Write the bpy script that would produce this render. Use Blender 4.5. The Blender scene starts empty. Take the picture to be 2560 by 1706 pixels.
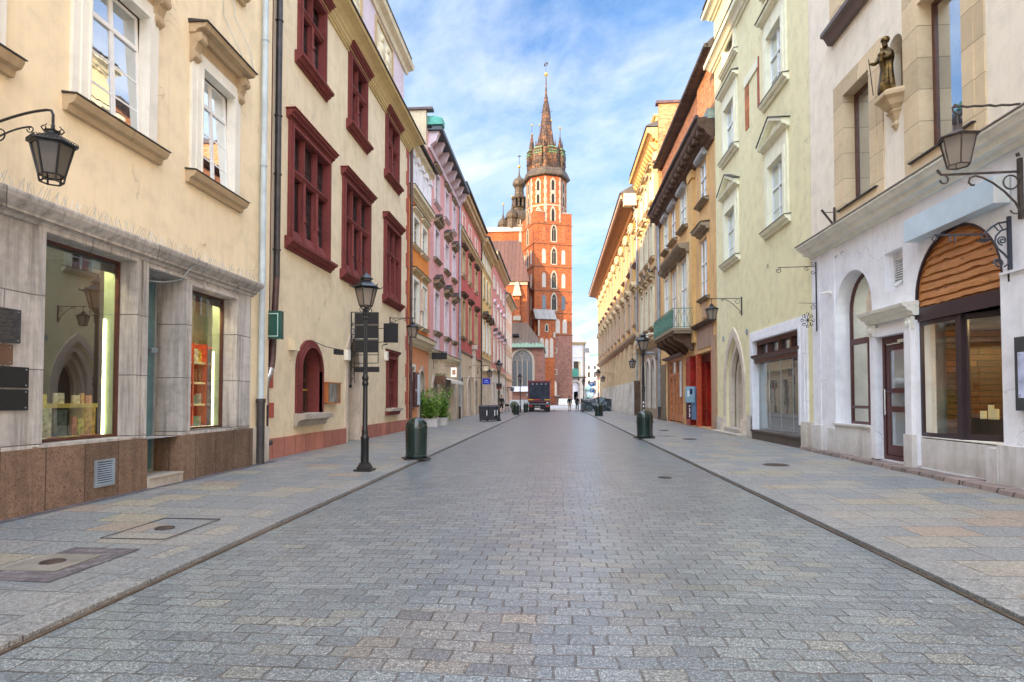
import bpy, bmesh, math, random
from mathutils import Vector, Matrix, noise as mnoise
PI = math.pi
R = math.radians
scene = bpy.context.scene
COL = scene.collection
rnd = random.Random(7)

# ------------------------------------------------------------------ materials
class NT:
    def __init__(s, name):
        s.m = bpy.data.materials.new(name); s.m.use_nodes = True
        s.n = s.m.node_tree.nodes; s.l = s.m.node_tree.links
        s.b = s.n['Principled BSDF']; s.out = s.n['Material Output']
    def add(s, t, **k):
        x = s.n.new(t)
        for a, v in k.items(): setattr(x, a, v)
        return x
    def set(s, sock, v):
        if hasattr(v, 'is_output') or isinstance(v, bpy.types.NodeSocket): s.l.new(v, sock)
        else: sock.default_value = v
    def math(s, op, a, b=None, c=None, clamp=False):
        x = s.add('ShaderNodeMath', operation=op, use_clamp=clamp)
        s.set(x.inputs[0], a)
        if b is not None: s.set(x.inputs[1], b)
        if c is not None: s.set(x.inputs[2], c)
        return x.outputs[0]
    def pos(s):
        return s.add('ShaderNodeNewGeometry').outputs['Position']
    def obj(s):
        return s.add('ShaderNodeTexCoord').outputs['Object']
    def noise(s, vec, scale, detail=4, rough=.55, dim='3D'):
        x = s.add('ShaderNodeTexNoise'); x.noise_dimensions = dim
        if vec is not None: s.l.new(vec, x.inputs['Vector'])
        x.inputs['Scale'].default_value = scale; x.inputs['Detail'].default_value = detail
        x.inputs['Roughness'].default_value = rough
        return x.outputs[0]
    def scale(s, vec, v):
        x = s.add('ShaderNodeVectorMath', operation='MULTIPLY'); s.l.new(vec, x.inputs[0]); x.inputs[1].default_value = v
        return x.outputs[0]
    def ramp(s, fac, stops, interp='LINEAR'):
        x = s.add('ShaderNodeValToRGB'); x.color_ramp.interpolation = interp
        e = x.color_ramp.elements
        while len(e) < len(stops): e.new(.5)
        for i, (p, c) in enumerate(stops):
            e[i].position = p; e[i].color = (*c, 1) if len(c) == 3 else c
        s.l.new(fac, x.inputs[0]); return x.outputs[0]
    def mix(s, f, a, b, blend='MIX'):
        x = s.add('ShaderNodeMix', data_type='RGBA', blend_type=blend)
        s.set(x.inputs[0], f)
        for i, v in ((6, a), (7, b)):
            if isinstance(v, tuple): v = (*v[:3], 1)
            s.set(x.inputs[i], v)
        return x.outputs[2]
    def base(s, v):
        if isinstance(v, tuple): v = (*v[:3], 1)
        s.set(s.b.inputs['Base Color'], v)
    def bump(s, h, dist=.01, strength=1):
        x = s.add('ShaderNodeBump'); x.inputs['Distance'].default_value = dist; x.inputs['Strength'].default_value = strength
        s.l.new(h, x.inputs['Height']); s.l.new(x.outputs[0], s.b.inputs['Normal'])
    def sep(s, vec):
        x = s.add('ShaderNodeSeparateXYZ'); s.l.new(vec, x.inputs[0]); return x.outputs
    def comb(s, x_, y_, z_=0.0):
        x = s.add('ShaderNodeCombineXYZ')
        s.set(x.inputs[0], x_); s.set(x.inputs[1], y_); s.set(x.inputs[2], z_); return x.outputs[0]
    def tiles(s, u, v, w, h, joint, off=.5, jit=.0):
        """random colour per tile (0..1), second random, joint mask (1 in the joint)"""
        vv = s.math('DIVIDE', v, h); row = s.math('FLOOR', vv)
        odd = s.math('MULTIPLY', s.math('MODULO', s.math('ABSOLUTE', row), 2.0), off)
        if jit:
            wn0 = s.add('ShaderNodeTexWhiteNoise', noise_dimensions='1D'); s.l.new(row, wn0.inputs['W'])
            odd = s.math('ADD', odd, s.math('MULTIPLY', wn0.outputs[0], jit))
        uu = s.math('ADD', s.math('DIVIDE', u, w), odd); col = s.math('FLOOR', uu)
        wn = s.add('ShaderNodeTexWhiteNoise', noise_dimensions='2D'); s.l.new(s.comb(col, row), wn.inputs['Vector'])
        fu = s.math('FRACT', uu); fv = s.math('FRACT', vv)
        du = s.math('MULTIPLY', s.math('SUBTRACT', .5, s.math('ABSOLUTE', s.math('SUBTRACT', fu, .5))), w)
        dv = s.math('MULTIPLY', s.math('SUBTRACT', .5, s.math('ABSOLUTE', s.math('SUBTRACT', fv, .5))), h)
        d = s.math('MINIMUM', du, dv)
        mr = s.add('ShaderNodeMapRange'); mr.interpolation_type = 'SMOOTHSTEP'
        s.l.new(d, mr.inputs[0]); mr.inputs[1].default_value = joint * .35; mr.inputs[2].default_value = joint
        mr.inputs[3].default_value = 1; mr.inputs[4].default_value = 0
        cs = s.sep(wn.outputs[1])
        return cs[0], cs[1], mr.outputs[0]

MATS = {}
def simple(name, col, rough=.6, metal=0, spec=.5, bump=0, bscale=40, var=.12, vscale=3, emit=None, coat=0):
    if name in MATS: return MATS[name]
    t = NT(name); p = t.obj()
    c = tuple(col)
    if var:
        n = t.noise(p, vscale, 5)
        lo = tuple(x * (1 - var * 1.6) for x in c); hi = tuple(min(1, x * (1 + var)) for x in c)
        t.base(t.ramp(n, [(.3, lo), (.7, hi)]))
    else: t.base(c)
    t.b.inputs['Roughness'].default_value = rough; t.b.inputs['Metallic'].default_value = metal
    t.b.inputs['Specular IOR Level'].default_value = spec
    if coat: t.b.inputs['Coat Weight'].default_value = coat
    if bump: t.bump(t.noise(p, bscale, 5), bump)
    if emit:
        t.b.inputs['Emission Color'].default_value = (*emit[0], 1); t.b.inputs['Emission Strength'].default_value = emit[1]
    MATS[name] = t.m; return t.m

def plaster(name, col, stain=(.25, .2, .15), amt=.35, bump=.004, streak=.5, patch=None, pamt=0):
    t = NT(name); p = t.pos()
    big = t.noise(p, .55, 6, .6); mid = t.noise(p, 2.6, 6, .62); fine = t.noise(p, 60, 3)
    st = t.noise(t.scale(p, (3.2, 3.2, .28)), 1.6, 5, .65)
    dark = tuple(x * .86 for x in col); lite = tuple(min(.92, x * 1.07) for x in col)
    c = t.ramp(mid, [(.28, dark), (.5, col), (.75, lite)])
    f = t.math('MULTIPLY', t.math('MULTIPLY', t.ramp(big, [(.42, (0, 0, 0)), (.72, (1, 1, 1))]), t.ramp(st, [(.4, (0, 0, 0)), (.75, (1, 1, 1))])), amt * (1 + streak))
    c = t.mix(f, c, stain)
    if patch:
        pf = t.ramp(t.noise(p, 1.15, 7, .7), [(1 - pamt - .03, (0, 0, 0)), (1 - pamt + .03, (1, 1, 1))])
        c = t.mix(pf, c, patch)
    s2 = t.noise(t.scale(p, (11, 11, .5)), 1.0, 4, .7)
    c = t.mix(t.math('MULTIPLY', t.ramp(s2, [(.52, (0, 0, 0)), (.75, (1, 1, 1))]), .22), c, tuple(x * .62 for x in col))
    vo = t.add('ShaderNodeTexVoronoi', feature='DISTANCE_TO_EDGE'); dv = t.add('ShaderNodeVectorMath', operation='ADD'); nz = t.add('ShaderNodeTexNoise'); t.l.new(p, nz.inputs['Vector']); nz.inputs['Scale'].default_value = 1.7; nz.inputs['Detail'].default_value = 5
    t.l.new(p, dv.inputs[0]); t.l.new(t.scale(nz.outputs[1], (.9, .9, .9)), dv.inputs[1]); t.l.new(dv.outputs[0], vo.inputs['Vector']); vo.inputs['Scale'].default_value = .45
    ck = t.math('MULTIPLY', t.math('LESS_THAN', vo.outputs['Distance'], .0035), t.math('GREATER_THAN', t.noise(p, .8, 3), .56))
    c = t.mix(t.math('MULTIPLY', ck, .45), c, tuple(x * .45 for x in col))
    # splash dirt close to the ground
    z = t.sep(p)[2]
    g = t.ramp(t.math('ADD', z, t.math('MULTIPLY', mid, .8)), [(.3, (1, 1, 1)), (1.0, (0, 0, 0))])
    c = t.mix(t.math('MULTIPLY', g, .35), c, tuple(x * .5 for x in stain))
    t.base(c); t.b.inputs['Roughness'].default_value = .88; t.b.inputs['Specular IOR Level'].default_value = .25
    h = t.math('ADD', t.math('MULTIPLY', mid, 2.2), t.math('MULTIPLY', fine, .4))
    t.bump(h, bump, .9); return t.m

def stone(name, col, var=.25, bw=0, bh=0, joint=.01, rough=.8, speck=0, streaks=0, alt=None, altamt=.2, bump=.006, jcol=None):
    """dressed stone, with or without block joints (u = x+y in plan, v = height)"""
    t = NT(name); p = t.pos(); s = t.sep(p)
    n1 = t.noise(p, 1.3, 6, .6); n2 = t.noise(p, 9, 5, .6)
    dark = tuple(x * (1 - var) for x in col); lite = tuple(min(.9, x * (1 + var * .7)) for x in col)
    c = t.ramp(t.math('ADD', t.math('MULTIPLY', n1, .6), t.math('MULTIPLY', n2, .4)), [(.33, dark), (.5, col), (.68, lite)])
    h = n2
    if streaks:
        st = t.noise(t.scale(p, (6, 6, .35)), 1.5, 5, .7)
        c = t.mix(t.math('MULTIPLY', t.ramp(st, [(.45, (0, 0, 0)), (.7, (1, 1, 1))]), streaks), c, tuple(x * .35 for x in col))
    if speck:
        sp = t.noise(p, 55, 2, .5)
        c = t.mix(t.math('MULTIPLY', t.ramp(sp, [(.5, (0, 0, 0)), (.62, (1, 1, 1))]), speck), c, tuple(x * .4 for x in col))
        sp2 = t.noise(t.scale(p, (1, 1, 1.01)), 5, 3, .7)
        c = t.mix(t.math('MULTIPLY', t.ramp(sp2, [(.62, (0, 0, 0)), (.74, (1, 1, 1))]), speck), c, tuple(x * .3 for x in col))
    if bw:
        u = t.math('ADD', s[0], s[1])
        r1, r2, j = t.tiles(u, s[2], bw, bh, joint, .5)
        c = t.mix(.75, c, t.mix(1.0, c, t.ramp(r1, [(0, (.72, .72, .72)), (1, (1.2, 1.2, 1.2))]), 'MULTIPLY'))
        if alt: c = t.mix(t.math('MULTIPLY', t.math('GREATER_THAN', r2, 1 - altamt), .8), c, alt)
        c = t.mix(j, c, jcol or tuple(x * .35 for x in col))
        h = t.math('SUBTRACT', n2, t.math('MULTIPLY', j, 1.5))
    t.base(c); t.b.inputs['Roughness'].default_value = rough; t.b.inputs['Specular IOR Level'].default_value = .3
    t.bump(h, bump); return t.m

def planks(name, cols, axis='z', w=.13, rough=.55, gap=.012, grain=1.0):
    t = NT(name); p = t.pos(); s = t.sep(p)
    along = t.math('ADD', s[0], s[1]); v = s[2]
    if axis == 'v': along, v = v, along
    dist = t.math('MULTIPLY', t.noise(p, 2.2, 3), .04 * grain)
    r1, r2, j = t.tiles(along, t.math('ADD', v, dist), 2.6, w, gap, .37, .9)
    gv = t.comb(t.math('MULTIPLY', along, 1.2), t.math('MULTIPLY', v, 26.0), r1)
    g = t.noise(gv, 2.2, 6, .65)
    c = t.ramp(t.math('ADD', t.math('MULTIPLY', g, .75), t.math('MULTIPLY', r2, .25)), [(.25, cols[0]), (.5, cols[1]), (.75, cols[2])])
    kn = t.add('ShaderNodeTexVoronoi'); t.l.new(t.comb(t.math('MULTIPLY', along, 2.2), t.math('MULTIPLY', v, 6.0)), kn.inputs['Vector']); kn.inputs['Scale'].default_value = 1
    c = t.mix(t.ramp(kn.outputs['Distance'], [(.06, (1, 1, 1)), (.13, (0, 0, 0))]), c, tuple(x * .35 for x in cols[0]))
    c = t.mix(j, c, tuple(x * .2 for x in cols[0]))
    t.base(c); t.b.inputs['Roughness'].default_value = rough
    t.bump(t.math('SUBTRACT', t.math('MULTIPLY', g, .4), t.math('MULTIPLY', j, 1.0)), .008); return t.m

def mirror(name, tint=(.03, .035, .04), fac=.5, rough=.012, gl=(.85, .9, .95), wav=.0006):
    """closed pane: dark room behind, street and sky in front of it"""
    t = NT(name); g = t.add('ShaderNodeBsdfGlossy'); g.inputs['Roughness'].default_value = rough; g.inputs['Color'].default_value = (*gl, 1)
    t.base(tint); t.b.inputs['Roughness'].default_value = .4
    mx = t.add('ShaderNodeMixShader'); fr = t.add('ShaderNodeFresnel'); fr.inputs[0].default_value = 1.5
    f = t.math('ADD', t.math('MULTIPLY', fr.outputs[0], 1 - fac), fac)
    t.l.new(f, mx.inputs[0]); t.l.new(t.b.outputs[0], mx.inputs[1]); t.l.new(g.outputs[0], mx.inputs[2]); t.l.new(mx.outputs[0], t.out.inputs[0])
    bp = t.add('ShaderNodeBump'); bp.inputs['Distance'].default_value = wav; t.l.new(t.noise(t.pos(), 3.0, 2), bp.inputs['Height'])
    t.l.new(bp.outputs[0], g.inputs['Normal']); return t.m

def clearglass(name, tint=(.92, .96, .95), extra=.06, frost=0):
    t = NT(name); tr = t.add('ShaderNodeBsdfTransparent'); tr.inputs[0].default_value = (*tint, 1)
    g = t.add('ShaderNodeBsdfGlossy'); g.inputs['Roughness'].default_value = .01
    a = tr.outputs[0]
    if frost:
        d = t.add('ShaderNodeBsdfTranslucent'); d.inputs[0].default_value = (*tint, 1)
        d2 = t.add('ShaderNodeBsdfDiffuse'); d2.inputs[0].default_value = (*tint, 1)
        ad = t.add('ShaderNodeMixShader'); ad.inputs[0].default_value = .5; t.l.new(d.outputs[0], ad.inputs[1]); t.l.new(d2.outputs[0], ad.inputs[2])
        m2 = t.add('ShaderNodeMixShader'); m2.inputs[0].default_value = frost; t.l.new(a, m2.inputs[1]); t.l.new(ad.outputs[0], m2.inputs[2]); a = m2.outputs[0]
    mx = t.add('ShaderNodeMixShader'); gm = t.add('ShaderNodeNewGeometry'); dt = t.add('ShaderNodeVectorMath', operation='DOT_PRODUCT')
    t.l.new(gm.outputs['Incoming'], dt.inputs[0]); t.l.new(gm.outputs['Normal'], dt.inputs[1])
    fz = t.math('MULTIPLY', t.math('POWER', t.math('SUBTRACT', 1.0, t.math('ABSOLUTE', dt.outputs['Value'])), 5.0), .9)
    t.l.new(t.math('ADD', fz, extra, clamp=True), mx.inputs[0]); t.l.new(a, mx.inputs[1]); t.l.new(g.outputs[0], mx.inputs[2])
    t.l.new(mx.outputs[0], t.out.inputs[0]); return t.m

def brickmat(name, c1, c2, mortar, ang=0.0, w=.30, h=.12, patch=.35, holes=0):
    t = NT(name); p = t.pos(); s = t.sep(p); a = R(ang)
    u = t.math('ADD', t.math('MULTIPLY', s[0], math.cos(a) - math.sin(a)), t.math('MULTIPLY', s[1], math.cos(a) + math.sin(a)))
    r1, r2, j = t.tiles(u, s[2], w, h, .014, .5)
    c = t.ramp(r1, [(0, c1), (.55, c2), (.8, tuple(x * .55 for x in c1)), (1, c2)])
    big = t.noise(p, .22, 6, .65)
    c = t.mix(t.math('MULTIPLY', t.ramp(big, [(.42, (0, 0, 0)), (.68, (1, 1, 1))]), patch), c, tuple(x * .38 for x in c1))
    sm = t.noise(p, 1.4, 5, .7)
    c = t.mix(t.math('MULTIPLY', t.ramp(sm, [(.5, (0, 0, 0)), (.7, (1, 1, 1))]), .35), c, tuple(min(.9, x * 1.3) for x in c2))
    if holes:
        hr, h2, hj = t.tiles(u, s[2], 1.5, 1.25, .01, .4)
        fu = t.math('ABSOLUTE', t.math('SUBTRACT', t.math('FRACT', t.math('DIVIDE', u, 1.55)), .5)); fv = t.math('ABSOLUTE', t.math('SUBTRACT', t.math('FRACT', t.math('DIVIDE', s[2], 1.3)), .5))
        hm = t.math('MULTIPLY', t.math('LESS_THAN', fu, .055), t.math('LESS_THAN', fv, .075))
        c = t.mix(t.math('MULTIPLY', hm, .8), c, (.02, .01, .008))
    c = t.mix(t.math('MULTIPLY', j, .45), c, mortar)
    t.base(c); t.b.inputs['Roughness'].default_value = .9
    t.bump(t.math('SUBTRACT', sm, t.math('MULTIPLY', j, .6)), .01); return t.m

def roofmat(name, c1, c2, w=.5, h=9., ang=0., green=None, gz=0):
    t = NT(name); p = t.pos(); s = t.sep(p); a = R(ang)
    u = t.math('ADD', t.math('MULTIPLY', s[0], math.cos(a)), t.math('MULTIPLY', s[1], math.sin(a)))
    r1, r2, j = t.tiles(u, s[2], w, h, .05, .5)
    n = t.noise(t.scale(p, (1.2, 1.2, .4)), 1.5, 6, .65)
    c = t.ramp(t.math('ADD', t.math('MULTIPLY', n, .8), t.math('MULTIPLY', r1, .2)), [(.3, c1), (.7, c2)])
    if green:
        c = t.mix(t.ramp(t.math('ADD', s[2], t.math('MULTIPLY', n, 3.0)), [(0, (1, 1, 1)), (1, (0, 0, 0))]), c, green) if not gz else \
            t.mix(t.math('MULTIPLY', t.math('LESS_THAN', t.math('ADD', s[2], t.math('MULTIPLY', n, 4.0)), gz), .75), c, green)
    c = t.mix(t.math('MULTIPLY', j, .5), c, tuple(x * .4 for x in c1))
    t.base(c); t.b.inputs['Roughness'].default_value = .6
    t.bump(t.math('SUBTRACT', n, j), .03); return t.m

M = {}
M['cream'] = plaster('cream_plaster', (.86, .71, .48), (.40, .27, .15), .22)
M['palace'] = plaster('ochre_cream_plaster', (.78, .65, .45), (.46, .34, .20), .32)
M['redstone'] = stone('red_sandstone', (.19, .046, .042), .3, speck=.12, bump=.004)
M['redplinth'] = stone('red_sandstone_plinth', (.40, .16, .115), .25, .62, 2.0, .012)
M['orange'] = plaster('orange_plaster', (.78, .27, .06), (.4, .16, .06), .35)
M['salmon'] = plaster('salmon_plaster', (.74, .32, .16), (.4, .2, .12), .35)
M['pink'] = plaster('pink_plaster', (.72, .36, .34), (.4, .2, .18), .35)
M['lilac'] = plaster('pale_lilac_trim', (.72, .60, .64), (.4, .3, .3), .3)
M['rose'] = plaster('rose_red_plaster', (.55, .13, .11), (.3, .08, .07), .45)
M['rosepale'] = plaster('rose_pink_plaster', (.72, .27, .22), (.4, .15, .12), .35)
M['buff'] = plaster('buff_ground_floor_plaster', (.66, .53, .36), (.3, .22, .14), .5)
M['yellow'] = plaster('yellow_plaster', (.74, .52, .2), (.4, .26, .1), .4)
M['stripe'] = plaster('rose_rusticated_plaster', (.66, .27, .23), (.4, .2, .16), .35)
M['peach'] = plaster('peach_plaster', (.78, .48, .32), (.5, .3, .2), .3)
M['white'] = plaster('white_plaster', (.82, .80, .82), (.5, .46, .42), .2)
M['trimwhite'] = plaster('off_white_trim', (.80, .77, .68), (.45, .38, .3), .25, .002)
M['trimcream'] = plaster('cream_trim', (.76, .66, .46), (.35, .27, .16), .4, .003)
M['ochretrim'] = plaster('weathered_ochre_trim', (.56, .42, .24), (.2, .14, .08), .6, .005)
M['greenwall'] = plaster('pale_green_plaster', (.78, .70, .43), (.55, .5, .32), .12, .0025)
M['greentrim'] = plaster('ivory_trim', (.84, .80, .60), (.6, .52, .34), .25, .002)
M['paleupper'] = plaster('pale_cream_plaster', (.84, .74, .60), (.55, .42, .3), .3)
M['sand'] = stone('sandstone_casing', (.64, .49, .31), .15, 3.0, .62, .008, bump=.003)
M['decay'] = plaster('decayed_ochre_plaster', (.72, .44, .19), (.30, .18, .09), .7, .008, .8, (.62, .36, .24), .36)
M['ornate'] = plaster('ochre_yellow_plaster', (.72, .45, .18), (.38, .2, .08), .6, .006)
M['longy'] = plaster('warm_yellow_plaster', (.66, .38, .12), (.42, .25, .1), .45)
M['longtrim'] = plaster('dusty_buff_pilasters', (.52, .38, .26), (.3, .2, .13), .5)
M['longbase'] = plaster('buff_buttress_plaster', (.58, .42, .25), (.32, .22, .14), .55)
M['battered'] = plaster('whitish_battered_stone', (.62, .56, .48), (.22, .18, .13), .8, .01)
M['eaveunder'] = plaster('brown_painted_soffit', (.34, .16, .07), (.3, .15, .07), .3)
M['greystone'] = stone('weathered_grey_stone', (.50, .47, .44), .30, 2.6, .93, .008, streaks=.75, bump=.01)
M['granite'] = stone('brown_granite_plinth', (.215, .14, .095), .35, .62, 3.0, .01, speck=.7, streaks=.5)
M['darkcornice'] = stone('sooty_crumbling_cornice', (.12, .07, .045), .6, bump=.03)
M['weatherwood'] = stone('weathered_brown_cornice', (.30, .23, .15), .4, bump=.01)
M['limestone'] = stone('pale_limestone', (.62, .52, .42), .25, bump=.01)
M['steps'] = stone('worn_step_stone', (.42, .37, .31), .3, bump=.01)
M['brownstep'] = stone('brown_rubble_kerb', (.26, .2, .175), .35, .42, 2.0, .02, bump=.012)
M['sill_metal'] = simple('dark_sill_flashing', (.035, .032, .03), .5)
M['zinc'] = simple('zinc_pipe', (.35, .41, .46), .45, .5, bump=.001, var=.2)
M['palepipe'] = simple('pale_blue_painted_pipe', (.50, .58, .62), .5, var=.12)
M['darkpipe'] = simple('dark_iron_pipe', (.045, .04, .042), .45, var=.3)
M['brownpipe'] = simple('brown_pipe', (.10, .05, .045), .45, var=.3)
M['iron'] = simple('black_wrought_iron', (.018, .018, .02), .45, spec=.4, var=.25)
M['blackpaint'] = simple('glossy_black_paint', (.012, .012, .014), .28, var=.25, bump=.001, bscale=25)
M['rustiron'] = simple('weathered_bracket_iron', (.07, .05, .04), .6, var=.4, vscale=12)
M['binpaint'] = simple('dark_green_bin_enamel', (.008, .024, .018), .22, var=.2, vscale=3, coat=.3)
M['black'] = simple('matt_black_panel', (.012, .011, .012), .5, var=.1)
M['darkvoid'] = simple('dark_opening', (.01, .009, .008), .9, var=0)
M['whitesash'] = simple('white_painted_sash', (.80, .79, .76), .45, var=.05)
M['creamsash'] = simple('cream_painted_sash', (.74, .70, .60), .5, var=.08)
M['greysash'] = simple('greyish_old_sash', (.56, .52, .45), .6, var=.2)
M['brownsash'] = simple('brown_timber_frame', (.10, .035, .022), .4, var=.2, vscale=6)
M['maroon'] = simple('maroon_painted_frame', (.085, .022, .02), .35, var=.15)
M['plum'] = simple('dark_plum_steel_frame', (.045, .028, .032), .35, var=.1)
M['redwin'] = simple('dark_red_window_frame', (.16, .03, .03), .5, var=.2)
M['redpaint'] = simple('red_painted_panelling', (.38, .02, .012), .35, var=.3, vscale=4, bump=.002)
M['redframe'] = simple('orange_red_door_frame', (.52, .085, .03), .35, var=.2, vscale=6)
M['orangewood'] = planks('varnished_orange_wood', [(.36, .12, .03), (.5, .19, .055), (.62, .28, .09)], 'v', .12, .35, .004, .3)
M['pinewood'] = planks('weathered_pine_cladding', [(.20, .065, .018), (.46, .18, .05), (.72, .38, .15)], 'z', 9.0, .5, .001, 1.6)
M['darkwood'] = planks('dark_barn_boards', [(.04, .014, .006), (.13, .05, .016), (.28, .12, .04)], 'z', .12, .6, .012, 1.4)
M['doorwood'] = planks('dark_grey_door_boards', [(.03, .026, .024), (.045, .04, .037), (.06, .052, .048)], 'v', .12, .5, .01, .3)
M['teal'] = simple('frosted_teal_door', (.10, .2, .22), .25, var=.15, coat=.5)
M['copper'] = simple('green_copper_sheet', (.08, .36, .27), .5, var=.35, vscale=2)
M['patina'] = simple('green_patina_rail', (.14, .27, .2), .6, var=.4, vscale=8)
M['gold'] = simple('gilded_metal', (.75, .45, .1), .3, .9, var=.2)
M['pane_sky'] = mirror('window_pane_bright', (.08, .09, .10), .66)
M['pane'] = mirror('window_pane', (.03, .035, .04), .32)
M['pane_dim'] = mirror('window_pane_dim', (.018, .016, .015), .10)
M['pane_lead'] = mirror('leaded_church_glass', (.035, .05, .055), .12, .25)
M['shopglass'] = clearglass('shop_glass', (.90, .95, .93), .16)
M['lampglass'] = clearglass('lamp_glass', (.62, .55, .48), .03, .5); M['lampdark'] = clearglass('smoked_lamp_glass', (.30, .27, .24), .03, .6)
M['roofdark'] = roofmat('dark_sheet_roof', (.05, .045, .045), (.11, .1, .1), .6, 20, 90)
M['rooftile'] = roofmat('brown_tile_roof', (.16, .07, .045), (.26, .12, .08), .35, .4, 90)
M['brickraw'] = brickmat('rough_orange_brick', (.45, .15, .05), (.62, .28, .12), (.5, .4, .3), 0, .28, .09, .4)
M['lettering'] = simple('white_lettering', (.8, .8, .8), .5, var=0)

# ------------------------------------------------------------------ mesh builder
class Frame:
    def __init__(s, O, U, N):
        s.O = Vector(O); s.U = Vector(U).normalized(); s.N = Vector(N).normalized()
    def P(s, u, v, d=0): return s.O + s.U * u + Vector((0, 0, v)) + s.N * d
FW = Frame((0, 0, 0), (1, 0, 0), (0, -1, 0))          # u = x, v = z, d towards the viewer (-y)
def FL(x): return Frame((x, 0, 0), (0, 1, 0), (1, 0, 0))
def FR(x): return Frame((x, 0, 0), (0, 1, 0), (-1, 0, 0))

class MB:
    def __init__(s, F=FW): s.F = F; s.v = []; s.f = []; s.sm = False; s.mi = []; s.cur = 0
    def face(s, idx): s.f.append(idx); s.mi.append(s.cur)
    def solid(s, pts, quads):
        b = len(s.v); s.v += [s.F.P(*p) for p in pts]
        for q in quads: s.face([b + i for i in q])
    def box(s, u0, u1, v0, v1, d0, d1):
        s.solid([(u0, v0, d0), (u1, v0, d0), (u1, v1, d0), (u0, v1, d0), (u0, v0, d1), (u1, v0, d1), (u1, v1, d1), (u0, v1, d1)],
                [(0, 1, 2, 3), (4, 7, 6, 5), (0, 4, 5, 1), (1, 5, 6, 2), (2, 6, 7, 3), (3, 7, 4, 0)]); return s
    def taper(s, u0, u1, v0, v1, d0, d1, tu=0, td=0):
        """box whose top is drawn in by tu in u and td in d1"""
        s.solid([(u0, v0, d0), (u1, v0, d0), (u1 - tu, v1, d0), (u0 + tu, v1, d0), (u0, v0, d1), (u1, v0, d1), (u1 - tu, v1, d1 - td), (u0 + tu, v1, d1 - td)],
                [(0, 1, 2, 3), (4, 7, 6, 5), (0, 4, 5, 1), (1, 5, 6, 2), (2, 6, 7, 3), (3, 7, 4, 0)]); return s
    def prof(s, u0, u1, vd, e0=0, e1=0):
        """closed profile of (v,d) run along u; e0,e1 return the moulding at the ends by its own projection"""
        n = len(vd); b = len(s.v); dm = min(d for v, d in vd)
        s.v += [s.F.P(u0 - (d - dm) * e0, v, d) for v, d in vd] + [s.F.P(u1 + (d - dm) * e1, v, d) for v, d in vd]
        for i in range(n):
            j = (i + 1) % n; s.face([b + i, b + j, b + n + j, b + n + i])
        s.face([b + i for i in range(n)]); s.face([b + n + i for i in range(n)][::-1]); return s
    def poly(s, uv, d0, d1):
        n = len(uv); b = len(s.v)
        s.v += [s.F.P(u, v, d0) for u, v in uv] + [s.F.P(u, v, d1) for u, v in uv]
        for i in range(n):
            j = (i + 1) % n; s.face([b + i, b + j, b + n + j, b + n + i])
        s.face([b + i for i in range(n)]); s.face([b + n + i for i in range(n)][::-1]); return s
    def band(s, inner, outer, d0, d1):
        """open ribbon between two equal-length outlines, extruded"""
        for i in range(len(inner) - 1):
            s.poly([inner[i], inner[i + 1], outer[i + 1], outer[i]], d0, d1)
        return s
    def quad(s, *pts):
        s.solid(pts, [tuple(range(len(pts)))]); return s
    def wquad(s, *pts):
        b = len(s.v); s.v += [Vector(p) for p in pts]; s.face([b + i for i in range(len(pts))]); return s
    def tube(s, pts, r, n=8, cap=True, local=True):
        P = [s.F.P(*p) if local else Vector(p) for p in pts]; rr = r if isinstance(r, (list, tuple)) else [r] * len(P)
        b = len(s.v); t0 = (P[1] - P[0]).normalized()
        a = t0.cross(Vector((0, 0, 1)));
        if a.length < .1: a = t0.cross(Vector((0, 1, 0)))
        a.normalize()
        for i, p in enumerate(P):
            t = (P[min(i + 1, len(P) - 1)] - P[max(i - 1, 0)]).normalized()
            a = (a - t * a.dot(t)).normalized(); c = t.cross(a)
            for k in range(n):
                w = 2 * PI * k / n; s.v.append(p + (a * math.cos(w) + c * math.sin(w)) * rr[i])
        for i in range(len(P) - 1):
            for k in range(n):
                k2 = (k + 1) % n; s.face([b + i * n + k, b + i * n + k2, b + (i + 1) * n + k2, b + (i + 1) * n + k])
        if cap: s.face([b + k for k in range(n)][::-1]); s.face([b + (len(P) - 1) * n + k for k in range(n)])
        return s
    def lathe(s, x, y, prof, n=16, rot=0, sx=1, sy=1, rib=0, nrib=0):
        b = len(s.v)
        for r, z in prof:
            for k in range(n):
                w = 2 * PI * k / n + rot; q = r * (1 + rib * math.cos(nrib * w)) if rib else r
                s.v.append(Vector((x + q * math.cos(w) * sx, y + q * math.sin(w) * sy, z)))
        for i in range(len(prof) - 1):
            for k in range(n):
                k2 = (k + 1) % n; s.face([b + i * n + k, b + i * n + k2, b + (i + 1) * n + k2, b + (i + 1) * n + k])
        s.face([b + k for k in range(n)][::-1]); s.face([b + (len(prof) - 1) * n + k for k in range(n)]); return s
    def ball(s, c, r, n=10, sz=1):
        m = max(4, n // 2)
        s.lathe(c[0], c[1], [(max(.0005, r * math.sin(PI * i / m)), c[2] - r * sz * math.cos(PI * i / m)) for i in range(m + 1)], n); return s
    def build(s, name, mat, parent=None, org=None, smooth=False, bevel=0, weld=False):
        o = getattr(parent, 'get', lambda *_: None)('_org') if parent is not None else None
        if org is None and parent is not None:
            org = ORG.get(parent.name, (0, 0, 0))
        org = Vector(org or (0, 0, 0))
        me = bpy.data.meshes.new(name); me.from_pydata([tuple(p - org) for p in s.v], [], s.f)
        bm = bmesh.new(); bm.from_mesh(me)
        if weld: bmesh.ops.remove_doubles(bm, verts=bm.verts, dist=1e-5)
        bmesh.ops.recalc_face_normals(bm, faces=bm.faces)
        bm.to_mesh(me); bm.free()
        mats = mat if isinstance(mat, (list, tuple)) else [mat]
        for m in mats: me.materials.append(m)
        if len(mats) > 1: me.polygons.foreach_set('material_index', s.mi)
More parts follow.
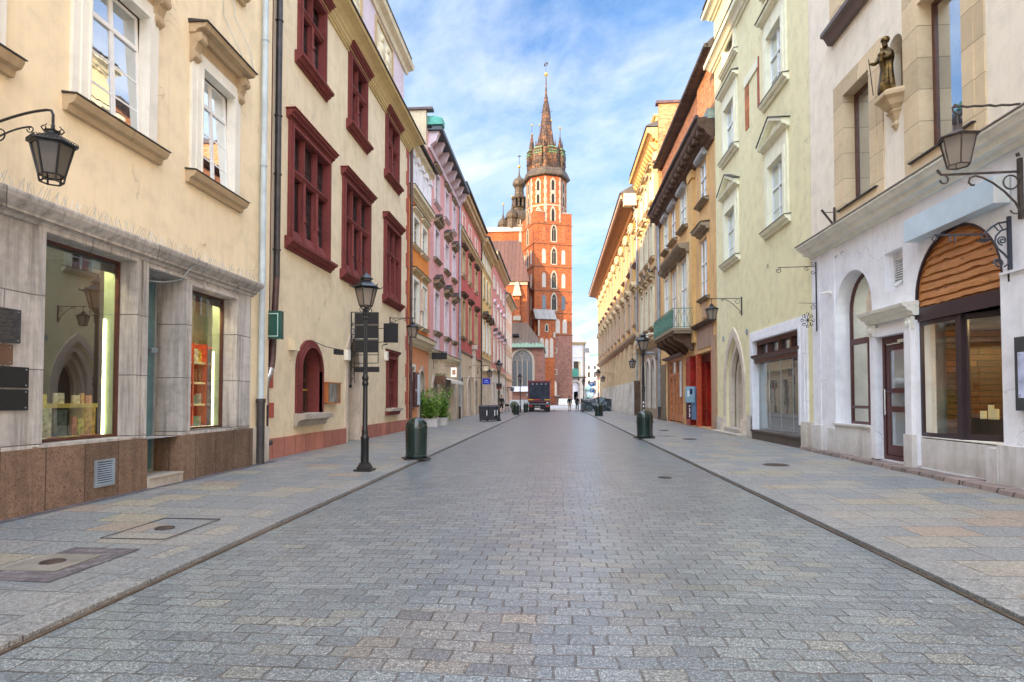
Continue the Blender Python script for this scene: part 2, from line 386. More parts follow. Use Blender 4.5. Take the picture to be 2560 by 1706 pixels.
        if smooth: me.polygons.foreach_set('use_smooth', [True] * len(me.polygons))
        ob = bpy.data.objects.new(name, me); COL.objects.link(ob)
        if parent is not None: ob.parent = parent; ORG[ob.name] = tuple(org)
        if smooth:
            try: me.set_sharp_from_angle(angle=R(38))
            except Exception: pass
        if bevel:
            bv = ob.modifiers.new('bevel', 'BEVEL'); bv.width = bevel; bv.segments = 2; bv.limit_method = 'ANGLE'; bv.angle_limit = R(40)
        return ob
ORG = {}
LABELS = {}
def tag(o, label, cat, group=None):
    o['label'] = label; o['category'] = cat
    if group: o['group'] = group
    return o
def thing(name, label, cat, loc=(0, 0, 0), rz=0, group=None, world=False):
    """Empty at the base; world=True: children are given in world coordinates"""
    o = bpy.data.objects.new(name, None); COL.objects.link(o); o.location = loc; o.rotation_euler = (0, 0, rz); o.empty_display_size = .2
    ORG[o.name] = tuple(loc) if world else (0, 0, 0)
    return tag(o, label, cat, group)
def dup(o, loc=None, rz=None, label=None, parent=None, scale=None):
    c = o.copy(); COL.objects.link(c)
    if parent is not None: c.parent = parent
    if loc is not None: c.location = loc
    if rz is not None: c.rotation_euler = (0, 0, rz)
    if scale: c.scale = (scale,) * 3
    if label: c['label'] = label
    for ch in [x for x in COL.objects if x.parent is o]: dup(ch, parent=c)
    return c
def struct(o): o['kind'] = 'structure'; return o

def spiral(u, v, r0, r1, a0, a1, n=18, d=0):
    return [(u + (r0 + (r1 - r0) * i / n) * math.cos(a0 + (a1 - a0) * i / n), v + (r0 + (r1 - r0) * i / n) * math.sin(a0 + (a1 - a0) * i / n), d) for i in range(n + 1)]
def archpts(u0, u1, vs, kind, rise=None, n=14):
    c = (u0 + u1) / 2; w = (u1 - u0) / 2
    if kind == 'round': return [(c - w * math.cos(PI * i / n), vs + (rise or w) * math.sin(PI * i / n)) for i in range(n + 1)]
    if kind == 'seg':
        h = rise; rr = (w * w + h * h) / (2 * h); a = math.asin(w / rr)
        return [(c + rr * math.sin(-a + 2 * a * i / n), vs - (rr - h) + rr * math.cos(-a + 2 * a * i / n)) for i in range(n + 1)]
    # pointed: two arcs
    h = rise or 2 * w * .9; q = (h * h - w * w) / (2 * w) ; rr = w + q; a = math.asin(min(1, h / rr)); m = n // 2
    L = [(c + q - rr * math.cos(a * i / m), vs + rr * math.sin(a * i / m)) for i in range(m + 1)]
    return L + [(2 * c - p[0], p[1]) for p in L[::-1][1:]]

# ------------------------------------------------------------------ buildings
class Bld:
    def __init__(s, name, label, F, u0, u1, d=0, cat='building', group=None):
        s.F = F; s.u0 = u0; s.u1 = u1
        p = F.P((u0 + u1) / 2, 0, d); s.root = thing(name, label, cat, tuple(p), world=True, group=group); s.holes = []; s.fill = []
    def mb(s): return MB(s.F)
    def put(s, mb, name, mat, parent=None, **k): return mb.build(name, mat, parent or s.root, org=ORG[s.root.name], **k)
    def each(s, mb, name, mat, parent=None, **k):
        """one part per separate solid of the builder"""
        par = list(range(len(mb.v)))
        def fd(a):
            while par[a] != a: par[a] = par[par[a]]; a = par[a]
            return a
        for f in mb.f:
            a = fd(f[0])
            for i in f[1:]: par[fd(i)] = a
        g = {}
        for f in mb.f: g.setdefault(fd(f[0]), []).append(f)
        for fs in g.values():
            q = MB(mb.F); mp = {}
            for f in fs:
                for i in f:
                    if i not in mp: mp[i] = len(q.v); q.v.append(mb.v[i])
                q.face([mp[i] for i in f])
            s.put(q, name, mat, parent, **k)
    def hole(s, u0, u1, v0, v1, rd=.2): s.holes.append((u0, u1, v0, v1, rd))
    def wall(s, mat, v0, v1, u0=None, u1=None, depth=10, name='wall', body=True, d=0, top=True):
        u0 = s.u0 if u0 is None else u0; u1 = s.u1 if u1 is None else u1
        hs = [h for h in s.holes if h[0] < u1 and h[1] > u0 and h[2] < v1 and h[3] > v0]
        us = sorted({u0, u1, *[min(max(x, u0), u1) for h in hs for x in h[:2]]}); vs = sorted({v0, v1, *[min(max(x, v0), v1) for h in hs for x in h[2:4]]})
        m = s.mb()
        for i in range(len(us) - 1):
            for j in range(len(vs) - 1):
                cu = (us[i] + us[i + 1]) / 2; cv = (vs[j] + vs[j + 1]) / 2
                if any(h[0] < cu < h[1] and h[2] < cv < h[3] for h in hs): continue
                m.quad((us[i], vs[j], d), (us[i + 1], vs[j], d), (us[i + 1], vs[j + 1], d), (us[i], vs[j + 1], d))
        for h in hs:
            a, b, c, e, r = h; a = max(a, u0); b = min(b, u1); c = max(c, v0); e = min(e, v1)
            m.quad((a, c, d), (a, e, d), (a, e, d - r), (a, c, d - r)); m.quad((b, c, d), (b, e, d), (b, e, d - r), (b, c, d - r))
            m.quad((a, c, d), (b, c, d), (b, c, d - r), (a, c, d - r)); m.quad((a, e, d), (b, e, d), (b, e, d - r), (a, e, d - r))
        keep = []
        for f in s.fill:
            cv = sum(p[1] for p in f[0]) / len(f[0]); cu = sum(p[0] for p in f[0]) / len(f[0])
            if v0 <= cv <= v1 and u0 <= cu <= u1: m.poly(f[0], d - f[1], d)
            else: keep.append(f)
        s.fill = keep
        if body:
            m.quad((u0, v0, d), (u0, v1, d), (u0, v1, -depth), (u0, v0, -depth)); m.quad((u1, v0, d), (u1, v1, d), (u1, v1, -depth), (u1, v0, -depth))
            m.quad((u0, v0, -depth), (u1, v0, -depth), (u1, v1, -depth), (u0, v1, -depth))
            if top: m.quad((u0, v1, d), (u1, v1, d), (u1, v1, -depth), (u0, v1, -depth))
        return s.put(m, name, mat)
    def cornice(s, v0, v1, proud, mat, u0=None, u1=None, name='cornice', cap=None, e0=0, e1=0, steps=None):
        """stepped moulding, growing upwards"""
        u0 = s.u0 if u0 is None else u0; u1 = s.u1 if u1 is None else u1; h = v1 - v0
        p = [(v0, 0), (v0, proud * .18), (v0 + h * .18, proud * .22), (v0 + h * .2, proud * .4), (v0 + h * .45, proud * .55), (v0 + h * .6, proud * .8), (v0 + h * .62, proud * .95), (v1, proud), (v1, 0)]
        o = s.put(s.mb().prof(u0, u1, p, e0, e1), name, mat)
        if cap: s.put(s.mb().prof(u0, u1, [(v1 + .002, 0), (v1 + .002, proud + .03), (v1 + .03, proud + .03), (v1 + .06, 0)], e0, e1), 'flashing', cap, o)
        return o
    def roof(s, v, rise, run, mat, over=.0, u0=None, u1=None, gut=None, name='roof'):
        u0 = s.u0 if u0 is None else u0; u1 = s.u1 if u1 is None else u1
        m = s.mb().poly([(u0, v)], 0, 0) if 0 else s.mb()
        m.prof(u0, u1, [(v, over), (v + .06, over), (v + rise, -run), (v, -run * 2), (v, -.1)])
        o = s.put(m, name, mat)
        if gut: s.put(s.mb().tube([(u0, v + .02, over + .06), (u1, v + .02, over + .06)], .075, 8), 'gutter', gut)
        return o
    def pipe(s, u, v0, v1, d=.1, r=.06, mat=None, name='drainpipe', foot=None, clips=()):
        o = s.put(s.mb().tube([(u, v0, d), (u, v1, d)], r, 10), name, mat, smooth=True)
        if foot: s.put(s.mb().tube([(u, v0 - foot[0], d), (u, v0, d)], foot[1], 10).tube([(u, v0 - .04, d), (u, v0 + .05, d)], foot[1] * 1.18, 10), 'pipe_foot', foot[2], o, smooth=True)
        if clips:
            c = s.mb()
            for v in clips: c.tube([(u, v, d), (u, v + .03, d)], r * 1.25, 10)
            s.each(c, 'pipe_clip', mat, o)
        return o
    def window(s, u0, u1, v0, v1, wm, sm, gm, cw=.14, cp=.05, rd=.16, nx=1, tr=(.68,), mun=(), bar=.05, sill=None, hood=None,
               arch=None, rise=None, name='window', apron=None, brackets=None, steps=2, base=True, key=False, topw=None, tilt=0):
        F = s.F; tw = topw or cw
        vt = v1; inner = None
        if arch:
            inner = archpts(u0, u1, v1, arch, rise); vt = max(p[1] for p in inner)
            e = .015; wall_in = archpts(u0 - e, u1 + e, v1, arch, (rise + e) if rise else None); vq = max(p[1] for p in wall_in)
            s.hole(u0 - e, u1 + e, v0 - e, vq, rd); um = (u0 + u1) / 2; k = len(inner) // 2
            s.fill.append((wall_in[:k + 1] + [(u0 - e, vq)], rd)); s.fill.append((wall_in[k:] + [(u1 + e, vq)], rd))
        else: s.hole(u0 - .015, u1 + .015, v0 - .015, v1 + .015, rd)
        m = s.mb()
        for i in range(steps):
            w = cw * (1 - i * .45); p = cp * (1 + i * .5); lo = v0 - (w if base else 0); a = .0 if i else 0
            eps = .002 * i
            if arch:
                outer = archpts(u0 - w, u1 + w, v1, arch, (rise or (u1 - u0) / 2) + w * (1.1 if arch != 'point' else 1.3))
                m.band(inner, outer, -rd + .01 if i == 0 else 0, p); m.box(u0 - w, u0, lo, v1, -rd + .01 if i == 0 else 0, p); m.box(u1, u1 + w, lo, v1, -rd + .01 if i == 0 else 0, p)
            else:
                d0 = -rd + .01 if i == 0 else 0; t2 = tw * (1 - i * .45)
                m.box(u0 - w, u0 - eps, lo, v1 + t2, d0, p); m.box(u1 + eps, u1 + w, lo, v1 + t2, d0, p); m.box(u0 - eps, u1 + eps, v1 + eps, v1 + t2, d0, p - .003)
            if base: m.box(u0, u1, lo, v0 - eps, -rd + .01 if i == 0 else 0, p - .003)
        if key: uc = (u0 + u1) / 2; m.taper(uc - .09, uc + .09, vt - .02, vt + tw + .14, 0, cp * 1.5 + .05, -.03)
        root = s.put(m, name, wm)
        # sash
        f = s.mb(); dz = -rd + .05; b = bar; o = .003
        H = vt - v0
        if arch:
            inn2 = archpts(u0 + b, u1 - b, v1, arch, (rise or (u1 - u0) / 2) - b); f.band(inn2, inner, dz - .03, dz + .03)
            f.box(u0 + o, u0 + b, v0 + o, v1, dz - .03, dz + .03); f.box(u1 - b, u1 - o, v0 + o, v1, dz - .03, dz + .03); f.box(u0 + b, u1 - b, v0 + o, v0 + b, dz - .03, dz + .03)
        else:
            f.box(u0 + o, u0 + b, v0 + o, v1 - o, dz - .03, dz + .03); f.box(u1 - b, u1 - o, v0 + o, v1 - o, dz - .03, dz + .03)
            f.box(u0 + b, u1 - b, v0 + o, v0 + b, dz - .03, dz + .028); f.box(u0 + b, u1 - b, v1 - b, v1 - o, dz - .03, dz + .028)
        trs = [v0 + H * t for t in tr]
        for t in trs: f.box(u0 + b, u1 - b, t - b * .65, t + b * .65, dz - .028, dz + .045)
        ex = [u0 + (u1 - u0) * (i + 1) / (nx + 1) for i in range(nx)]
        for x in ex:
            top = vt - b * .4
            if arch: top = min(top, v1 + (vt - v1) * math.sqrt(max(0, 1 - abs((x - (u0 + u1) / 2) / ((u1 - u0) / 2)) ** 2)) - .02)
            f.box(x - b * .6, x + b * .6, v0 + b, top, dz - .026, dz + .036)
        for t in mun:
            t = v0 + H * t; f.box(u0 + b, u1 - b, t - .014, t + .014, dz - .015, dz + .02)
        if tilt:
            for q in f.v:
                fr_ = (q.z - s.F.O.z - v0) / (v1 - v0); q -= s.F.N * (tilt * fr_)
        s.put(f, 'sash', sm, root)
        g = s.mb()
        if arch: g.poly([(u0, v0)] + inner + [(u1, v0)], dz - .012, dz - .006)
        elif tilt: g.quad((u0, v0, dz + .014), (u1, v0, dz + .014), (u1, v1, dz + .014 - tilt), (u0, v1, dz + .014 - tilt))
        else:
            g.box(u0, u1, v0, v1, dz - .012, dz - .006)
        s.put(g, 'pane', gm, root)
        if sill:
            ov, th, pr, mt = sill; y = v0 - (cw if base else 0)
            o2 = s.put(s.mb().prof(u0 - cw - ov, u1 + cw + ov, [(y - th, 0), (y - th, pr * .35), (y - th * .6, pr * .45), (y - th * .5, pr * .8), (y - .03, pr), (y, pr), (y + .02, 0)]), 'sill', mt, root)
            s.put(s.mb().prof(u0 - cw - ov - .02, u1 + cw + ov + .02, [(y + .022, 0), (y + .003, pr + .02), (y + .018, pr + .02), (y + .05, 0)]), 'flashing', M['sill_metal'], root)
            if apron: s.put(s.mb().box(u0 - cw * .6, u1 + cw * .6, y - th - apron[0], y - th - .002, 0, apron[1]), 'apron', apron[2], root)
        if hood:
            kind, gap, th, pr, ov, mt = hood; y = vt + tw + gap; a = u0 - cw - ov; e = u1 + cw + ov
            P = [(y, 0), (y, pr * .35), (y + th * .4, pr * .5), (y + th * .5, pr * .9), (y + th, pr), (y + th, 0)]
            h = s.mb().prof(a, e, P)
            if kind == 'ped':
                rs = (e - a) * .24; uc = (a + e) / 2; t = th * .7
                h.poly([(a, y + th), (uc, y + th + rs), (uc, y + th + rs + t), (a - .02, y + th + t)], 0, pr); h.poly([(e, y + th), (e + .02, y + th + t), (uc, y + th + rs + t), (uc, y + th + rs)], 0, pr)
                h.poly([(a + .05, y + th), (e - .05, y + th), (uc, y + th + rs)], 0, pr * .3)
            if kind == 'seg':
                top = archpts(a, e, y + th, 'seg', (e - a) * .22); lowr = archpts(a + .06, e - .06, y + th, 'seg', (e - a) * .22 - th * .8)
                h.band(lowr, top, 0, pr); h.poly(lowr, 0, pr * .3)
            if gap > .05: h.box(u0 - cw * .9, u1 + cw * .9, vt + tw, y, 0, max(.02, cp * .8))
            s.put(h, {'ped': 'pediment', 'seg': 'pediment'}.get(kind, 'hood'), mt, root)
            if kind == 'flat': s.put(s.mb().prof(a - .03, e + .03, [(y + th + .003, 0), (y + th + .003, pr + .03), (y + th + .02, pr + .03), (y + th + .07, 0)]), 'flashing', M['sill_metal'], root)
            if kind == 'ped':
                q = s.mb(); t2 = y + th + t + .004
                q.poly([(a - .05, t2 - .01), (uc, t2 + rs), (uc, t2 + rs + .03), (a - .06, t2 + .02)], 0, pr + .03); q.poly([(e + .05, t2 - .01), (e + .06, t2 + .02), (uc, t2 + rs + .03), (uc, t2 + rs)], 0, pr + .03)
                s.put(q, 'flashing', M['sill_metal'], root)
        if brackets:
            bh, bp, bm_, bw = brackets; y = vt + tw + (hood[1] if hood else 0)
            for uu in (u0 - cw - bw * .2, u1 + cw - bw * .8):
                q = s.mb(); pts = [(y, 0), (y, bp), (y - bh * .18, bp), (y - bh * .32, bp * .72), (y - bh * .6, bp * .45), (y - bh * .75, bp * .55), (y - bh * .9, bp * .42), (y - bh, 0)]
                q.prof(uu, uu + bw, pts); q.tube([(uu - .01, y - bh * .2, bp * .78), (uu + bw + .01, y - bh * .2, bp * .78)], bp * .3, 10); q.tube([(uu - .008, y - bh * .8, bp * .38), (uu + bw + .008, y - bh * .8, bp * .38)], bp * .2, 8)
                s.put(q, 'bracket', bm_, root)
        return root
# ================================================================== LEFT SIDE
def shop_pane(B, u0, u1, v0, v1, d, mat, name='shop_window', frame=M['brownsash'], fw=.035):
    f = B.mb(); f.box(u0, u0 + fw, v0, v1, d - .03, d + .03).box(u1 - fw, u1, v0, v1, d - .03, d + .03).box(u0 + fw, u1 - fw, v0, v0 + fw, d - .03, d + .028).box(u0 + fw, u1 - fw, v1 - fw, v1, d - .03, d + .028)
    r = B.put(f, name, frame); B.put(B.mb().box(u0 + fw * .5, u1 - fw * .5, v0 + fw * .5, v1 - fw * .5, d - .004, d + .004), 'pane', mat, r); return r
def room(B, u0, u1, v0, v1, d0, d1, wall, back=None, floor=None, name='room', side=None):
    m = B.mb(); m.quad((u0, v0, d0), (u0, v1, d0), (u0, v1, d1), (u0, v0, d1)); m.quad((u0, v1, d0), (u1, v1, d0), (u1, v1, d1), (u0, v1, d1)); m.quad((u0, v0, d0), (u1, v0, d0), (u1, v0, d1), (u0, v0, d1))
    if not back: m.quad((u0, v0, d1), (u1, v0, d1), (u1, v1, d1), (u0, v1, d1))
    if not side: m.quad((u1, v0, d0), (u1, v1, d0), (u1, v1, d1), (u1, v0, d1))
    r = B.put(m, name, wall)
    if side: B.put(B.mb().quad((u1, v0, d0), (u1, v1, d0), (u1, v1, d1), (u1, v0, d1)), 'side_wall', side, r)
    if back: B.put(B.mb().quad((u0, v0, d1), (u1, v0, d1), (u1, v1, d1), (u0, v1, d1)), 'back_wall', back, r)
    return r

M['tantrim'] = plaster('tan_trim', (.50, .38, .24), (.22, .15, .09), .5, .004)
# ---- cream corner house with the bookshop
B = Bld('town_house', 'cream plastered house nearest on the left with grey stone shopfront and granite plinth', FL(-6.5), -14, 12.95)
grp = 'sashes'
for uo in (0, 2.56, -2.6, -5.2, -7.8, -10.4):
    for vo, up in ((0, 0), (4.33, 1), (8.5, 1)):
        if uo == 0: a, b, cw = 7.62, 8.77, .27
        else: a, b, cw = 7.66 + uo, 8.72 + uo, .27
        if uo < 0 and vo == 0: pass
        B.window(a, b, 5.52 + vo, 7.54 + vo, M['trimwhite'], M['whitesash'], M['pane_sky'], cw=cw, cp=.05, rd=.10, nx=1, tr=(.735,), mun=(.24, .47), bar=.055,
                 sill=(.10, .20, .20, M['tantrim']), hood=('flat', .22, .16, .34, .06, M['tantrim']), brackets=(.52, .22, M['tantrim'], .17), base=False, steps=3, tilt=.10)
for v in (.92,):
    B.hole(6.97, 8.60, .92, 3.60, .30); B.hole(9.98, 11.45, .93, 3.50, .30); B.hole(8.86, 9.80, .26, 3.57, .55); B.hole(1.0, 5.0, .92, 3.6, .3)
B.wall(M['greystone'], .86, 3.98, u0=-3, u1=12.06, d=.04, body=False, name='stone_front')
B.wall(M['cream'], 3.95, 19.3, depth=15); B.put(B.mb().box(-14, -8, 19.3, 25, -7, -.01), 'shade_storey', M['cream'])  # last box: unseen storey added to keep sun off part of the green house
m = B.mb(); m.quad((12.06, .86, 0), (12.95, .86, 0), (12.95, 3.95, 0), (12.06, 3.95, 0)); m.quad((-14, 0, 0), (-3, 0, 0), (-3, 3.95, 0), (-14, 3.95, 0)); m.quad((12.06, .8, 0), (12.06, 3.98, 0), (12.06, 3.98, .04), (12.06, .8, .04)); m.quad((12.95, 0, 0), (12.95, 3.95, 0), (12.95, 3.95, -3), (12.95, 0, -3)); m.quad((-14, 0, 0), (-14, 3.95, 0), (-14, 3.95, -15), (-14, 0, -15))
B.put(m, 'lower_wall', M['cream'])
m = B.mb()
for a, b, c, e in ((6.97, 8.60, .9, 3.60), (9.98, 11.45, .9, 3.50), (8.86, 9.80, .3, 3.57)):
    for k, w in enumerate((.10, .06)):
        p = .04 + .025 * (k + 1); q = .004 * (k + 1); m.box(a - w, a - q, c, e + w, .04, p).box(b + q, b + w, c, e + w, .04, p).box(a - q, b + q, e + q, e + w, .04, p - .002)
m.box(6.86, 6.88, .88, 3.6, .04, .044)
for u in (8.72,): m.box(u - .02, u + .02, .9, 3.6, .04, .05)
m.box(11.62, 12.05, .9, 3.66, .04, .06)
B.put(m, 'window_surround', M['greystone'])
o = B.put(B.mb().prof(-3, 12.08, [(3.66, .03), (3.66, .08), (3.70, .10), (3.71, .14), (3.76, .15), (3.79, .19), (3.85, .26), (3.90, .28), (3.93, .28), (3.98, .02)], 0, .4), 'shopfront_cornice', M['greystone'])
sp = B.mb(); r2 = random.Random(3)
for i in range(260):
    u = 2 + i * .0385; a = r2.uniform(-.05, .05)
    sp.tube([(u, 3.96, .2), (u + a, 4.09 + r2.uniform(-.01, .02), .2 + r2.choice((-.05, 0, .06)))], .0022, 3)
B.put(sp, 'pigeon_spikes', M['zinc'], o)
m = B.mb().box(-3, 8.86, .03, .86, -.1, .11).box(-3, 8.86, .861, .88, -.05, .09)
B.each(m, 'plinth', M['granite'])
m = B.mb().box(9.72, 12.1, .03, .87, -.55, .11).box(8.86, 9.72, .03, .05, -.5, .1)
B.each(m, 'plinth', M['granite'])
B.each(B.mb().box(12.1, 12.93, .03, .88, -.02, .05), 'plinth', M['battered'])
B.put(B.mb().box(8.87, 9.715, .05, .235, -.55, .14).box(8.865, 9.72, .235, .262, -.55, .155), 'door_step', M['steps'])
v = B.mb(); v.box(7.79, 7.83, .26, .64, .11, .13).box(8.12, 8.16, .26, .64, .11, .13).box(7.83, 8.12, .26, .29, .11, .13).box(7.83, 8.12, .61, .64, .11, .13)
g = B.put(v, 'vent_grille', M['zinc'])
v = B.mb()
for i in range(10): v.taper(7.83, 8.12, .295 + i * .0315, .312 + i * .0315, .105, .128, 0, .012)
B.put(v, 'louvre', M['zinc'], g); B.put(B.mb().box(7.83, 8.12, .29, .61, .111, .113), 'backing', M['darkvoid'], g)
# shop windows and rooms
shop_pane(B, 6.97, 8.60, .93, 3.60, -.22, M['shopglass'])
shop_pane(B, 9.98, 11.45, .94, 3.50, -.22, M['shopglass'])
dw = simple('dark_shop_wall', (.035, .018, .015), .7)
gw = simple('pale_green_shop_wall', (.30, .38, .24), .6)
room(B, 4.6, 8.62, .9, 3.66, -.3, -3.4, dw); B.put(B.mb().box(8.585, 8.61, .9, 3.66, -.44, -.26), 'side_panel', gw)
room(B, 9.85, 12.6, .9, 3.6, -.3, -1.3, simple('cream_shop_wall', (.62, .52, .40), .6), side=gw); B.put(B.mb().box(11.44, 11.47, .9, 3.6, -.42, -.26), 'side_panel', gw)
strip = simple('light_strip', (1, .9, .6), .5, var=0, emit=((1, .86, .5), 5))
B.put(B.mb().box(8.555, 8.58, .96, 2.72, -.42, -.39), 'strip_light', strip)
B.put(B.mb().box(11.42, 11.44, .96, 2.45, -.40, -.375).box(10.1, 11.4, .955, .965, -.4, -.38), 'strip_light', strip)
B.put(B.mb().box(6.9, 8.6, 3.42, 3.66, -.30, -.25).box(9.9, 11.45, 3.34, 3.6, -.30, -.25), 'valance', dw)  # boards added to hide the lights behind them
B.put(B.mb().box(7.0, 8.5, 3.58, 3.60, -.50, -.34).box(10.1, 11.4, 3.50, 3.52, -.50, -.34), 'strip_light', simple('added_shop_light', (1, .9, .7), .5, var=0, emit=((1, .78, .45), 26)))  # hidden lights added to brighten the goods in both windows
# glass door
dr = B.put(B.mb().box(8.86, 8.90, .262, 3.57, -.46, -.40).box(9.70, 9.74, .262, 3.57, -.46, -.40).box(8.90, 9.70, 3.50, 3.56, -.46, -.40).box(8.90, 9.70, .262, .30, -.46, -.40), 'door', simple('grey_steel', (.25, .29, .3), .4))
B.put(B.mb().box(8.9, 9.7, .3, 3.5, -.44, -.425), 'door_leaf', M['teal'], dr)
B.put(B.mb().box(9.56, 9.60, 2.28, 2.34, -.42, -.28).box(9.45, 9.60, 2.28, 2.36, -.30, -.27), 'handle', M['zinc'], dr)
B.put(B.mb().box(8.95, 9.35, 2.8, 3.45, -.424, -.40), 'door_sign', simple('dark_teal_panel', (.02, .10, .09), .25), dr)
B.pipe(12.42, 1.45, 19.2, .11, .062, M['palepipe'], clips=(4.0, 6.6, 9.4), foot=(1.36, .085, M['darkpipe']))
B.roof(19.35, 2.2, 8, M['rooftile'], .4, u0=-8)
B.put(B.mb().tube([(11.25, 9.7, .03), (11.3, 9.2, .05), (11.55, 8.75, .2), (11.62, 8.3, .28)], .006, 5).tube([(10.9, 9.9, .02), (10.95, 9.0, .02), (11.2, 8.25, .3)], .005, 5).tube([(9.82, 3.95, .3), (9.78, 3.75, .16), (9.7, 3.55, .05), (9.45, 3.46, -.1), (9.2, 3.45, -.3)], .012, 6), 'cable', M['zinc'])
B.put(B.mb().box(10.4, 10.47, 4.35, 4.42, 0, .03), 'junction_box', M['trimcream'])

# things in the bookshop window
def tbox(name, label, cat, dims, mat, loc, rz=0, F=None, group=None):
    m = MB(); w, d, h = dims; m.box(-w / 2, w / 2, 0, h, -d / 2, d / 2); o = m.build(name, mat); o.location = loc; o.rotation_euler = (0, 0, rz); return tag(o, label, cat, group)
t = thing('display_bench', 'yellow wooden display bench inside the left bookshop window', 'bench', (-7.05, 7.85, .9))
m = MB(FL(0)); m.box(-.75, .62, .47, .53, -.14, .14); m.build('shelf_board', simple('yellow_wood', (.72, .52, .14), .5), t)
m = MB(FL(0)); m.box(.38, .46, 0, .47, -.12, .12).box(-.7, -.62, 0, .47, -.12, .12); m.build('leg', simple('yellow_wood', (.72, .52, .14)), t)
bc = [(.75, .70, .55), (.70, .36, .06), (.60, .50, .05), (.40, .12, .05), (.15, .32, .34), (.72, .62, .40), (.1, .12, .1), (.62, .18, .08)]
bl = ['white card with a small dark picture on the yellow bench', 'small tan framed card on the yellow bench', 'olive green book upright on the yellow bench', 'brown box at the right end of the yellow bench',
      'orange glowing bottle shaped book on the yellow bench']
for i, (y, c, w, h) in enumerate(((7.38, 0, .14, .15), (7.68, 5, .13, .12), (7.12, 2, .1, .13), (7.9, 3, .12, .12), (7.79, 1, .05, .15))):
    t = thing('book', bl[i], 'book', (-7.0, y + .48, 1.43), R(90 + (i * 37 % 20) - 10))
    m = MB(); m.box(-w / 2, w / 2, 0, h, -.018, .018); m.build('cover', simple('bookcover%d' % c, bc[c], .5, var=.35, vscale=25), t)
    m = MB(); m.box(-w / 2 + .004, w / 2 + .003, .004, h - .004, -.012, .012); m.build('pages', M['trimwhite'], t)
bl2 = ['large orange and yellow poster book leaning under the bench end', 'tall buff illustrated panel under the bench', 'turquoise tall book in the lower left corner of the bookshop window', 'dark framed picture book under the middle of the bench', 'orange and black cover beside the dark picture book', 'golden picture book low in the bookshop window', 'cream striped book panel beside the turquoise book']
for i, (y, c, w, h, x) in enumerate(((7.98, 1, .20, .42, -6.95), (7.22, 5, .16, .44, -6.95), (6.99, 4, .10, .45, -6.9), (7.45, 6, .22, .38, -6.95), (7.66, 7, .07, .28, -6.92), (7.78, 2, .11, .25, -6.92), (7.10, 0, .07, .44, -6.93))):
    t = thing('book', bl2[i], 'book', (x + .02, y + .36, .96), R(90))
    m = MB(); m.box(-w / 2, w / 2, 0, h, -.012, .012); m.build('cover', simple('bookcoverb%d' % i, bc[c], .45, var=.55, vscale=14), t)
    m = MB(); m.box(-w / 2 + .004, w / 2 + .003, .004, h - .004, -.009, .009); m.build('pages', M['trimwhite'], t)
for i, (y, c, rz, lb) in enumerate(((7.2, 5, 1.2, 'open pale booklet lying at the left of the bookshop window floor'), (7.45, 3, 1.8, 'red backed booklet lying in the middle of the bookshop window floor'), (7.75, 2, 1.4, 'yellow leaflet lying on the bookshop window floor'), (8.1, 7, 1.7, 'flat orange booklet lying near the light strip'), (7.05, 2, 1.0, 'lime booklet lying in the corner of the bookshop window'))):
    t = thing('booklet', lb, 'booklet', (-6.86, y + .12, .962), rz)
    m = MB(); m.box(-.12, .12, 0, .012, -.08, .08); m.build('cover', simple('bookletc%d' % i, tuple(min(.85, v * 1.15) for v in bc[c]), .4, var=.3, vscale=18), t)
    m = MB(); m.box(-.115, .122, .003, .009, -.077, .077); m.build('pages', M['trimwhite'], t)
t = thing('display_shelving', 'red and white lit display shelving inside the right hand bookshop window', 'shelving', (-7.2, 11.42, .94))
m = MB(FL(0))
for v in (.42, .85, 1.25): m.box(-.72, .62, v, v + .04, -.2, .1)
m.build('shelf_board', simple('pale_board', (.82, .72, .5), .4), t)
m = MB(FL(0))
for u in (-.72, -.35, .1, .58): m.box(u, u + .04, 0, 1.66, -.2, .12)
m.build('upright', simple('red_board', (.55, .08, .04), .4), t)
r2 = random.Random(9); sc = [(.75, .7, .6), (.6, .12, .05), (.7, .5, .1), (.2, .35, .3), (.35, .15, .08), (.8, .8, .75), (.1, .08, .07)]
k = 0
for v in (.02, .46, .89, 1.29):
    u = -.66
    while u < .5:
        w = r2.uniform(.09, .2); h = r2.uniform(.16, .34); c = r2.randrange(7); k += 1
        m = MB(FL(0)); m.box(u, u + w * .9, v, v + h, -.06, .02); o = m.build('packet', simple('packet%d' % c, sc[c], .5, var=.4, vscale=20)); o.location = (-7.2, 11.42, .94)
        tag(o, 'small coloured packet on the lit shelving in the right hand bookshop window', 'packet', 'packets on the lit shelving'); u += w + r2.uniform(.01, .06)

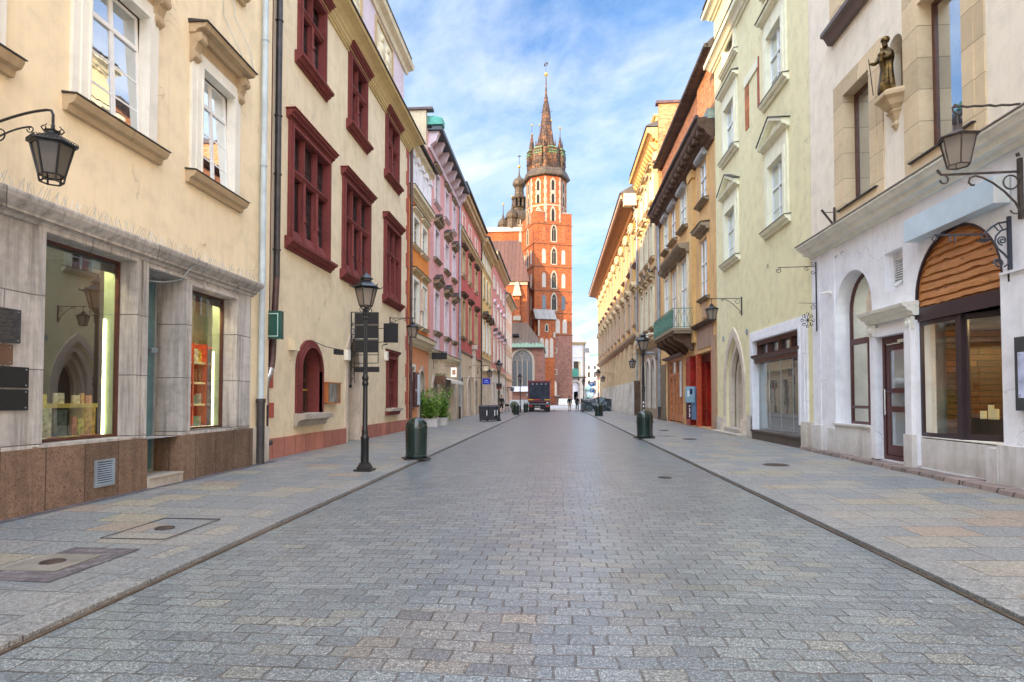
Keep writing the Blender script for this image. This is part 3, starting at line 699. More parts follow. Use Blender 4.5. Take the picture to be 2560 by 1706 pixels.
# ---- palace with red stone windows
B = Bld('palace_house', 'ochre cream house with carved dark red stone mullioned windows and relief frieze', FL(-6.7), 12.95, 26.35)
RS = M['redstone']
def redwin(u0, u1, v0, v1, lights, sl, gl=M['pane_dim'], trf=.63, hd=True):
    """mullioned stone cross window: deep stone frame, heavy mullions with sloping feet, small panes"""
    cw = .17; rd = .13
    B.hole(u0 - .02, u1 + .02, v0 - .05, v1 + .02, rd + .1); m = B.mb(); mw = .13; H = v1 - v0; vt = v0 + H * trf
    m.box(u0 - cw, u0, v0, v1 + cw, -rd, .07).box(u1, u1 + cw, v0, v1 + cw, -rd, .07).box(u0, u1, v1, v1 + cw, -rd, .067)
    m.box(u0 - cw * .55, u0 - .02, v0, v1 + cw * .5, 0, .11).box(u1 + .02, u1 + cw * .55, v0, v1 + cw * .5, 0, .11).box(u0 - .02, u1 + .02, v1 + .02, v1 + cw * .5, 0, .107)
    m.taper(u0, u1, v0 - .1, v0 + .30, -rd, .10, 0, .16)
    n = B.put(m, 'window', RS); q = B.mb()
    lw = (u1 - u0 - mw * (lights - 1)) / lights
    for i in range(lights - 1):
        a = u0 + (lw + mw) * (i + 1) - mw
        q.box(a + .02, a + mw - .02, v0, v1, -rd, -.03).box(a + .045, a + mw - .045, v0, v1, -rd, .02); q.taper(a - .015, a + mw + .015, v0, v0 + .62, -rd + .03, .085, .02, .04)
        q.tube([(a + mw / 2, v0 + .62, .02), (a + mw / 2, vt - .1, .02)], .045, 8).tube([(a + mw / 2, v0 + .62, .02), (a + mw / 2, v0 + .70, .02)], .07, 8)
    B.put(q, 'mullion', RS, n)
    B.put(B.mb().prof(u0, u1, [(vt - .09, -rd), (vt - .09, -.02), (vt - .03, .02), (vt, .05), (vt + .05, .05), (vt + .09, -.02), (vt + .09, -rd)]), 'transom', RS, n)
    f = B.mb(); g = B.mb()
    for i in range(lights):
        a = u0 + (lw + mw) * i; b = a + lw
        for c, e in ((v0 + .1, vt - .09), (vt + .09, v1)):
            f.box(a, a + .03, c, e, -rd - .06, -rd).box(b - .03, b, c, e, -rd - .06, -rd).box(a + .03, b - .03, c, c + .03, -rd - .06, -rd - .003).box(a + .03, b - .03, e - .03, e, -rd - .06, -rd - .003)
            k = max(2, round((e - c) / .3))
            for j in range(1, k): f.box(a + .045, b - .045, c + (e - c) * j / k - .008, c + (e - c) * j / k + .008, -rd - .05, -rd - .02)
            f.box((a + b) / 2 - .008, (a + b) / 2 + .008, c, e, -rd - .048, -rd - .018)
    B.put(f, 'sash', simple('dark_leading', (.035, .012, .012), .5), n); B.put(B.mb().box(u0, u1, v0, v1, -rd - .045, -rd - .04), 'pane', gl, n)
    def dent(y, a, b, name):
        h = B.mb().prof(a, b, [(y, 0), (y, .06), (y + .05, .08), (y + .06, .13), (y + .12, .15), (y + .16, .22), (y + .22, .24), (y + .22, 0)], .0, .0)
        k = int((b - a) / .085)
        for i in range(k): h.box(a + .02 + i * (b - a - .04) / k, a + .02 + i * (b - a - .04) / k + .045, y + .055, y + .11, .08, .165)
        o = B.put(h, name, RS, n); return o
    if hd:
        o = dent(v1 + cw + .002, u0 - cw - .12, u1 + cw + .12, 'hood'); y = v1 + cw + .224
        B.put(B.mb().box(u0 - cw - .16, u1 + cw + .16, y, y + .015, 0, .27), 'flashing', simple('red_flashing', (.22, .04, .03), .5), o)
    y = sl
    h = B.mb().prof(u0 - cw - .14, u1 + cw + .14, [(y - .24, 0), (y - .24, .05), (y - .18, .07), (y - .16, .12), (y - .09, .17), (y - .07, .24), (y, .25), (y + .08, .06), (y + .08, 0)])
    k = int((u1 - u0 + .5) / .1)
    for i in range(k): h.ball(tuple(B.F.P(u0 - cw - .08 + i * (u1 - u0 + .5) / k, y - .16, .12)), .032, 6)
    B.put(h, 'sill', RS, n); return n
for a, b in ((14.85, 16.35), (18.6, 20.1), (22.78, 24.35)): redwin(a, b, 10.50, 12.62, 2, 10.42)
for a, b in ((14.4, 16.75), (18.15, 20.55), (22.65, 24.68)): redwin(a, b, 5.55, 8.36, 3, 5.47)
# ground floor: arched window, door, small window
r = B.window(14.98, 16.35, 1.12, 2.26, RS, M['brownsash'], M['pane_dim'], cw=.2, cp=.06, rd=.42, nx=1, tr=(.5,), bar=.05, arch='round', rise=.62, name='arched_window', base=False, steps=3)
B.put(B.mb().prof(14.72, 16.68, [(.78, 0), (.78, .08), (.9, .12), (.96, .2), (.97, .3), (1.1, .3), (1.12, 0)]), 'sill', M['steps'], r)
B.put(B.mb().box(15.02, 16.30, 1.72, 1.77, -.36, -.33), 'sash_bar', simple('ochre_bar', (.55, .32, .06)), r)
n = B.window(23.08, 24.4, 1.13, 3.1, RS, M['redwin'], simple('red_curtain_glass', (.16, .05, .05), .08, var=.5, vscale=3, coat=.6), cw=.14, cp=.05, rd=.2, nx=1, tr=(.56,), mun=(.28, .8), bar=.07,
             hood=('flat', .02, .16, .16, .06, RS), name='window', base=False)
B.put(B.mb().prof(22.85, 24.62, [(.84, 0), (.84, .1), (.98, .16), (1.0, .2), (1.0, 0)]), 'sill', RS, n); B.put(B.mb().box(22.83, 24.65, 1.002, 1.1, 0, .26), 'sill', M['steps'], n)
ip = archpts(18.62, 19.72, 2.55, 'point', 1.0); B.hole(18.6, 19.74, .08, 3.55, .5)
B.fill.append((ip[:8] + [(18.6, 3.55)], .48)); B.fill.append((ip[7:] + [(19.74, 3.55)], .48))
op = archpts(18.38, 19.96, 2.55, 'point', 1.32)
m = B.mb().band(ip, op, -.5, .03).box(18.38, 18.62, .1, 2.55, -.5, .03).box(19.72, 19.96, .1, 2.55, -.5, .03).box(19.70, 20.0, 2.45, 2.55, 0, .06)
dr = B.put(m, 'doorway', M['limestone'])
B.put(B.mb().box(18.62, 19.72, .1, 2.3, -.42, -.36), 'door_leaf', M['doorwood'], dr)
m = B.mb()
for i in range(9):
    u = 18.66 + i * .13; m.tube([(u, 2.3, -.38), (u, 2.55 + max(0, .9 - abs(u - 19.17) * 1.6), -.38)], .008, 5)
for i in range(5):
    for j in range(3): m.tube(spiral(18.78 + i * .2, 2.45 + j * .22, .09, .02, 0, 5, 10, -.37), .007, 4)
B.put(m, 'fanlight_grille', M['iron'], dr); B.put(B.mb().box(18.62, 19.72, 2.3, 3.5, -.46, -.45), 'fanlight', M['pane_dim'], dr)
B.put(B.mb().box(19.55, 19.58, 1.1, 1.3, -.36, -.31), 'handle', M['zinc'], dr)
B.each(B.mb().box(12.97, 18.38, .02, .56, -.05, .07).box(19.96, 26.33, .02, .56, -.05, .07), 'plinth', M['redplinth'])
B.put(B.mb().box(12.95, 13.34, .56, 13.2, 0, .03), 'corner_strip', stone('dark_red_quoins', (.15, .03, .03), .25, .8, .42, .012))
m = B.mb()
for i in range(20):
    w = .42 if i % 2 else .24; m.box(26.33 - w, 26.34, .6 + i * .62, .6 + i * .62 + .6, 0, .03)
for i, (a, b) in enumerate(((1.05, 1.4), (1.75, 2.15), (2.6, 2.9))): m.box(13.34, 13.62 - .05 * i, a, b, 0, .02)
B.each(m, 'quoin', stone('brick_red_quoins', (.40, .10, .07), .2))
B.wall(M['palace'], 0, 13.0, depth=12)
o = B.put(B.mb().prof(12.95, 26.4, [(12.75, 0), (12.75, .05), (12.82, .06), (12.83, .1), (12.88, .11), (12.9, .14), (12.98, .16), (13.02, .2), (13.1, .24), (13.22, .34), (13.32, .48), (13.36, .55), (13.46, .57), (13.46, 0)], 0, 1), 'eaves_cornice', plaster('ochre_cornice', (.60, .45, .22), (.35, .25, .12), .4))
B.put(B.mb().prof(12.95, 26.4, [(13.462, -.2), (13.462, .62), (13.50, .62), (13.62, -.2)], 0, 1), 'flashing', M['sill_metal'], o)
B.put(B.mb().box(12.95, 26.3, 13.4, 16.75, -.5, -.22), 'attic_wall', M['lilac'])
B.put(B.mb().prof(12.95, 26.3, [(16.5, -.22), (16.5, -.15), (16.7, -.1), (16.85, .08), (17.05, .12), (17.05, -.5)], 0, 1), 'attic_cornice', M['trimcream'])
B.put(B.mb().prof(12.95, 26.3, [(17.052, .15), (17.1, .15), (20.8, -6.5), (17.2, -12)], 0, 0), 'roof', M['roofdark'])
def relief(u0, u1, v0, v1, d, seed):
    rr = random.Random(seed); fr = B.mb(); fr.box(u0 - .1, u0, v0 - .1, v1 + .1, d, d + .07).box(u1, u1 + .1, v0 - .1, v1 + .1, d, d + .07).box(u0, u1, v0 - .1, v0, d, d + .068).box(u0, u1, v1, v1 + .1, d, d + .068)
    o = B.put(fr, 'relief_panel', M['ochretrim']); m = B.mb(); nu, nv = 44, 44
    blobs = []
    for k in range(9):   # two standing figures and scrolls as overlapping swells
        blobs.append((rr.uniform(.1, .9), rr.uniform(.05, .95), rr.uniform(.05, .16), rr.uniform(.04, .11)))
    for cx in (.32, .68): blobs += [(cx, .82, .07, .12), (cx, .62, .11, .13), (cx, .4, .12, .12), (cx - .05, .16, .07, .1), (cx + .07, .16, .07, .1), (cx + .16, .6, .06, .09)]
    b = len(m.v)
    for i in range(nu + 1):
        for j in range(nv + 1):
            x, y = i / nu, j / nv; h = 0
            for bx, by, br, bh in blobs:
                q = ((x - bx) ** 2 + (y - by) ** 2 * .8) / (br * br)
                if q < 1: h = max(h, bh * math.sqrt(1 - q))
            h += .035 * abs(mnoise.noise(Vector((x * 9, y * 9, seed)))) 
            m.v.append(B.F.P(u0 + (u1 - u0) * x, v0 + (v1 - v0) * y, d + .005 + h))
    for i in range(nu):
        for j in range(nv): m.face([b + i * (nv + 1) + j, b + (i + 1) * (nv + 1) + j, b + (i + 1) * (nv + 1) + j + 1, b + i * (nv + 1) + j + 1])
    B.put(m, 'carving', M['trimcream'], o, smooth=True)
for i, (a, b) in enumerate(((14.6, 16.6), (18.2, 20.2), (22.0, 24.2))): relief(a, b, 13.95, 16.2, -.22, i + 2)
B.pipe(13.42, 4.35, 13.2, .14, .075, M['darkpipe'], clips=(5.0, 6.8, 8.2, 10.5, 12.0))
o = B.put(B.mb().tube([(13.42, 4.35, .14), (13.36, 3.6, .14), (13.22, 2.4, .16), (13.16, 2.2, .16)], .075, 10), 'drainpipe', M['brownpipe'], smooth=True)
B.put(B.mb().tube([(13.16, 2.2, .16), (13.1, 2.05, .15), (12.98, 1.9, .14), (12.94, 1.7, .14), (12.94, 1.35, .14)], .07, 10), 'elbow', simple('galvanised_pipe', (.55, .57, .6), .3, .8, var=.3, vscale=12), o, smooth=True)
B.put(B.mb().tube([(12.94, .1, .14), (12.94, 1.35, .14)], .08, 10).tube([(12.94, .75, .14), (12.94, .85, .14)], .1, 10).tube([(12.94, .45, .14), (13.1, .5, .22)], .06, 8), 'pipe_foot', M['darkpipe'], o, smooth=True)
B.pipe(26.45, 1.3, 13.0, .12, .07, M['brownpipe'], clips=(3.5, 6, 9), foot=(1.2, .075, M['brownpipe']))
B.put(B.mb().box(14.38, 14.68, 2.72, 3.0, 0, .16), 'alarm_box', M['trimcream'])
B.put(B.mb().box(18.28, 18.5, 2.72, 3.05, 0, .14), 'alarm_box', M['trimwhite']); B.put(B.mb().box(22.7, 22.86, 3.0, 3.35, 0, .12), 'alarm_box', M['trimwhite'])

# ---- generic helper for the narrow houses further up
def house(name, label, F, u0, u1, h, wallm, cols, rows, gh=None, gmat=None, eave=None, bands=(), depth=10, roofm=None, rise=2.5, ground=(), pipes=(), glass=None, rd=.18):
    B = Bld(name, label, F, u0, u1)
    for ri, row in enumerate(rows):
        v0, v1 = row['v']
        for ci, (a, b) in enumerate(row.get('cols', cols)):
            kw = {k: x for k, x in row.items() if k not in ('v', 'cols')}
            B.window(a, b, v0, v1, kw.pop('wm', M['trimcream']), kw.pop('sm', M['greysash']), kw.pop('gm', glass or M['pane']), **{**dict(cw=.16, cp=.05, rd=rd, nx=1, tr=(.66,), mun=(.33,), base=False), **kw})
    for g in ground:
        k = g[0]
        if k == 'arch':
            _, a, b, vs, mt, dm, gn = g; r = B.window(a, b, .12, vs, mt, dm, gn, cw=.2, cp=.05, rd=.4, nx=1, tr=(.72,), arch='round', base=False, name='arched_doorway')
        if k == 'point':
            _, a, b, vs, mt, dm, gn = g; r = B.window(a, b, .12, vs, mt, dm, gn, cw=.22, cp=.05, rd=.4, nx=0, tr=(), arch='point', base=False, name='arched_doorway')
        if k == 'rect':
            _, a, b, v0, v1, mt, dm, gn = g; r = B.window(a, b, v0, v1, mt, dm, gn, cw=.14, cp=.04, rd=.3, nx=1, tr=(.75,), base=False, name='shop_window' if v0 > .3 else 'door')
    if gh:
        B.wall(gmat, 0, gh, depth=depth, name='ground_floor_wall', top=False); B.wall(wallm, gh, h, depth=depth)
    else: B.wall(wallm, 0, h, depth=depth)
    for b_ in bands: B.cornice(*b_[:3], b_[3], cap=b_[4] if len(b_) > 4 else None)
    if eave: B.cornice(h - eave[0], h, eave[1], eave[2], name='eaves_cornice', cap=M['sill_metal'], e0=.0, e1=.0)
    B.roof(h + .06, rise, 5, roofm or M['roofdark'], (eave[1] + .05) if eave else .1, gut=M['darkpipe'])
    for p in pipes: B.pipe(p[0], p[1], p[2], .1, .06, p[3] if len(p) > 3 else M['darkpipe'])
    return B

# orange house, white attic storey with pilasters
B = house('narrow_house', 'narrow orange house with white pilastered top storey and salmon ground floor', FL(-6.8), 26.6, 31.2, 13.55, M['orange'], ((27.6, 28.75), (29.45, 30.5)),
    [dict(v=(5.05, 7.2), gm=M['pane_dim'], wm=M['trimwhite'], sill=(.06, .14, .18, M['trimcream']), hood=('flat', .16, .2, .24, .05, M['ochretrim'])), dict(v=(8.85, 10.2), gm=M['pane_dim'], wm=M['trimwhite'], sill=(.06, .12, .16, M['trimcream']), hood=('flat', .12, .16, .22, .05, M['trimcream']))],
    gh=4.2, gmat=M['salmon'], eave=(.5, .35, M['trimcream']), bands=((3.98, 4.5, .45, M['trimcream'], M['sill_metal']), (10.95, 11.4, .34, M['trimcream'], M['sill_metal'])),
    ground=(('rect', 27.15, 28.0, 1.05, 3.0, M['trimwhite'], M['brownsash'], M['pane_dim']), ('point', 28.9, 30.0, 2.2, M['limestone'], M['doorwood'], M['doorwood'])))
B.put(B.mb().box(26.6, 31.2, 11.4, 13.1, 0, .03), 'attic_wall', M['white']); m = B.mb()
for i in range(5):
    u = 26.8 + i * .98; m.box(u, u + .34, 11.42, 12.85, .03, .16).box(u - .06, u + .40, 12.85, 13.0, .03, .24).box(u - .04, u + .38, 11.42, 11.6, .03, .2); m.poly(archpts(u - .02, u + .36, 13.0, 'round', .16, 8), .03, .22)
B.each(m, 'pilaster', M['white']); B.put(B.mb().box(26.7, 30.6, 13.62, 15.1, -.9, -.5).prof(26.6, 30.7, [(15.1, -.9), (15.1, -.45), (15.25, -.4), (15.3, -.9)]).poly(archpts(27.6, 29.4, 15.3, 'round', .7, 10), -.9, -.6), 'attic_gable', M['white'])
B.put(B.mb().box(29.12, 29.28, 5.9, 7.0, .0, .22), 'wall_figure', M['limestone'])
B.put(B.mb().box(30.9, 31.18, 13.5, 17.0, -1.4, -.12), 'fire_wall', M['buff'])
B.put(B.mb().box(30.8, 31.25, 17.0, 17.12, -1.5, .25), 'wall_cap', M['brownpipe'])
# pink house with green copper eaves corner
B = house('tall_house', 'tall pink house with pale lilac trim, modillion eaves and green copper roof end', FL(-6.9), 31.2, 41.4, 16.1, M['pink'], ((33.1, 34.3), (36.2, 37.3), (38.9, 39.9)),
    [dict(v=(5.3, 7.6), wm=M['lilac'], sill=(.1, .2, .25, M['weatherwood']), hood=('ped', .24, .15, .34, .08, M['weatherwood']), apron=(1.05, .05, M['lilac'])),
     dict(v=(9.5, 11.2), wm=M['lilac'], sill=(.1, .16, .2, M['weatherwood']), hood=('ped', .18, .14, .30, .08, M['weatherwood'])),
     dict(v=(12.75, 14.5), wm=M['lilac'], sill=(.06, .12, .14, M['lilac']), hood=('flat', .1, .16, .2, .04, M['weatherwood']))],
    gh=4.0, gmat=M['buff'], eave=None, bands=((3.85, 4.2, .25, M['trimcream'], M['sill_metal']),), rise=3,
    ground=(('arch', 32.6, 33.7, 2.1, M['limestone'], M['doorwood'], M['pane_dim']), ('rect', 36.6, 37.9, .9, 2.7, M['steps'], M['brownsash'], M['pane_dim']), ('rect', 39.3, 40.3, .12, 2.6, M['limestone'], M['brownsash'], M['pane_dim'])))
m = B.mb()
for i in range(8):
    u = 31.4 + i * 1.4; m.prof(u, u + .34, [(15.35, 0), (15.35, .16), (15.55, .42), (15.8, .5), (16.0, .6), (16.05, .6), (16.05, 0)])
B.each(m, 'modillion', M['lilac']); B.put(B.mb().prof(31.25, 41.4, [(15.1, 0), (15.1, .12), (15.3, .16), (15.3, 0)]), 'frieze_moulding', M['lilac'])
B.put(B.mb().box(31.2, 41.5, 16.06, 16.3, -.5, .78), 'eaves_board', simple('dark_blue_grey_eaves', (.06, .08, .09), .5)); B.put(B.mb().prof(31.1, 31.7, [(16.302, -.4), (16.302, .84), (16.62, .84), (16.74, .5), (16.78, -.4)]), 'copper_roof_end', M['copper'])
B.pipe(41.3, .9, 16, .14, .075, M['zinc'], foot=(.8, .08, M['darkpipe']))
# rose red house
B = house('tall_house', 'tall rose red house with three buff arches at street level', FL(-7.0), 41.5, 54.7, 16.9, M['rose'], ((43.6, 44.9), (46.9, 48.3), (50.6, 52.0)),
    [dict(v=(6.1, 8.9), wm=M['ochretrim'], sm=M['brownsash'], gm=M['pane'], cw=.14, nx=1, tr=(.6,), mun=(.3, .8), sill=(.1, .2, .2, M['weatherwood']), hood=('flat', .12, .24, .32, .1, M['darkcornice'])),
     dict(v=(10.8, 12.6), wm=M['ochretrim'], sill=(.06, .14, .18, M['trimcream']), hood=('flat', .08, .2, .3, .1, M['darkcornice'])),
     dict(v=(14.35, 15.4), wm=M['trimwhite'], sill=(.06, .1, .12, M['trimcream']))],
    gh=4.95, gmat=M['buff'], eave=(.75, .55, M['ochretrim']), bands=((4.9, 5.05, .12, M['brownsash']), (13.35, 13.9, .3, M['ochretrim'], M['sill_metal'])),
    ground=tuple(('arch', a, a + 1.5, 2.35, M['limestone'], M['doorwood'], M['pane_dim']) for a in (42.6, 46.4, 50.4)), pipes=((54.6, .2, 16),))
B.put(B.mb().box(41.5, 54.7, 14.0, 16.1, 0, .03), 'attic_wall', M['rosepale']); m = B.mb()
for i in range(34): m.box(41.7 + i * .38, 41.7 + i * .38 + .2, 16.2, 16.45, 0, .4)
B.each(m, 'dentil', M['ochretrim']); B.put(B.mb().box(48.9, 49.25, 3.2, 5.9, 0, .3).box(48.75, 49.4, 5.6, 5.95, 0, .45), 'wall_column', M['limestone'])
for x in range(3): pass
# yellow house
B = house('narrow_house', 'narrow yellow house with tall arched top windows further up on the left', FL(-7.0), 54.8, 64.0, 16.6, M['yellow'], ((56.3, 57.4), (58.9, 60.0), (61.4, 62.5)),
    [dict(v=(6.0, 9.0), wm=M['trimwhite'], sill=(.08, .14, .15, M['trimcream']), hood=('ped', .1, .18, .45, .1, M['darkcornice'])), dict(v=(11.2, 12.8), arch='round', wm=M['trimcream'], sill=(.08, .14, .15, M['trimcream'])), dict(v=(14.5, 15.7), wm=M['trimwhite'])],
    gh=5.4, gmat=M['buff'], eave=(.9, .7, M['ochretrim']), bands=((4.0, 4.3, .25, M['trimcream']), (5.3, 5.5, .15, M['trimcream']), (13.9, 14.2, .2, M['trimcream'])),
    ground=(('rect', 56.0, 57.4, .12, 3.3, M['limestone'], M['brownsash'], M['pane_dim']), ('rect', 59.0, 60.2, .12, 3.3, M['limestone'], M['brownsash'], M['pane_dim']), ('rect', 61.6, 62.8, .12, 3.1, M['limestone'], M['whitesash'], M['pane'])))
# striped rose house
B = house('tall_house', 'rose house with horizontal rustication and white window surrounds near the square', FL(-7.0), 64.1, 81.0, 17.6, M['stripe'], ((66.0, 67.3), (70.0, 71.3), (74.0, 75.3), (78.0, 79.3)),
    [dict(v=(5.6, 8.4), wm=M['trimwhite'], sill=(.1, .16, .2, M['trimwhite']), hood=('ped', .15, .18, .4, .1, M['lilac'])), dict(v=(10.0, 12.0), wm=M['trimwhite'], sill=(.06, .14, .15, M['trimwhite']), hood=('seg', .08, .16, .25, .05, M['lilac'])), dict(v=(13.9, 15.3), wm=M['trimwhite'], sill=(.06, .1, .1, M['trimwhite']))],
    gh=4.6, gmat=M['trimwhite'], eave=(.8, .7, M['ochretrim']), bands=((4.4, 4.8, .3, M['trimcream']),),
    ground=tuple(('rect', a, a + 1.6, .12, 3.1, M['limestone'], M['brownsash'], M['pane_dim']) for a in (65.6, 69.6, 73.6, 77.8)), pipes=((80.9, .2, 17, M['zinc']),))
m = B.mb()
for i in range(22): m.box(64.1, 81.0, 5.2 + i * .52, 5.215 + i * .52, 0, .012)
B.put(m, 'rustication_joint', M['lilac'])
# peach house at the corner of the square
B = house('corner_house', 'pale peach house at the left corner of the square beside the church', FL(-7.0), 81.1, 94.0, 15.9, M['peach'], ((83.2, 84.3), (87, 88.1), (90.5, 91.6)),
    [dict(v=(5.2, 7.4), wm=M['trimwhite'], sill=(.06, .14, .15, M['trimwhite']), hood=('flat', .08, .14, .2, .05, M['trimwhite'])), dict(v=(9.2, 11.2), wm=M['trimwhite'], sill=(.06, .14, .15, M['trimwhite'])), dict(v=(12.8, 14.2), wm=M['trimwhite'])],
    gh=4.2, gmat=M['peach'], eave=(.6, .6, M['ochretrim']), bands=((4.1, 4.4, .2, M['ochretrim']), (8.4, 8.6, .12, M['trimcream'])), depth=16,
    ground=(('rect', 83, 84.6, .12, 3.0, M['limestone'], M['brownsash'], M['pane_dim']), ('rect', 87, 88.6, .12, 3.0, M['limestone'], M['brownsash'], M['pane_dim'])), rise=4)
B.put(B.mb().prof(84, 86.5, [(3.05, 0), (3.05, .95), (3.12, .97), (3.2, 0)]), 'door_canopy', M['roofdark'])

B.put(B.mb().box(81.1, 94.0, 0, 31, -40, -16), 'shade_block', M['peach'])  # unseen block added to shade the lower church tower
# ================================================================== RIGHT SIDE
# ---- white / pale cream house with the restaurant
B = Bld('town_house', 'house nearest on the right, white ground floor with arches and pale cream upper wall', FR(7.0), -14, 16.68)
SD = M['sand']
def stonewin(u0, u1, v0, v1, **k):
    r = B.window(u0, u1, v0, v1, SD, M['brownsash'], M['pane_sky'], cw=.52, cp=.03, rd=.30, nx=0, tr=(), bar=.085, base=True, steps=2, topw=.42, **k)
    B.put(B.mb().box(u0 - .3, u1 + .3, v0 - .03, v0, -.2, .1), 'flashing', M['sill_metal'], r)
stonewin(13.55, 14.72, 6.12, 8.85)
stonewin(10.55, 11.75, 6.12, 9.1)
for a in (-12, -8.5, -5, -1.5, 2, 5): stonewin(a, a + 1.2, 6.12, 8.9)
for a in (-12, -8.5, -5, -1.5, 2, 5, 9.2, 13.65): stonewin(a + .1, a + 1.2, 11.0, 13.2)
B.put(B.mb().prof(13.2, 15.3, [(10.42, 0), (10.42, .12), (10.6, .22), (10.62, .3), (10.72, .3), (10.74, 0)]), 'window_ledge', simple('dark_ledge', (.14, .1, .09), .5))
# niche for the statue
nip = archpts(12.32, 12.82, 8.75, 'round', None, 10); B.hole(12.32, 12.82, 7.82, 9.0, .25); B.fill.append((nip[:6] + [(12.32, 9.0)], .25)); B.fill.append((nip[5:] + [(12.82, 9.0)], .25))
B.put(B.mb().box(12.3, 12.84, 7.8, 9.02, -.27, -.25), 'niche_back', simple('niche_brown', (.22, .15, .09), .8))
c = B.mb(); rows_ = [(.36, .30, 7.78), (.38, .34, 7.72), (.38, .34, 7.66), (.30, .26, 7.6), (.26, .2, 7.5), (.16, .12, 7.42), (.2, .16, 7.38), (.15, .11, 7.33), (.07, .05, 7.2), (.1, .08, 7.12), (.03, .02, 7.02)]
for i in range(len(rows_) - 1):
    (w, p, v), (w2, p2, v2) = rows_[i], rows_[i + 1]; u = 12.57
    c.solid([(u - w, v, 0), (u - w * .55, v, p), (u + w * .55, v, p), (u + w, v, 0), (u - w2, v2, 0), (u - w2 * .55, v2, p2), (u + w2 * .55, v2, p2), (u + w2, v2, 0)], [(0, 1, 2, 3), (7, 6, 5, 4), (0, 4, 5, 1), (1, 5, 6, 2), (2, 6, 7, 3), (3, 7, 4, 0)])
B.put(c, 'statue_console', simple('ochre_console', (.52, .38, .22), .8))
# ground floor openings
AW = (13.66, 15.35)            # tall arched window
ap = archpts(*AW, 3.62, 'round', .92); B.hole(AW[0], AW[1], .88, 4.54, .42); B.fill.append((ap[:8] + [(AW[0], 4.54)], .42)); B.fill.append((ap[7:] + [(AW[1], 4.54)], .42))
WA = (9.78, 12.05); wp = archpts(*WA, 3.42, 'round', 1.14, 20); B.hole(*WA, .18, 4.57, .35); B.fill.append((wp[:11] + [(WA[0], 4.57)], .35)); B.fill.append((wp[10:] + [(WA[1], 4.57)], .35))
B.hole(12.28, 13.40, .2, 2.86, .16)
B.hole(12.45, 13.1, 3.78, 4.58, .22)
B.wall(M['white'], 0, 5.5, depth=14, name='ground_floor_wall', top=False)
B.wall(M['paleupper'], 5.5, 18.5, depth=14)
B.put(B.mb().prof(-14, 16.66, [(5.30, 0), (5.30, .06), (5.38, .08), (5.40, .2), (5.5, .22), (5.52, .3), (5.6, .34), (5.62, .38), (5.66, .38), (5.72, 0)], 0, .5), 'string_cornice', M['trimwhite'])
B.put(B.mb().prof(-14, 16.66, [(5.722, 0), (5.67, .40), (5.69, .40), (5.76, 0)], 0, .5), 'flashing', stone('cornice_top_slate', (.3, .27, .24), .3))
m = B.mb().box(15.36, 15.72, .75, 5.3, 0, .03).box(12.03, 12.21, .8, 2.95, 0, .13).box(16.2, 16.66, .75, 5.3, 0, .02)
B.each(m, 'pilaster', M['white'])
B.each(B.mb().box(15.36, 15.76, .1, .75, 0, .07).box(16.1, 16.68, .1, .8, 0, .08).box(13.69, 15.355, .1, .85, 0, .06).box(13.69, 15.42, .852, .9, 0, .10).box(12.02, 12.3, .1, .8, 0, .14).box(9.80, 12.02, .12, .74, -.34, -.02), 'base', plaster('grubby_white_base', (.66, .62, .58), (.3, .24, .18), .8, .008))
# arched window: maroon frame, bright room behind
MR = M['maroon']; f = B.mb(); d = -.36; a, b = AW; inn = archpts(a + .07, b - .07, 3.62, 'round', .85)
f.band(inn, archpts(AW[0] + .003, AW[1] - .003, 3.62, 'round', .917), d - .03, d + .03).box(a, a + .07, .88, 3.62, d - .03, d + .03).box(b - .07, b, .88, 3.62, d - .03, d + .03).box(a + .07, b - .07, .88, .95, d - .03, d + .03).box(a + .07, b - .07, 2.82, 2.96, d - .03, d + .035)
f.box(a + .07, b - .07, 1.26, 1.33, d - .03, d + .035).box(14.43, 14.52, .95, 2.82, d - .03, d + .032)
r = B.put(f, 'arched_window', MR); B.put(B.mb().poly([(a, .88)] + ap + [(b, .88)], d - .004, d + .004), 'pane', M['shopglass'], r)
room(B, 12.6, 16.3, .8, 4.62, -.46, -3.2, simple('bright_room_wall', (.78, .74, .68), .8), name='room', back=simple('room_back', (.62, .6, .55), .8))
lp = simple('warm_lamp', (1, .85, .6), .4, var=0, emit=((1, .68, .32), 70))
B.put(B.mb().box(14.3, 14.9, 4.45, 4.5, -1.5, -1.2), 'ceiling_lamp', simple('white_lamp', (1, 1, 1), .4, var=0, emit=((1, .95, .9), 22)))
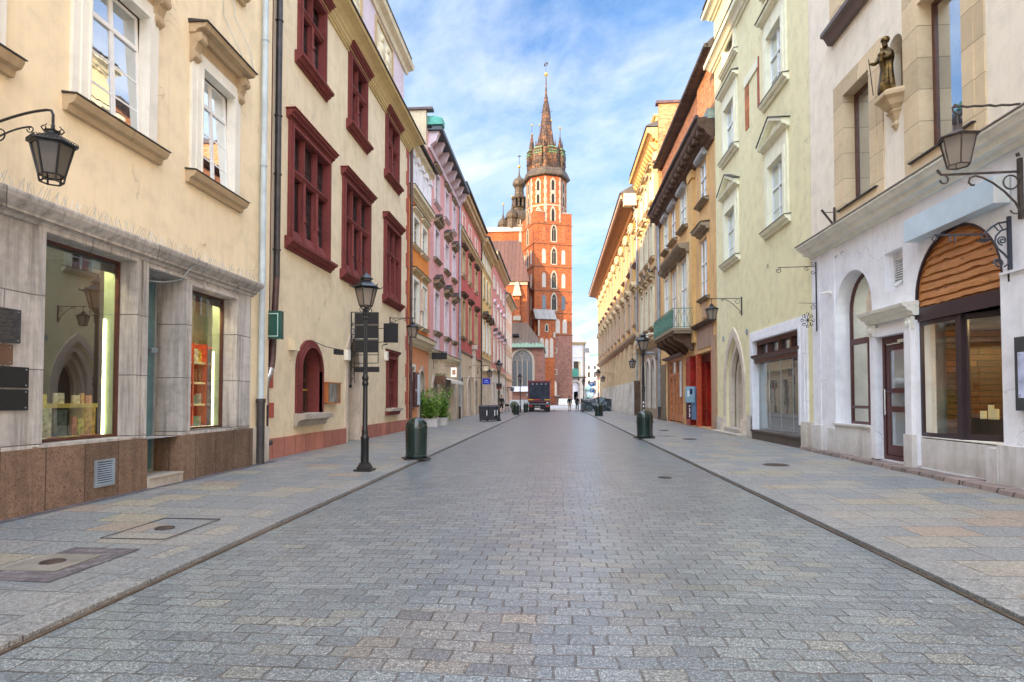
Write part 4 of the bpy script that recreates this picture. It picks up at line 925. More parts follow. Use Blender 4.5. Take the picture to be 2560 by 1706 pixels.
# wood clad arch
fr = B.mb(); ip2 = archpts(WA[0] + .03, WA[1] - .03, 3.42, 'round', 1.10, 20); fr.band(ip2, wp, -.06, .012)
r = B.put(fr, 'wood_clad_arch', M['plum'])
B.put(B.mb().poly([(WA[0] + .02, 3.12)] + ip2 + [(WA[1] - .02, 3.12)], -.16, -.12), 'backing_board', M['darkwood'], r)
q = B.mb(); vv = 3.10; k = 0; uc = (WA[0] + WA[1]) / 2; hw = (WA[1] - WA[0]) / 2 - .035
def lim(u): return 3.42 + 1.10 * math.sqrt(max(0, 1 - ((u - uc) / hw) ** 2)) - .01
while vv < 4.5:
    k += 1; hgt = .15 + .03 * math.sin(k * 2.3); b0 = None; N2 = 44
    for i in range(N2 + 1):
        u = uc - hw + 2 * hw * i / N2; w1 = vv + .030 * mnoise.noise(Vector((u * 2.2, k * 3.1, 0))) + .02 * mnoise.noise(Vector((u * 7, k * 5.3, 0))); w2 = vv + hgt + .03; L_ = lim(u); w1 = min(w1, L_); w2 = min(w2, L_)
        wm_ = (w1 + w2) / 2; b = len(q.v); q.v += [B.F.P(u, w1, -.075), B.F.P(u, w1 + .008 if w1 + .008 < w2 else w1, -.035), B.F.P(u, wm_, -.045), B.F.P(u, w2, -.10)]
        if i:
            for j in range(3): q.face([b - 4 + j, b + j, b + j + 1, b - 3 + j])
    vv += hgt
B.put(q, 'wood_cladding', M['pinewood'], r)
B.put(B.mb().box(WA[0] - .04, WA[1] + .03, 2.98, 3.24, -.35, .0), 'lintel', M['plum'])
# recessed shop front: front panel then canted panel
def frame3(pts4, th, w, mt, name='shop_window'):
    """quad frame in space: pts4 = bottom-left, bottom-right, top-right, top-left (u,v,d)"""
    m = B.mb(); A_, B_, C_, D_ = [Vector(p) for p in pts4]; ex = (B_ - A_).normalized(); ez = Vector((0, 1, 0)); nn = ex.cross(ez).normalized() * th
    def bx(p, q, r_, s_): m.solid([tuple(x - nn) for x in (p, q, r_, s_)] + [tuple(x + nn) for x in (p, q, r_, s_)], [(0, 1, 2, 3), (4, 7, 6, 5), (0, 4, 5, 1), (1, 5, 6, 2), (2, 6, 7, 3), (3, 7, 4, 0)])
    bx(A_, A_ + ex * w, D_ + ex * w, D_); bx(B_ - ex * w, B_, C_, C_ - ex * w); bx(A_ + ex * w, B_ - ex * w, B_ - ex * w + ez * w, A_ + ex * w + ez * w); bx(D_ + ex * w - ez * w, C_ - ex * w - ez * w, C_ - ex * w, D_ + ex * w)
    o = B.put(m, name, mt); g = B.mb(); g.quad(tuple(A_ + ex * w + ez * w), tuple(B_ - ex * w + ez * w), tuple(C_ - ex * w - ez * w), tuple(D_ + ex * w - ez * w)); B.put(g, 'pane', M['shopglass'], o); return o
frame3([(12.03, .78, -.06), (10.95, .78, -.10), (10.95, 2.98, -.10), (12.03, 2.98, -.06)], .03, .075, M['plum'])
frame3([(10.93, .78, -.12), (9.80, .78, -.72), (9.80, 2.98, -.72), (10.93, 2.98, -.12)], .03, .10, M['plum'])
B.put(B.mb().box(10.86, 10.97, .78, 2.98, -.17, -.05), 'corner_post', M['plum'])
B.put(B.mb().poly([(9.7, .76), (12.05, .76), (12.05, .78), (9.7, .78)], -1.4, -.03), 'window_board', M['trimwhite'])
B.put(B.mb().box(10.0, 11.98, .8, 1.14, -1.1, -.9), 'display_base', M['black'])
m = B.mb(); m.quad((9.7, 2.98, .0), (12.05, 2.98, 0), (12.05, 2.98, -3.2), (9.7, 2.98, -3.2)); B.put(m, 'soffit', M['white'])
B.put(B.mb().box(9.4, 12.2, .08, .17, -1.2, -.05), 'recess_floor', simple('red_brown_floor', (.28, .12, .09), .35, bump=.003))
rm = room(B, 7.2, 12.4, .15, 2.98, -.76, -3.2, simple('dark_ceiling', (.03, .025, .022), .7), back=M['darkwood'], side=M['darkwood'])
for (u, dd) in ((10.9, -1.5), (10.2, -1.7), (10.5, -2.3), (9.5, -2.0)): B.put(B.mb().box(u, u + .16, 2.94, 2.965, dd, dd + .16), 'ceiling_lamp', lp, rm)
# door with surround
dr = B.mb(); d = -.1; a, b = 12.3, 13.38; dr.box(a, a + .09, .22, 2.82, d - .03, d + .04).box(b - .09, b, .22, 2.82, d - .03, d + .04).box(a + .09, b - .09, 2.68, 2.82, d - .03, d + .038).box(a + .09, b - .09, .22, .3, d - .03, d + .038)
dd = B.put(dr, 'door', MR); lf = B.mb(); a += .1; b -= .1
lf.box(a, a + .13, .31, 2.67, d - .02, d + .02).box(b - .13, b, .31, 2.67, d - .02, d + .02)
for v0, v1 in ((.31, .52), (1.22, 1.34), (1.62, 1.72), (2.52, 2.67)): lf.box(a + .13, b - .13, v0, v1, d - .02, d + .02)
B.put(lf, 'door_leaf', MR, dd); B.put(B.mb().box(a + .1, b - .1, .5, 2.55, d - .01, d - .003), 'pane', mirror('door_glass', (.22, .24, .24), .3), dd)
B.put(B.mb().tube([(b - .06, 1.15, d + .09), (b - .06, 1.7, d + .09)], .014, 8).tube([(b - .06, 1.2, d), (b - .06, 1.2, d + .09)], .01, 6).tube([(b - .06, 1.65, d), (b - .06, 1.65, d + .09)], .01, 6), 'handle', simple('steel', (.6, .6, .6), .25, 1, var=0), dd)
B.put(B.mb().box(a + .05, a + .35, 2.66, 2.72, d + .02, d + .07).box(a + .3, b - .1, 2.64, 2.655, d + .04, d + .06), 'door_closer', M['trimwhite'], dd)
m = B.mb()
for w, p, q in ((.30, .05, 0), (.20, .075, .003), (.1, .1, .006)): m.box(12.3 - w, 12.3 - q, .2, 2.82 + w * .7, -.1 if not q else 0, p).box(13.38 + q, 13.38 + w, .2, 2.82 + w * .7, -.1 if not q else 0, p).box(12.3 - q, 13.38 + q, 2.82 + q, 2.82 + w * .7, -.1 if not q else 0, p - .003)
r = B.put(m, 'door_surround', M['white'])
B.put(B.mb().prof(11.95, 13.72, [(3.12, 0), (3.12, .1), (3.2, .14), (3.22, .22), (3.28, .24), (3.3, .3), (3.36, .32), (3.4, 0)], .0, .0), 'door_cornice', M['trimwhite'], r)
for u in (12.1, 13.52): B.put(B.mb().box(u - .1, u + .1, 2.86, 3.1, .05, .12).tube([(u, 2.98, .1), (u, 2.98, .16)], .075, 10).tube([(u, 2.98, .1), (u, 2.98, .18)], .03, 8), 'rosette', M['trimwhite'], r)
# vent niche with louvres
m = B.mb(); m.box(12.45, 13.1, 3.78, 4.58, -.22, -.2).box(12.45, 12.55, 3.78, 4.58, -.2, -.1).box(13.0, 13.1, 3.78, 4.58, -.2, -.1)
r = B.put(m, 'vent_niche', M['white']); m = B.mb()
for i in range(10): m.taper(12.56, 12.99, 3.95 + i * .05, 3.975 + i * .05, -.2, -.13, 0, .03)
B.put(m, 'louvre', M['whitesash'], r); B.put(B.mb().tube([(12.75, 3.93, -.15), (12.62, 3.8, .08)], .03, 8), 'vent_spout', M['whitesash'], r)
# right hand pier, steps
B.put(B.mb().box(8.0, 9.78, .1, 3.42, 0, .05).box(8.0, 9.74, 3.42, 3.46, 0, .09), 'pier', M['white']); B.put(B.mb().box(8.0, 9.80, .1, .78, .05, .14).box(9.78, 10.02, .12, .72, -.3, .16), 'pier_base', plaster('grubby_white_base', (.68, .64, .62), (.3, .24, .18), .7, .008))
r2 = random.Random(5); m = B.mb(); u = 7.5
while u < 16.7:
    w = r2.uniform(.28, .6); p = .50 - (u - 8) * .030 + r2.uniform(-.02, .03); m.taper(u, u + w - .015, .02, .17 + r2.uniform(-.012, .012), -.05, p, 0, .03); u += w
B.put(m, 'step_kerb', M['brownstep'], bevel=.012)
for v, u in ((5.05, 15.2), (5.08, 14.9), (4.72, 11.9)): B.put(B.mb().tube([(u, v, 0), (u, v, .05), (u, v - .06, .06)], .008, 5), 'wall_hook', M['rustiron'])
B.roof(18.5, 3, 6, M['rooftile'], .5)

# ---- pale green house
B = Bld('town_house', 'pale green house with ivory pedimented windows and pointed gothic portal', FR(7.0), 16.7, 26.3)
GT = M['greentrim']; far = (23.38, 24.72); near = (18.5, 19.78)
for (a, b), pd in ((near, 0), (far, 0)):
    B.window(a, b, 7.0, 9.05, GT, M['whitesash'], M['pane_sky'], cw=.32, cp=.06, rd=.15, nx=1, tr=(.62,), mun=(.28,), sill=(.12, .2, .2, GT), hood=('ped', .32, .14, .25, .12, GT), base=False)
    B.window(a, b, 11.3, 13.35, GT, M['whitesash'], M['pane_sky'], cw=.32, cp=.06, rd=.15, nx=1, tr=(.62,), mun=(.28,), sill=(.12, .2, .2, GT), hood=('flat', .3, .16, .25, .12, GT), base=False)
    B.window(a, b, 15.0, 16.3, GT, M['whitesash'], M['pane_sky'], cw=.3, cp=.05, rd=.2, nx=1, tr=(.5,), sill=(.1, .16, .16, GT), base=False)
m = B.mb().box(21.72, 22.1, 11.35, 12.9, 0, .03); r = B.put(m, 'blind_stone_window', stone('orange_sandstone', (.48, .17, .07), .3, .6, .5, .01))
B.put(B.mb().box(20.62, 20.78, 11.6, 13.3, 0, .025), 'blind_stone_window', stone('red_sandstone_jamb', (.34, .1, .07), .3)); B.put(B.mb().box(20.7, 22.15, 12.95, 13.3, 0, .05), 'stone_lintel', GT)
ip = archpts(22.75, 24.95, 1.9, 'point', 2.0, 16); vt = max(p[1] for p in ip); B.hole(22.75, 24.95, .3, vt, .7); B.fill.append((ip[:9] + [(22.75, vt)], .7)); B.fill.append((ip[8:] + [(24.95, vt)], .7))
SH = (17.45, 21.38); B.hole(SH[0] - .02, SH[1] + .02, .34, 3.52, .3)
B.wall(M['greenwall'], 0, 18.6, depth=12)
m = B.mb()
for i, (w, dd, p) in enumerate(((.30, -.02, .05), (.0, -.25, -.1), (-.22, -.5, -.3), (-.4, -.66, -.5))):
    o_ = archpts(22.75 - w, 24.95 + w, 1.9, 'point', 2.0 + w * 1.4, 16); i_ = archpts(22.75 - w + .26, 24.95 + w - .26, 1.9, 'point', 2.0 + w * 1.4 - .36, 16)
    m.band(i_, o_, dd, p); m.box(22.75 - w, 22.75 - w + .26, .3, 1.9, dd, p).box(24.95 + w - .26, 24.95 + w, .3, 1.9, dd, p)
r = B.put(m, 'gothic_portal', M['limestone']); B.put(B.mb().box(22.8, 24.9, .3, 3.9, -.69, -.66), 'door_leaf', M['doorwood'], r)
B.each(B.mb().taper(22.3, 22.75, .1, .72, 0, .16, 0, .04).taper(24.95, 25.4, .1, .72, 0, .16, 0, .04), 'portal_base', M['limestone'], r)
B.put(B.mb().box(22.2, 25.9, .05, .19, -.6, .42).box(22.4, 25.4, .192, .34, -.6, .12), 'portal_steps', M['steps'], bevel=.015)
m = B.mb()
for w, p, q in ((.46, .05, 0), (.34, .08, .003), (.12, .11, .006)): m.box(SH[0] - w, SH[0] - q, .75, 3.5 + w * .75, -.3 if not q else 0, p).box(SH[1] + q, SH[1] + w, .3, 3.5 + w * .75, -.3 if not q else 0, p).box(SH[0] - q, SH[1] + q, 3.5 + q, 3.5 + w * .75, -.3 if not q else 0, p - .003)
r = B.put(m, 'shop_surround', M['white'])
m = B.mb(); d = -.14; m.box(SH[0], SH[1], 2.74, 2.86, -.28, .04).prof(SH[0] - .1, SH[1] + .12, [(2.862, -.1), (2.862, .04), (2.92, .12), (3.0, .14), (3.0, -.1)]).box(SH[0], SH[1], 3.36, 3.5, -.28, -.05).box(SH[0], SH[0] + .08, 3.0, 3.36, -.28, -.06).box(SH[1] - .1, SH[1], 3.0, 3.36, -.28, -.06)
for i in range(1, 4): u = SH[0] + (SH[1] - SH[0]) * i / 4; m.box(u - .05, u + .05, 3.0, 3.36, -.25, -.08)
B.put(m, 'transom_frame', M['brownsash'], r); B.put(B.mb().box(SH[0], SH[1], 2.98, 3.38, -.2, -.19), 'pane', M['pane'], r)
m = B.mb().box(SH[0], SH[0] + .06, .42, 2.74, d - .03, d + .03).box(SH[0] + .06, SH[1], .42, .50, d - .02, d + .02).box(SH[1] - .05, SH[1], .5, 2.74, d - .03, d + .03)
for i in (1, 2, 3): u = SH[0] + (SH[1] - SH[0]) * i / 4; m.box(u - .008, u + .008, .5, 2.74, d - .01, d + .012)
B.put(m, 'glass_frame', simple('steel_frame', (.4, .42, .43), .3, .7), r); B.put(B.mb().box(SH[0] + .05, SH[1] - .05, .5, 2.74, d - .005, d + .002), 'pane', mirror('tinted_shop_glass', (.10, .105, .10), .42, gl=(.75, .8, .78)), r)
B.put(B.mb().tube([(20.5, 1.35, d + .09), (20.5, 2.1, d + .09)], .018, 8).tube([(20.2, 1.35, d + .09), (20.2, 2.1, d + .09)], .018, 8), 'handle', simple('steel', (.6, .6, .6), .25, 1), r)
B.put(B.mb().box(SH[0] - .1, SH[1] + .1, .05, .36, -.2, .12).box(SH[0] - .12, SH[1] + .12, .36, .42, -.2, .16), 'shop_step', simple('dark_brown_step', (.09, .07, .055), .6, bump=.004))
B.each(B.mb().box(16.72, 17.0, .1, .85, 0, .06).box(17.0, 17.34, .1, .85, 0, .10).box(21.5, 22.15, .1, .9, 0, .08).box(25.4, 26.3, .1, .72, 0, .05), 'base', M['battered'])
B.cornice(15.9, 16.4, .38, GT, u0=20.9, u1=26.35, e0=0, e1=1, name='cornice', cap=M['sill_metal'])
B.cornice(18.2, 18.65, .45, GT, name='eaves_cornice', cap=M['sill_metal'], e1=1)
B.roof(18.7, 3, 6, M['roofdark'], .5)
for u, v in ((22.25, 3.95), (25.3, 4.0)): B.put(B.mb().tube([(u, v, 0), (u, v, .02)], .12, 12), 'wall_medallion', M['zinc'])
B.put(B.mb().tube(spiral(19.9, 5.85, .07, .05, 0, 6, 14, .06), .008, 6), 'ring_hook', M['rustiron'])

# ---- decayed ochre house with balcony
B = Bld('decayed_house', 'decayed ochre house with crumbling dark eaves, green iron balcony and red shopfront', FR(7.0), 26.4, 40.6)
WW = M['weatherwood']; cols = ((27.65, 28.95), (32.0, 33.4), (34.7, 36.1), (37.2, 38.4))
for i, (a, b) in enumerate(cols):
    B.window(a, b, 6.2 if i in (0, 3) else 5.2, 9.0, M['trimcream'] if i % 2 else M['decay'], M['whitesash'], M['pane_sky'], cw=.14, cp=.04, rd=.09, nx=1, tr=(.6,), mun=(.3,), base=False,
             sill=(.1, .12, .2, WW) if i in (0, 3) else None, hood=('flat', .14, .3, .42, .18, WW) if i in (0, 3) else None)
    B.window(a, b, 10.75, 12.7, M['trimcream'] if i % 2 else M['decay'], M['whitesash'], M['pane_sky'], cw=.14, cp=.04, rd=.09, nx=1, tr=(.6,), mun=(.3,), base=False, sill=(.1, .14, .28, WW))
    r = B.put(B.mb().tube([(a - .12, 12.95, .12), (b + .12, 12.95, .12)], .2, 10), 'rolled_blind', simple('grey_canvas', (.4, .39, .37), .9, bump=.02, bscale=6), smooth=True)
B.put(B.mb().prof(31.3, 36.7, [(9.2, 0), (9.2, .2), (9.35, .24), (9.38, .5), (9.5, .62), (9.62, .66), (9.7, 0)]), 'hood', WW)
for a, b in ((31.5, 31.75), (33.8, 34.2), (36.3, 36.6)): B.each(B.mb().box(a, b, 5.0, 9.2, 0, .12), 'pilaster', M['trimcream'])
B.each(B.mb().box(30.1, 30.9, 4.3, 13.0, 0, .14).box(30.0, 31.0, 12.6, 13.0, .0, .22), 'pilaster', M['ornate'])
for a, b in ((33.3, 37.75),): B.hole(a, b, .12, 3.85, .25)
B.hole(27.1, 32.35, .12, 3.7, .9)
B.wall(M['decay'], 0, 13.1, depth=14)
# eaves: deep, dark, sagging profile
B.put(B.mb().prof(26.4, 40.2, [(12.95, 0), (12.95, .1), (13.1, .16), (13.2, .3), (13.28, .34), (13.42, .42), (13.5, .62), (13.6, .7), (13.72, .72), (13.95, .74), (14.0, .1), (14.0, 0)]), 'eaves_cornice', M['darkcornice'])
m = B.mb()
for i in range(17): m.box(26.7 + i * .82, 27.0 + i * .82, 13.3, 13.62, .3, .66)
B.each(m, 'dentil', M['darkcornice']); B.put(B.mb().tube([(26.4, 13.98, .76), (33, 14.0, .8), (40.3, 13.95, .76)], .09, 8), 'gutter', M['darkpipe'])
B.put(B.mb().box(26.4, 40.4, 14.0, 17.2, -.9, -.2), 'attic_wall', brickmat('shaded_attic_brick', (.24, .1, .06), (.36, .16, .09), (.4, .3, .25), 0, .28, .09)); B.put(B.mb().box(26.42, 30.0, 14.0, 17.2, -.3, -.12), 'sunlit_brick_panel', M['brickraw'])  # attic shade put into the brown brick, sunlight into the orange panel
B.put(B.mb().prof(26.4, 40.4, [(17.1, -.1), (17.1, .28), (17.28, .32), (17.5, .1), (20.5, -5), (17, -14)]).tube([(26.4, 17.2, .34), (40.4, 17.2, .34)], .1, 8), 'roof', M['roofdark'])
B.put(B.mb().wquad((6.9, 26.4, 16.4), (16, 26.4, 16.4), (12, 26.4, 20.5), (7.2, 26.4, 17.3)).box(26.36, 26.40, 13.4, 17.5, -8, -.3), 'gable', M['brickraw'])
B.put(B.mb().box(26.38, 27.6, 13.9, 14.35, -.3, .3), 'copper_flashing', simple('green_grey_copper', (.28, .33, .27), .6, var=.3))
# ground floor
OW = M['orangewood']
m = B.mb().box(33.35, 33.52, .12, 3.85, -.2, .0).box(37.2, 37.37, .12, 3.85, -.2, .0).box(33.52, 37.2, 2.85, 3.0, -.2, -.01).box(33.52, 37.2, 3.7, 3.85, -.2, -.01).box(35.2, 35.36, .12, 3.7, -.18, -.02)
for a, b in ((33.52, 34.36), (34.38, 35.2), (35.36, 36.26), (36.28, 37.2)): m.box(a, a + .14, .2, 2.85, -.16, -.04).box(b - .14, b, .2, 2.85, -.16, -.04).box(a + .14, b - .14, .2, .62, -.155, -.06).box(a + .14, b - .14, 2.7, 2.85, -.155, -.05)
r = B.put(m, 'shop_door', simple('orange_brown_frame', (.55, .19, .06), .35, var=.25, vscale=6)); B.put(B.mb().box(33.5, 37.3, .5, 3.75, -.13, -.12), 'pane', M['pane_sky'], r)
B.put(B.mb().box(33.7, 34.1, 1.6, 3.6, -.01, .02), 'poster', M['trimwhite'], r); B.put(B.mb().box(37.4, 37.75, .12, 3.8, -.2, .0).box(33.3, 33.35, .12, 3.8, -.2, .0), 'side_panel', M['maroon'], r)
B.put(B.mb().prof(32.4, 38.2, [(3.86, 0), (3.86, .12), (3.95, .3), (4.0, .3), (4.05, 0)]), 'shop_cornice', M['maroon'])
RP = M['redpaint']; m = B.mb(); m.box(31.35, 32.35, .12, 3.7, -.3, .04).box(30.1, 31.35, .12, 3.7, -.7, -.5).box(27.1, 30.1, .12, 3.7, -.9, -.85); r = B.put(m, 'red_portal', RP)
m = B.mb()
for a, b, d in ((31.42, 32.28, .04), (30.2, 31.3, -.5)):
    for c, e in ((.25, .75), (.95, 2.0), (2.15, 3.5)):
        m.box(a, a + .06, c, e, d, d + .03).box(b - .06, b, c, e, d, d + .03).box(a + .06, b - .06, c, c + .06, d, d + .028).box(a + .06, b - .06, e - .06, e, d, d + .028)
for u in (29.95, 27.12): m.box(u, u + .18, .12, 3.7, -.2, .03)
m.box(27.3, 29.95, .75, .85, -.85, -.8).box(27.3, 29.95, .12, .2, -.85, -.75)
B.put(m, 'moulding', M['redframe'], r); B.put(B.mb().box(27.1, 30.1, 3.3, 3.7, -.86, -.3), 'portal_void', simple('dark_red_inner', (.10, .01, .008), .6), r)
B.each(B.mb().box(26.42, 27.08, 0, 4.3, 0, .05), 'pilaster', plaster('brown_pink_pier', (.45, .28, .18), (.25, .18, .12), .6))
B.put(B.mb().box(26.9, 29.9, 3.9, 4.9, 0, .03), 'fascia', plaster('brown_fascia', (.42, .27, .19), (.2, .14, .1), .8)); B.put(B.mb().prof(26.42, 30.1, [(4.9, 0), (4.9, .1), (5.0, .25), (5.08, .28), (5.1, 0)]), 'string_course', M['darkcornice'])
B.put(B.mb().box(28.0, 28.7, 5.3, 6.05, 0, .05), 'apron', plaster('brown_apron', (.5, .32, .2), (.2, .14, .1), .8))
# balcony
m = B.mb().box(30.2, 36.1, 4.92, 5.05, 0, 1.15).box(30.25, 36.05, 4.8, 4.92, 0, 1.05); bl = B.put(m, 'balcony', M['weatherwood'])
m = B.mb()
for u in (30.6, 31.9, 33.2, 34.5, 35.5): m.prof(u, u + .28, [(3.95, 0), (3.95, .1), (4.1, .3), (4.3, .5), (4.45, .85), (4.6, 1.0), (4.8, 1.02), (4.8, 0)]); m.tube([(u - .01, 4.62, .9), (u + .29, 4.62, .9)], .13, 8)
B.each(m, 'corbel', M['darkcornice'], bl); m = B.mb(); dr_ = 1.12
m.tube([(30.22, 6.05, 0), (30.22, 6.05, dr_), (36.08, 6.05, dr_), (36.08, 6.05, 0)], .022, 6).tube([(30.22, 5.12, 0), (30.22, 5.12, dr_), (36.08, 5.12, dr_), (36.08, 5.12, 0)], .018, 6)
for i in range(30):
    u = 30.22 + i * 5.86 / 29; m.tube([(u, 5.05, dr_), (u, 6.05, dr_)], .011, 5)
    if i < 29: c = u + .1; m.tube([(c - .09, 5.15, dr_), (c - .02, 5.5, dr_), (c + .09, 5.72, dr_)], .008, 4).tube([(c + .09, 5.15, dr_), (c + .02, 5.5, dr_), (c - .09, 5.72, dr_)], .008, 4).tube(spiral(c, 5.82, .07, .07, 0, 2 * PI, 10, dr_), .007, 4)
for i in range(5):
    d = dr_ * i / 4.0; m.tube([(30.22, 5.05, d), (30.22, 6.05, d)], .011, 5)
    if i < 4: q = d + .14; m.tube([(30.22, 5.15, q - .12), (30.22, 5.5, q), (30.22, 5.95, q - .12)], .009, 4).tube([(30.22, 5.15, q + .12), (30.22, 5.5, q), (30.22, 5.95, q + .12)], .009, 4)
B.put(m, 'railing', M['patina'], bl); B.put(B.mb().box(30.25, 36.05, 5.15, 5.98, dr_ - .03, dr_ - .02), 'rail_mesh', simple('green_mesh', (.10, .24, .17), .8, var=.4, vscale=9), bl)
B.pipe(40.05, .9, 13.9, .12, .075, M['zinc'], foot=(.8, .085, M['darkpipe'])); B.pipe(40.45, .9, 13.5, .1, .06, M['zinc'], foot=(.8, .07, M['darkpipe']))
B.put(B.mb().box(40.42, 40.68, 13.5, 21.6, -5.5, -.02), 'fire_wall', M['brickraw']); B.put(B.mb().box(40.3, 40.8, 21.6, 21.78, -5.6, .15), 'wall_cap', M['brownpipe'])
B.put(B.mb().box(38.4, 39.8, .12, 3.7, 0, .05).box(38.2, 40.0, .05, .25, 0, .15), 'dark_pier', plaster('grey_brown_pier', (.2, .16, .11), (.1, .08, .06), .6))

# ---- ornate yellow house
B = Bld('ornate_house', 'ochre yellow house with ornate carved window crowns and bracketed eaves', FR(7.0), 40.7, 49.9)
OR = M['ornate']
for i, (a, b) in enumerate(((42.6, 43.7), (45.0, 46.1), (47.4, 48.5))):
    for v0, v1, hk in ((6.6, 9.6, 'ped'), (11.6, 14.2, 'seg'), (15.6, 17.6, 'flat')):
        B.window(a, b, v0, v1, M['trimcream'], M['brownsash'], M['pane_dim'], cw=.2, cp=.09, rd=.22, nx=1, tr=(.66,), base=False, sill=(.1, .2, .25, M['ochretrim']), hood=(hk, .3, .2, .42, .14, M['ochretrim']), brackets=(.5, .3, M['ochretrim'], .2))
    B.window(a - .2, b + .2, .8, 3.6, M['limestone'], M['brownsash'], M['pane_dim'], cw=.2, rd=.3, nx=1, tr=(.7,), base=False, name='arched_window', arch='round')
B.wall(plaster('brown_stone_ground', (.36, .27, .19), (.18, .13, .09), .8, .01), 0, 5.4, depth=12, name='ground_floor_wall', top=False); B.wall(OR, 5.4, 19.3, depth=12)
B.cornice(5.2, 5.8, .4, M['ochretrim'], cap=M['sill_metal']); B.cornice(10.3, 10.7, .3, M['ochretrim']); B.cornice(19.2, 20.1, .75, OR, name='eaves_cornice', cap=M['sill_metal'], e1=1)
m = B.mb()
for i in range(13): m.prof(41.0 + i * .7, 41.3 + i * .7, [(18.7, 0), (18.7, .15), (18.95, .4), (19.2, .55), (19.25, 0)])
B.each(m, 'modillion', OR)
for u in (41.2, 44.35, 46.75, 49.3): B.each(B.mb().box(u - .2, u + .2, 5.8, 18.6, 0, .14).box(u - .3, u + .3, 17.9, 18.5, .0, .3), 'pilaster', M['longtrim'])
B.roof(20.2, 3, 6, M['roofdark'], .8)
B.put(B.mb().box(44.4, 46.0, 20.5, 22.6, -1.6, -.5).prof(44.3, 46.1, [(22.6, -1.7), (22.6, -.4), (22.75, -.3), (22.9, -1.7)]), 'dormer', M['yellow'])

# ---- long yellow house with deep eaves
B = Bld('long_house', 'long warm yellow house with deep brown eaves and carved window crowns', FR(7.0), 50.0, 96.8)
N_ = 11
for i in range(N_):
    a = 51.6 + i * 4.2; b = a + 1.25
    B.window(a, b, 7.9, 10.4, M['longtrim'], M['brownsash'], M['pane_dim'], cw=.22, cp=.08, rd=.3, nx=1, tr=(.66,), base=False, hood=('seg', .35, .3, .5, .2, M['ochretrim']), sill=(.1, .2, .25, M['longtrim']), brackets=(.5, .3, M['ochretrim'], .2))
    B.window(a, b, 13.2, 15.6, M['longtrim'], M['brownsash'], M['pane_dim'], cw=.2, cp=.06, rd=.3, nx=1, tr=(.66,), base=False, sill=(.08, .2, .28, M['brownsash']), hood=('flat', .25, .2, .3, .1, M['ochretrim']), brackets=(.5, .22, M['ochretrim'], .18))
B.wall(M['longbase'], 0, 6.6, depth=14, name='ground_floor_wall', top=False); B.wall(M['longy'], 6.6, 18.3, depth=14)
for i in range(N_ + 1):
    u = 50.15 + i * 4.2; p = B.put(B.mb().box(u, u + .75, 7.3, 17.4, 0, .16), 'pilaster', M['longtrim']); B.each(B.mb().box(u - .08, u + .83, 16.6, 17.5, 0, .28).tube([(u - .05, 16.9, .3), (u + .8, 16.9, .3)], .13, 8).tube([(u, 17.25, .3), (u + .75, 17.25, .3)], .1, 8), 'capital', M['trimcream'], p)
    if i < 9: q = B.mb(); w = .9; q.taper(u - .1, u + w + .1, .0, 6.4, 0, .95 - .04 * i, .03, .62); B.put(q, 'buttress', M['longbase']); q = B.mb(); q.taper(u - .14, u + w + .14, .0, 2.9, 0, 1.0 - .04 * i, .03, .26); B.put(q, 'buttress_base', M['battered'])
B.cornice(6.55, 7.0, .45, M['longtrim'], cap=M['ochretrim'])
for i in range(6): B.put(B.mb().box(88.0, 96.8, 1.0 + i * .9, 1.03 + i * .9, 0, .02), 'rustication_joint', M['ochretrim'])
B.put(B.mb().prof(49.95, 96.8, [(17.5, 0), (17.5, .1), (17.62, .18), (17.66, .3), (17.9, .42), (18.2, 1.1), (18.28, 1.35), (18.5, 1.42), (18.72, 1.5), (18.75, 0)], 0, 1), 'eaves_cornice', M['eaveunder'])
B.put(B.mb().box(49.95, 98.2, 18.34, 18.62, 1.36, 1.56), 'eaves_fascia', simple('pinkish_fascia', (.62, .40, .28), .6)); B.put(B.mb().prof(49.9, 98.3, [(18.76, .0), (18.76, 1.6), (18.85, 1.62), (22.5, -5), (18.9, -14)]), 'roof', M['roofdark'])
B.put(B.mb().box(49.7, 50.3, 17.7, 18.7, .2, 1.3), 'eaves_end', M['trimcream'])
B.put(B.mb().tube([(50.2, 18.5, 1.5), (50.1, 18.1, 1.2), (50.1, 17.7, .5), (50.1, 17.2, .16), (50.1, 6.0, .25), (50.1, 3.0, .25)], .07, 8), 'drainpipe', M['zinc'], smooth=True)
B.put(B.mb().box(50.0, 50.5, .1, 3.0, 0, .5), 'dark_post', M['darkcornice'])
B.put(B.mb().box(82, 83.2, 19.2, 21.4, -1.6, -.8), 'dormer', M['yellow'])
# ================================================================== CHURCH
TH = 21.0; ct, st_ = math.cos(R(TH)), math.sin(R(TH)); CC = Vector((-5.07, 140, 0)); TS = 9.6
FT = Frame(CC, (ct, st_, 0), (st_, -ct, 0)); FS = Frame(CC, (-st_, ct, 0), (-ct, -st_, 0)); FRT = Frame(CC + Vector((ct, st_, 0)) * TS, (-st_, ct, 0), (ct, st_, 0))
CH = thing('church', 'red brick gothic church with tall spired tower closing the end of the street', 'church', tuple(CC), world=True)
BR = brickmat('church_brick', (.28, .046, .005), (.40, .092, .011), (.38, .28, .2), TH, .42, .16, .62, holes=1)
BRd = brickmat('church_brick_low_shaded', (.19, .065, .04), (.28, .11, .07), (.42, .36, .3), TH, .42, .16, .4, holes=1)  # duller low brick, partly shade put into the colour
PL = stone('white_stone_dressing', (.34, .28, .21), .2); PLd = plaster('white_niche_plaster', (.42, .35, .29), (.3, .25, .22), .3)
CU = stone('brown_copper_sheet', (.07, .035, .018), .55, .7, .9, .05, rough=.45, bump=.03, alt=(.17, .07, .022), altamt=.35); CUd = stone('dark_lead_sheet', (.085, .06, .038), .4, .9, .7, .04, rough=.5, bump=.03)
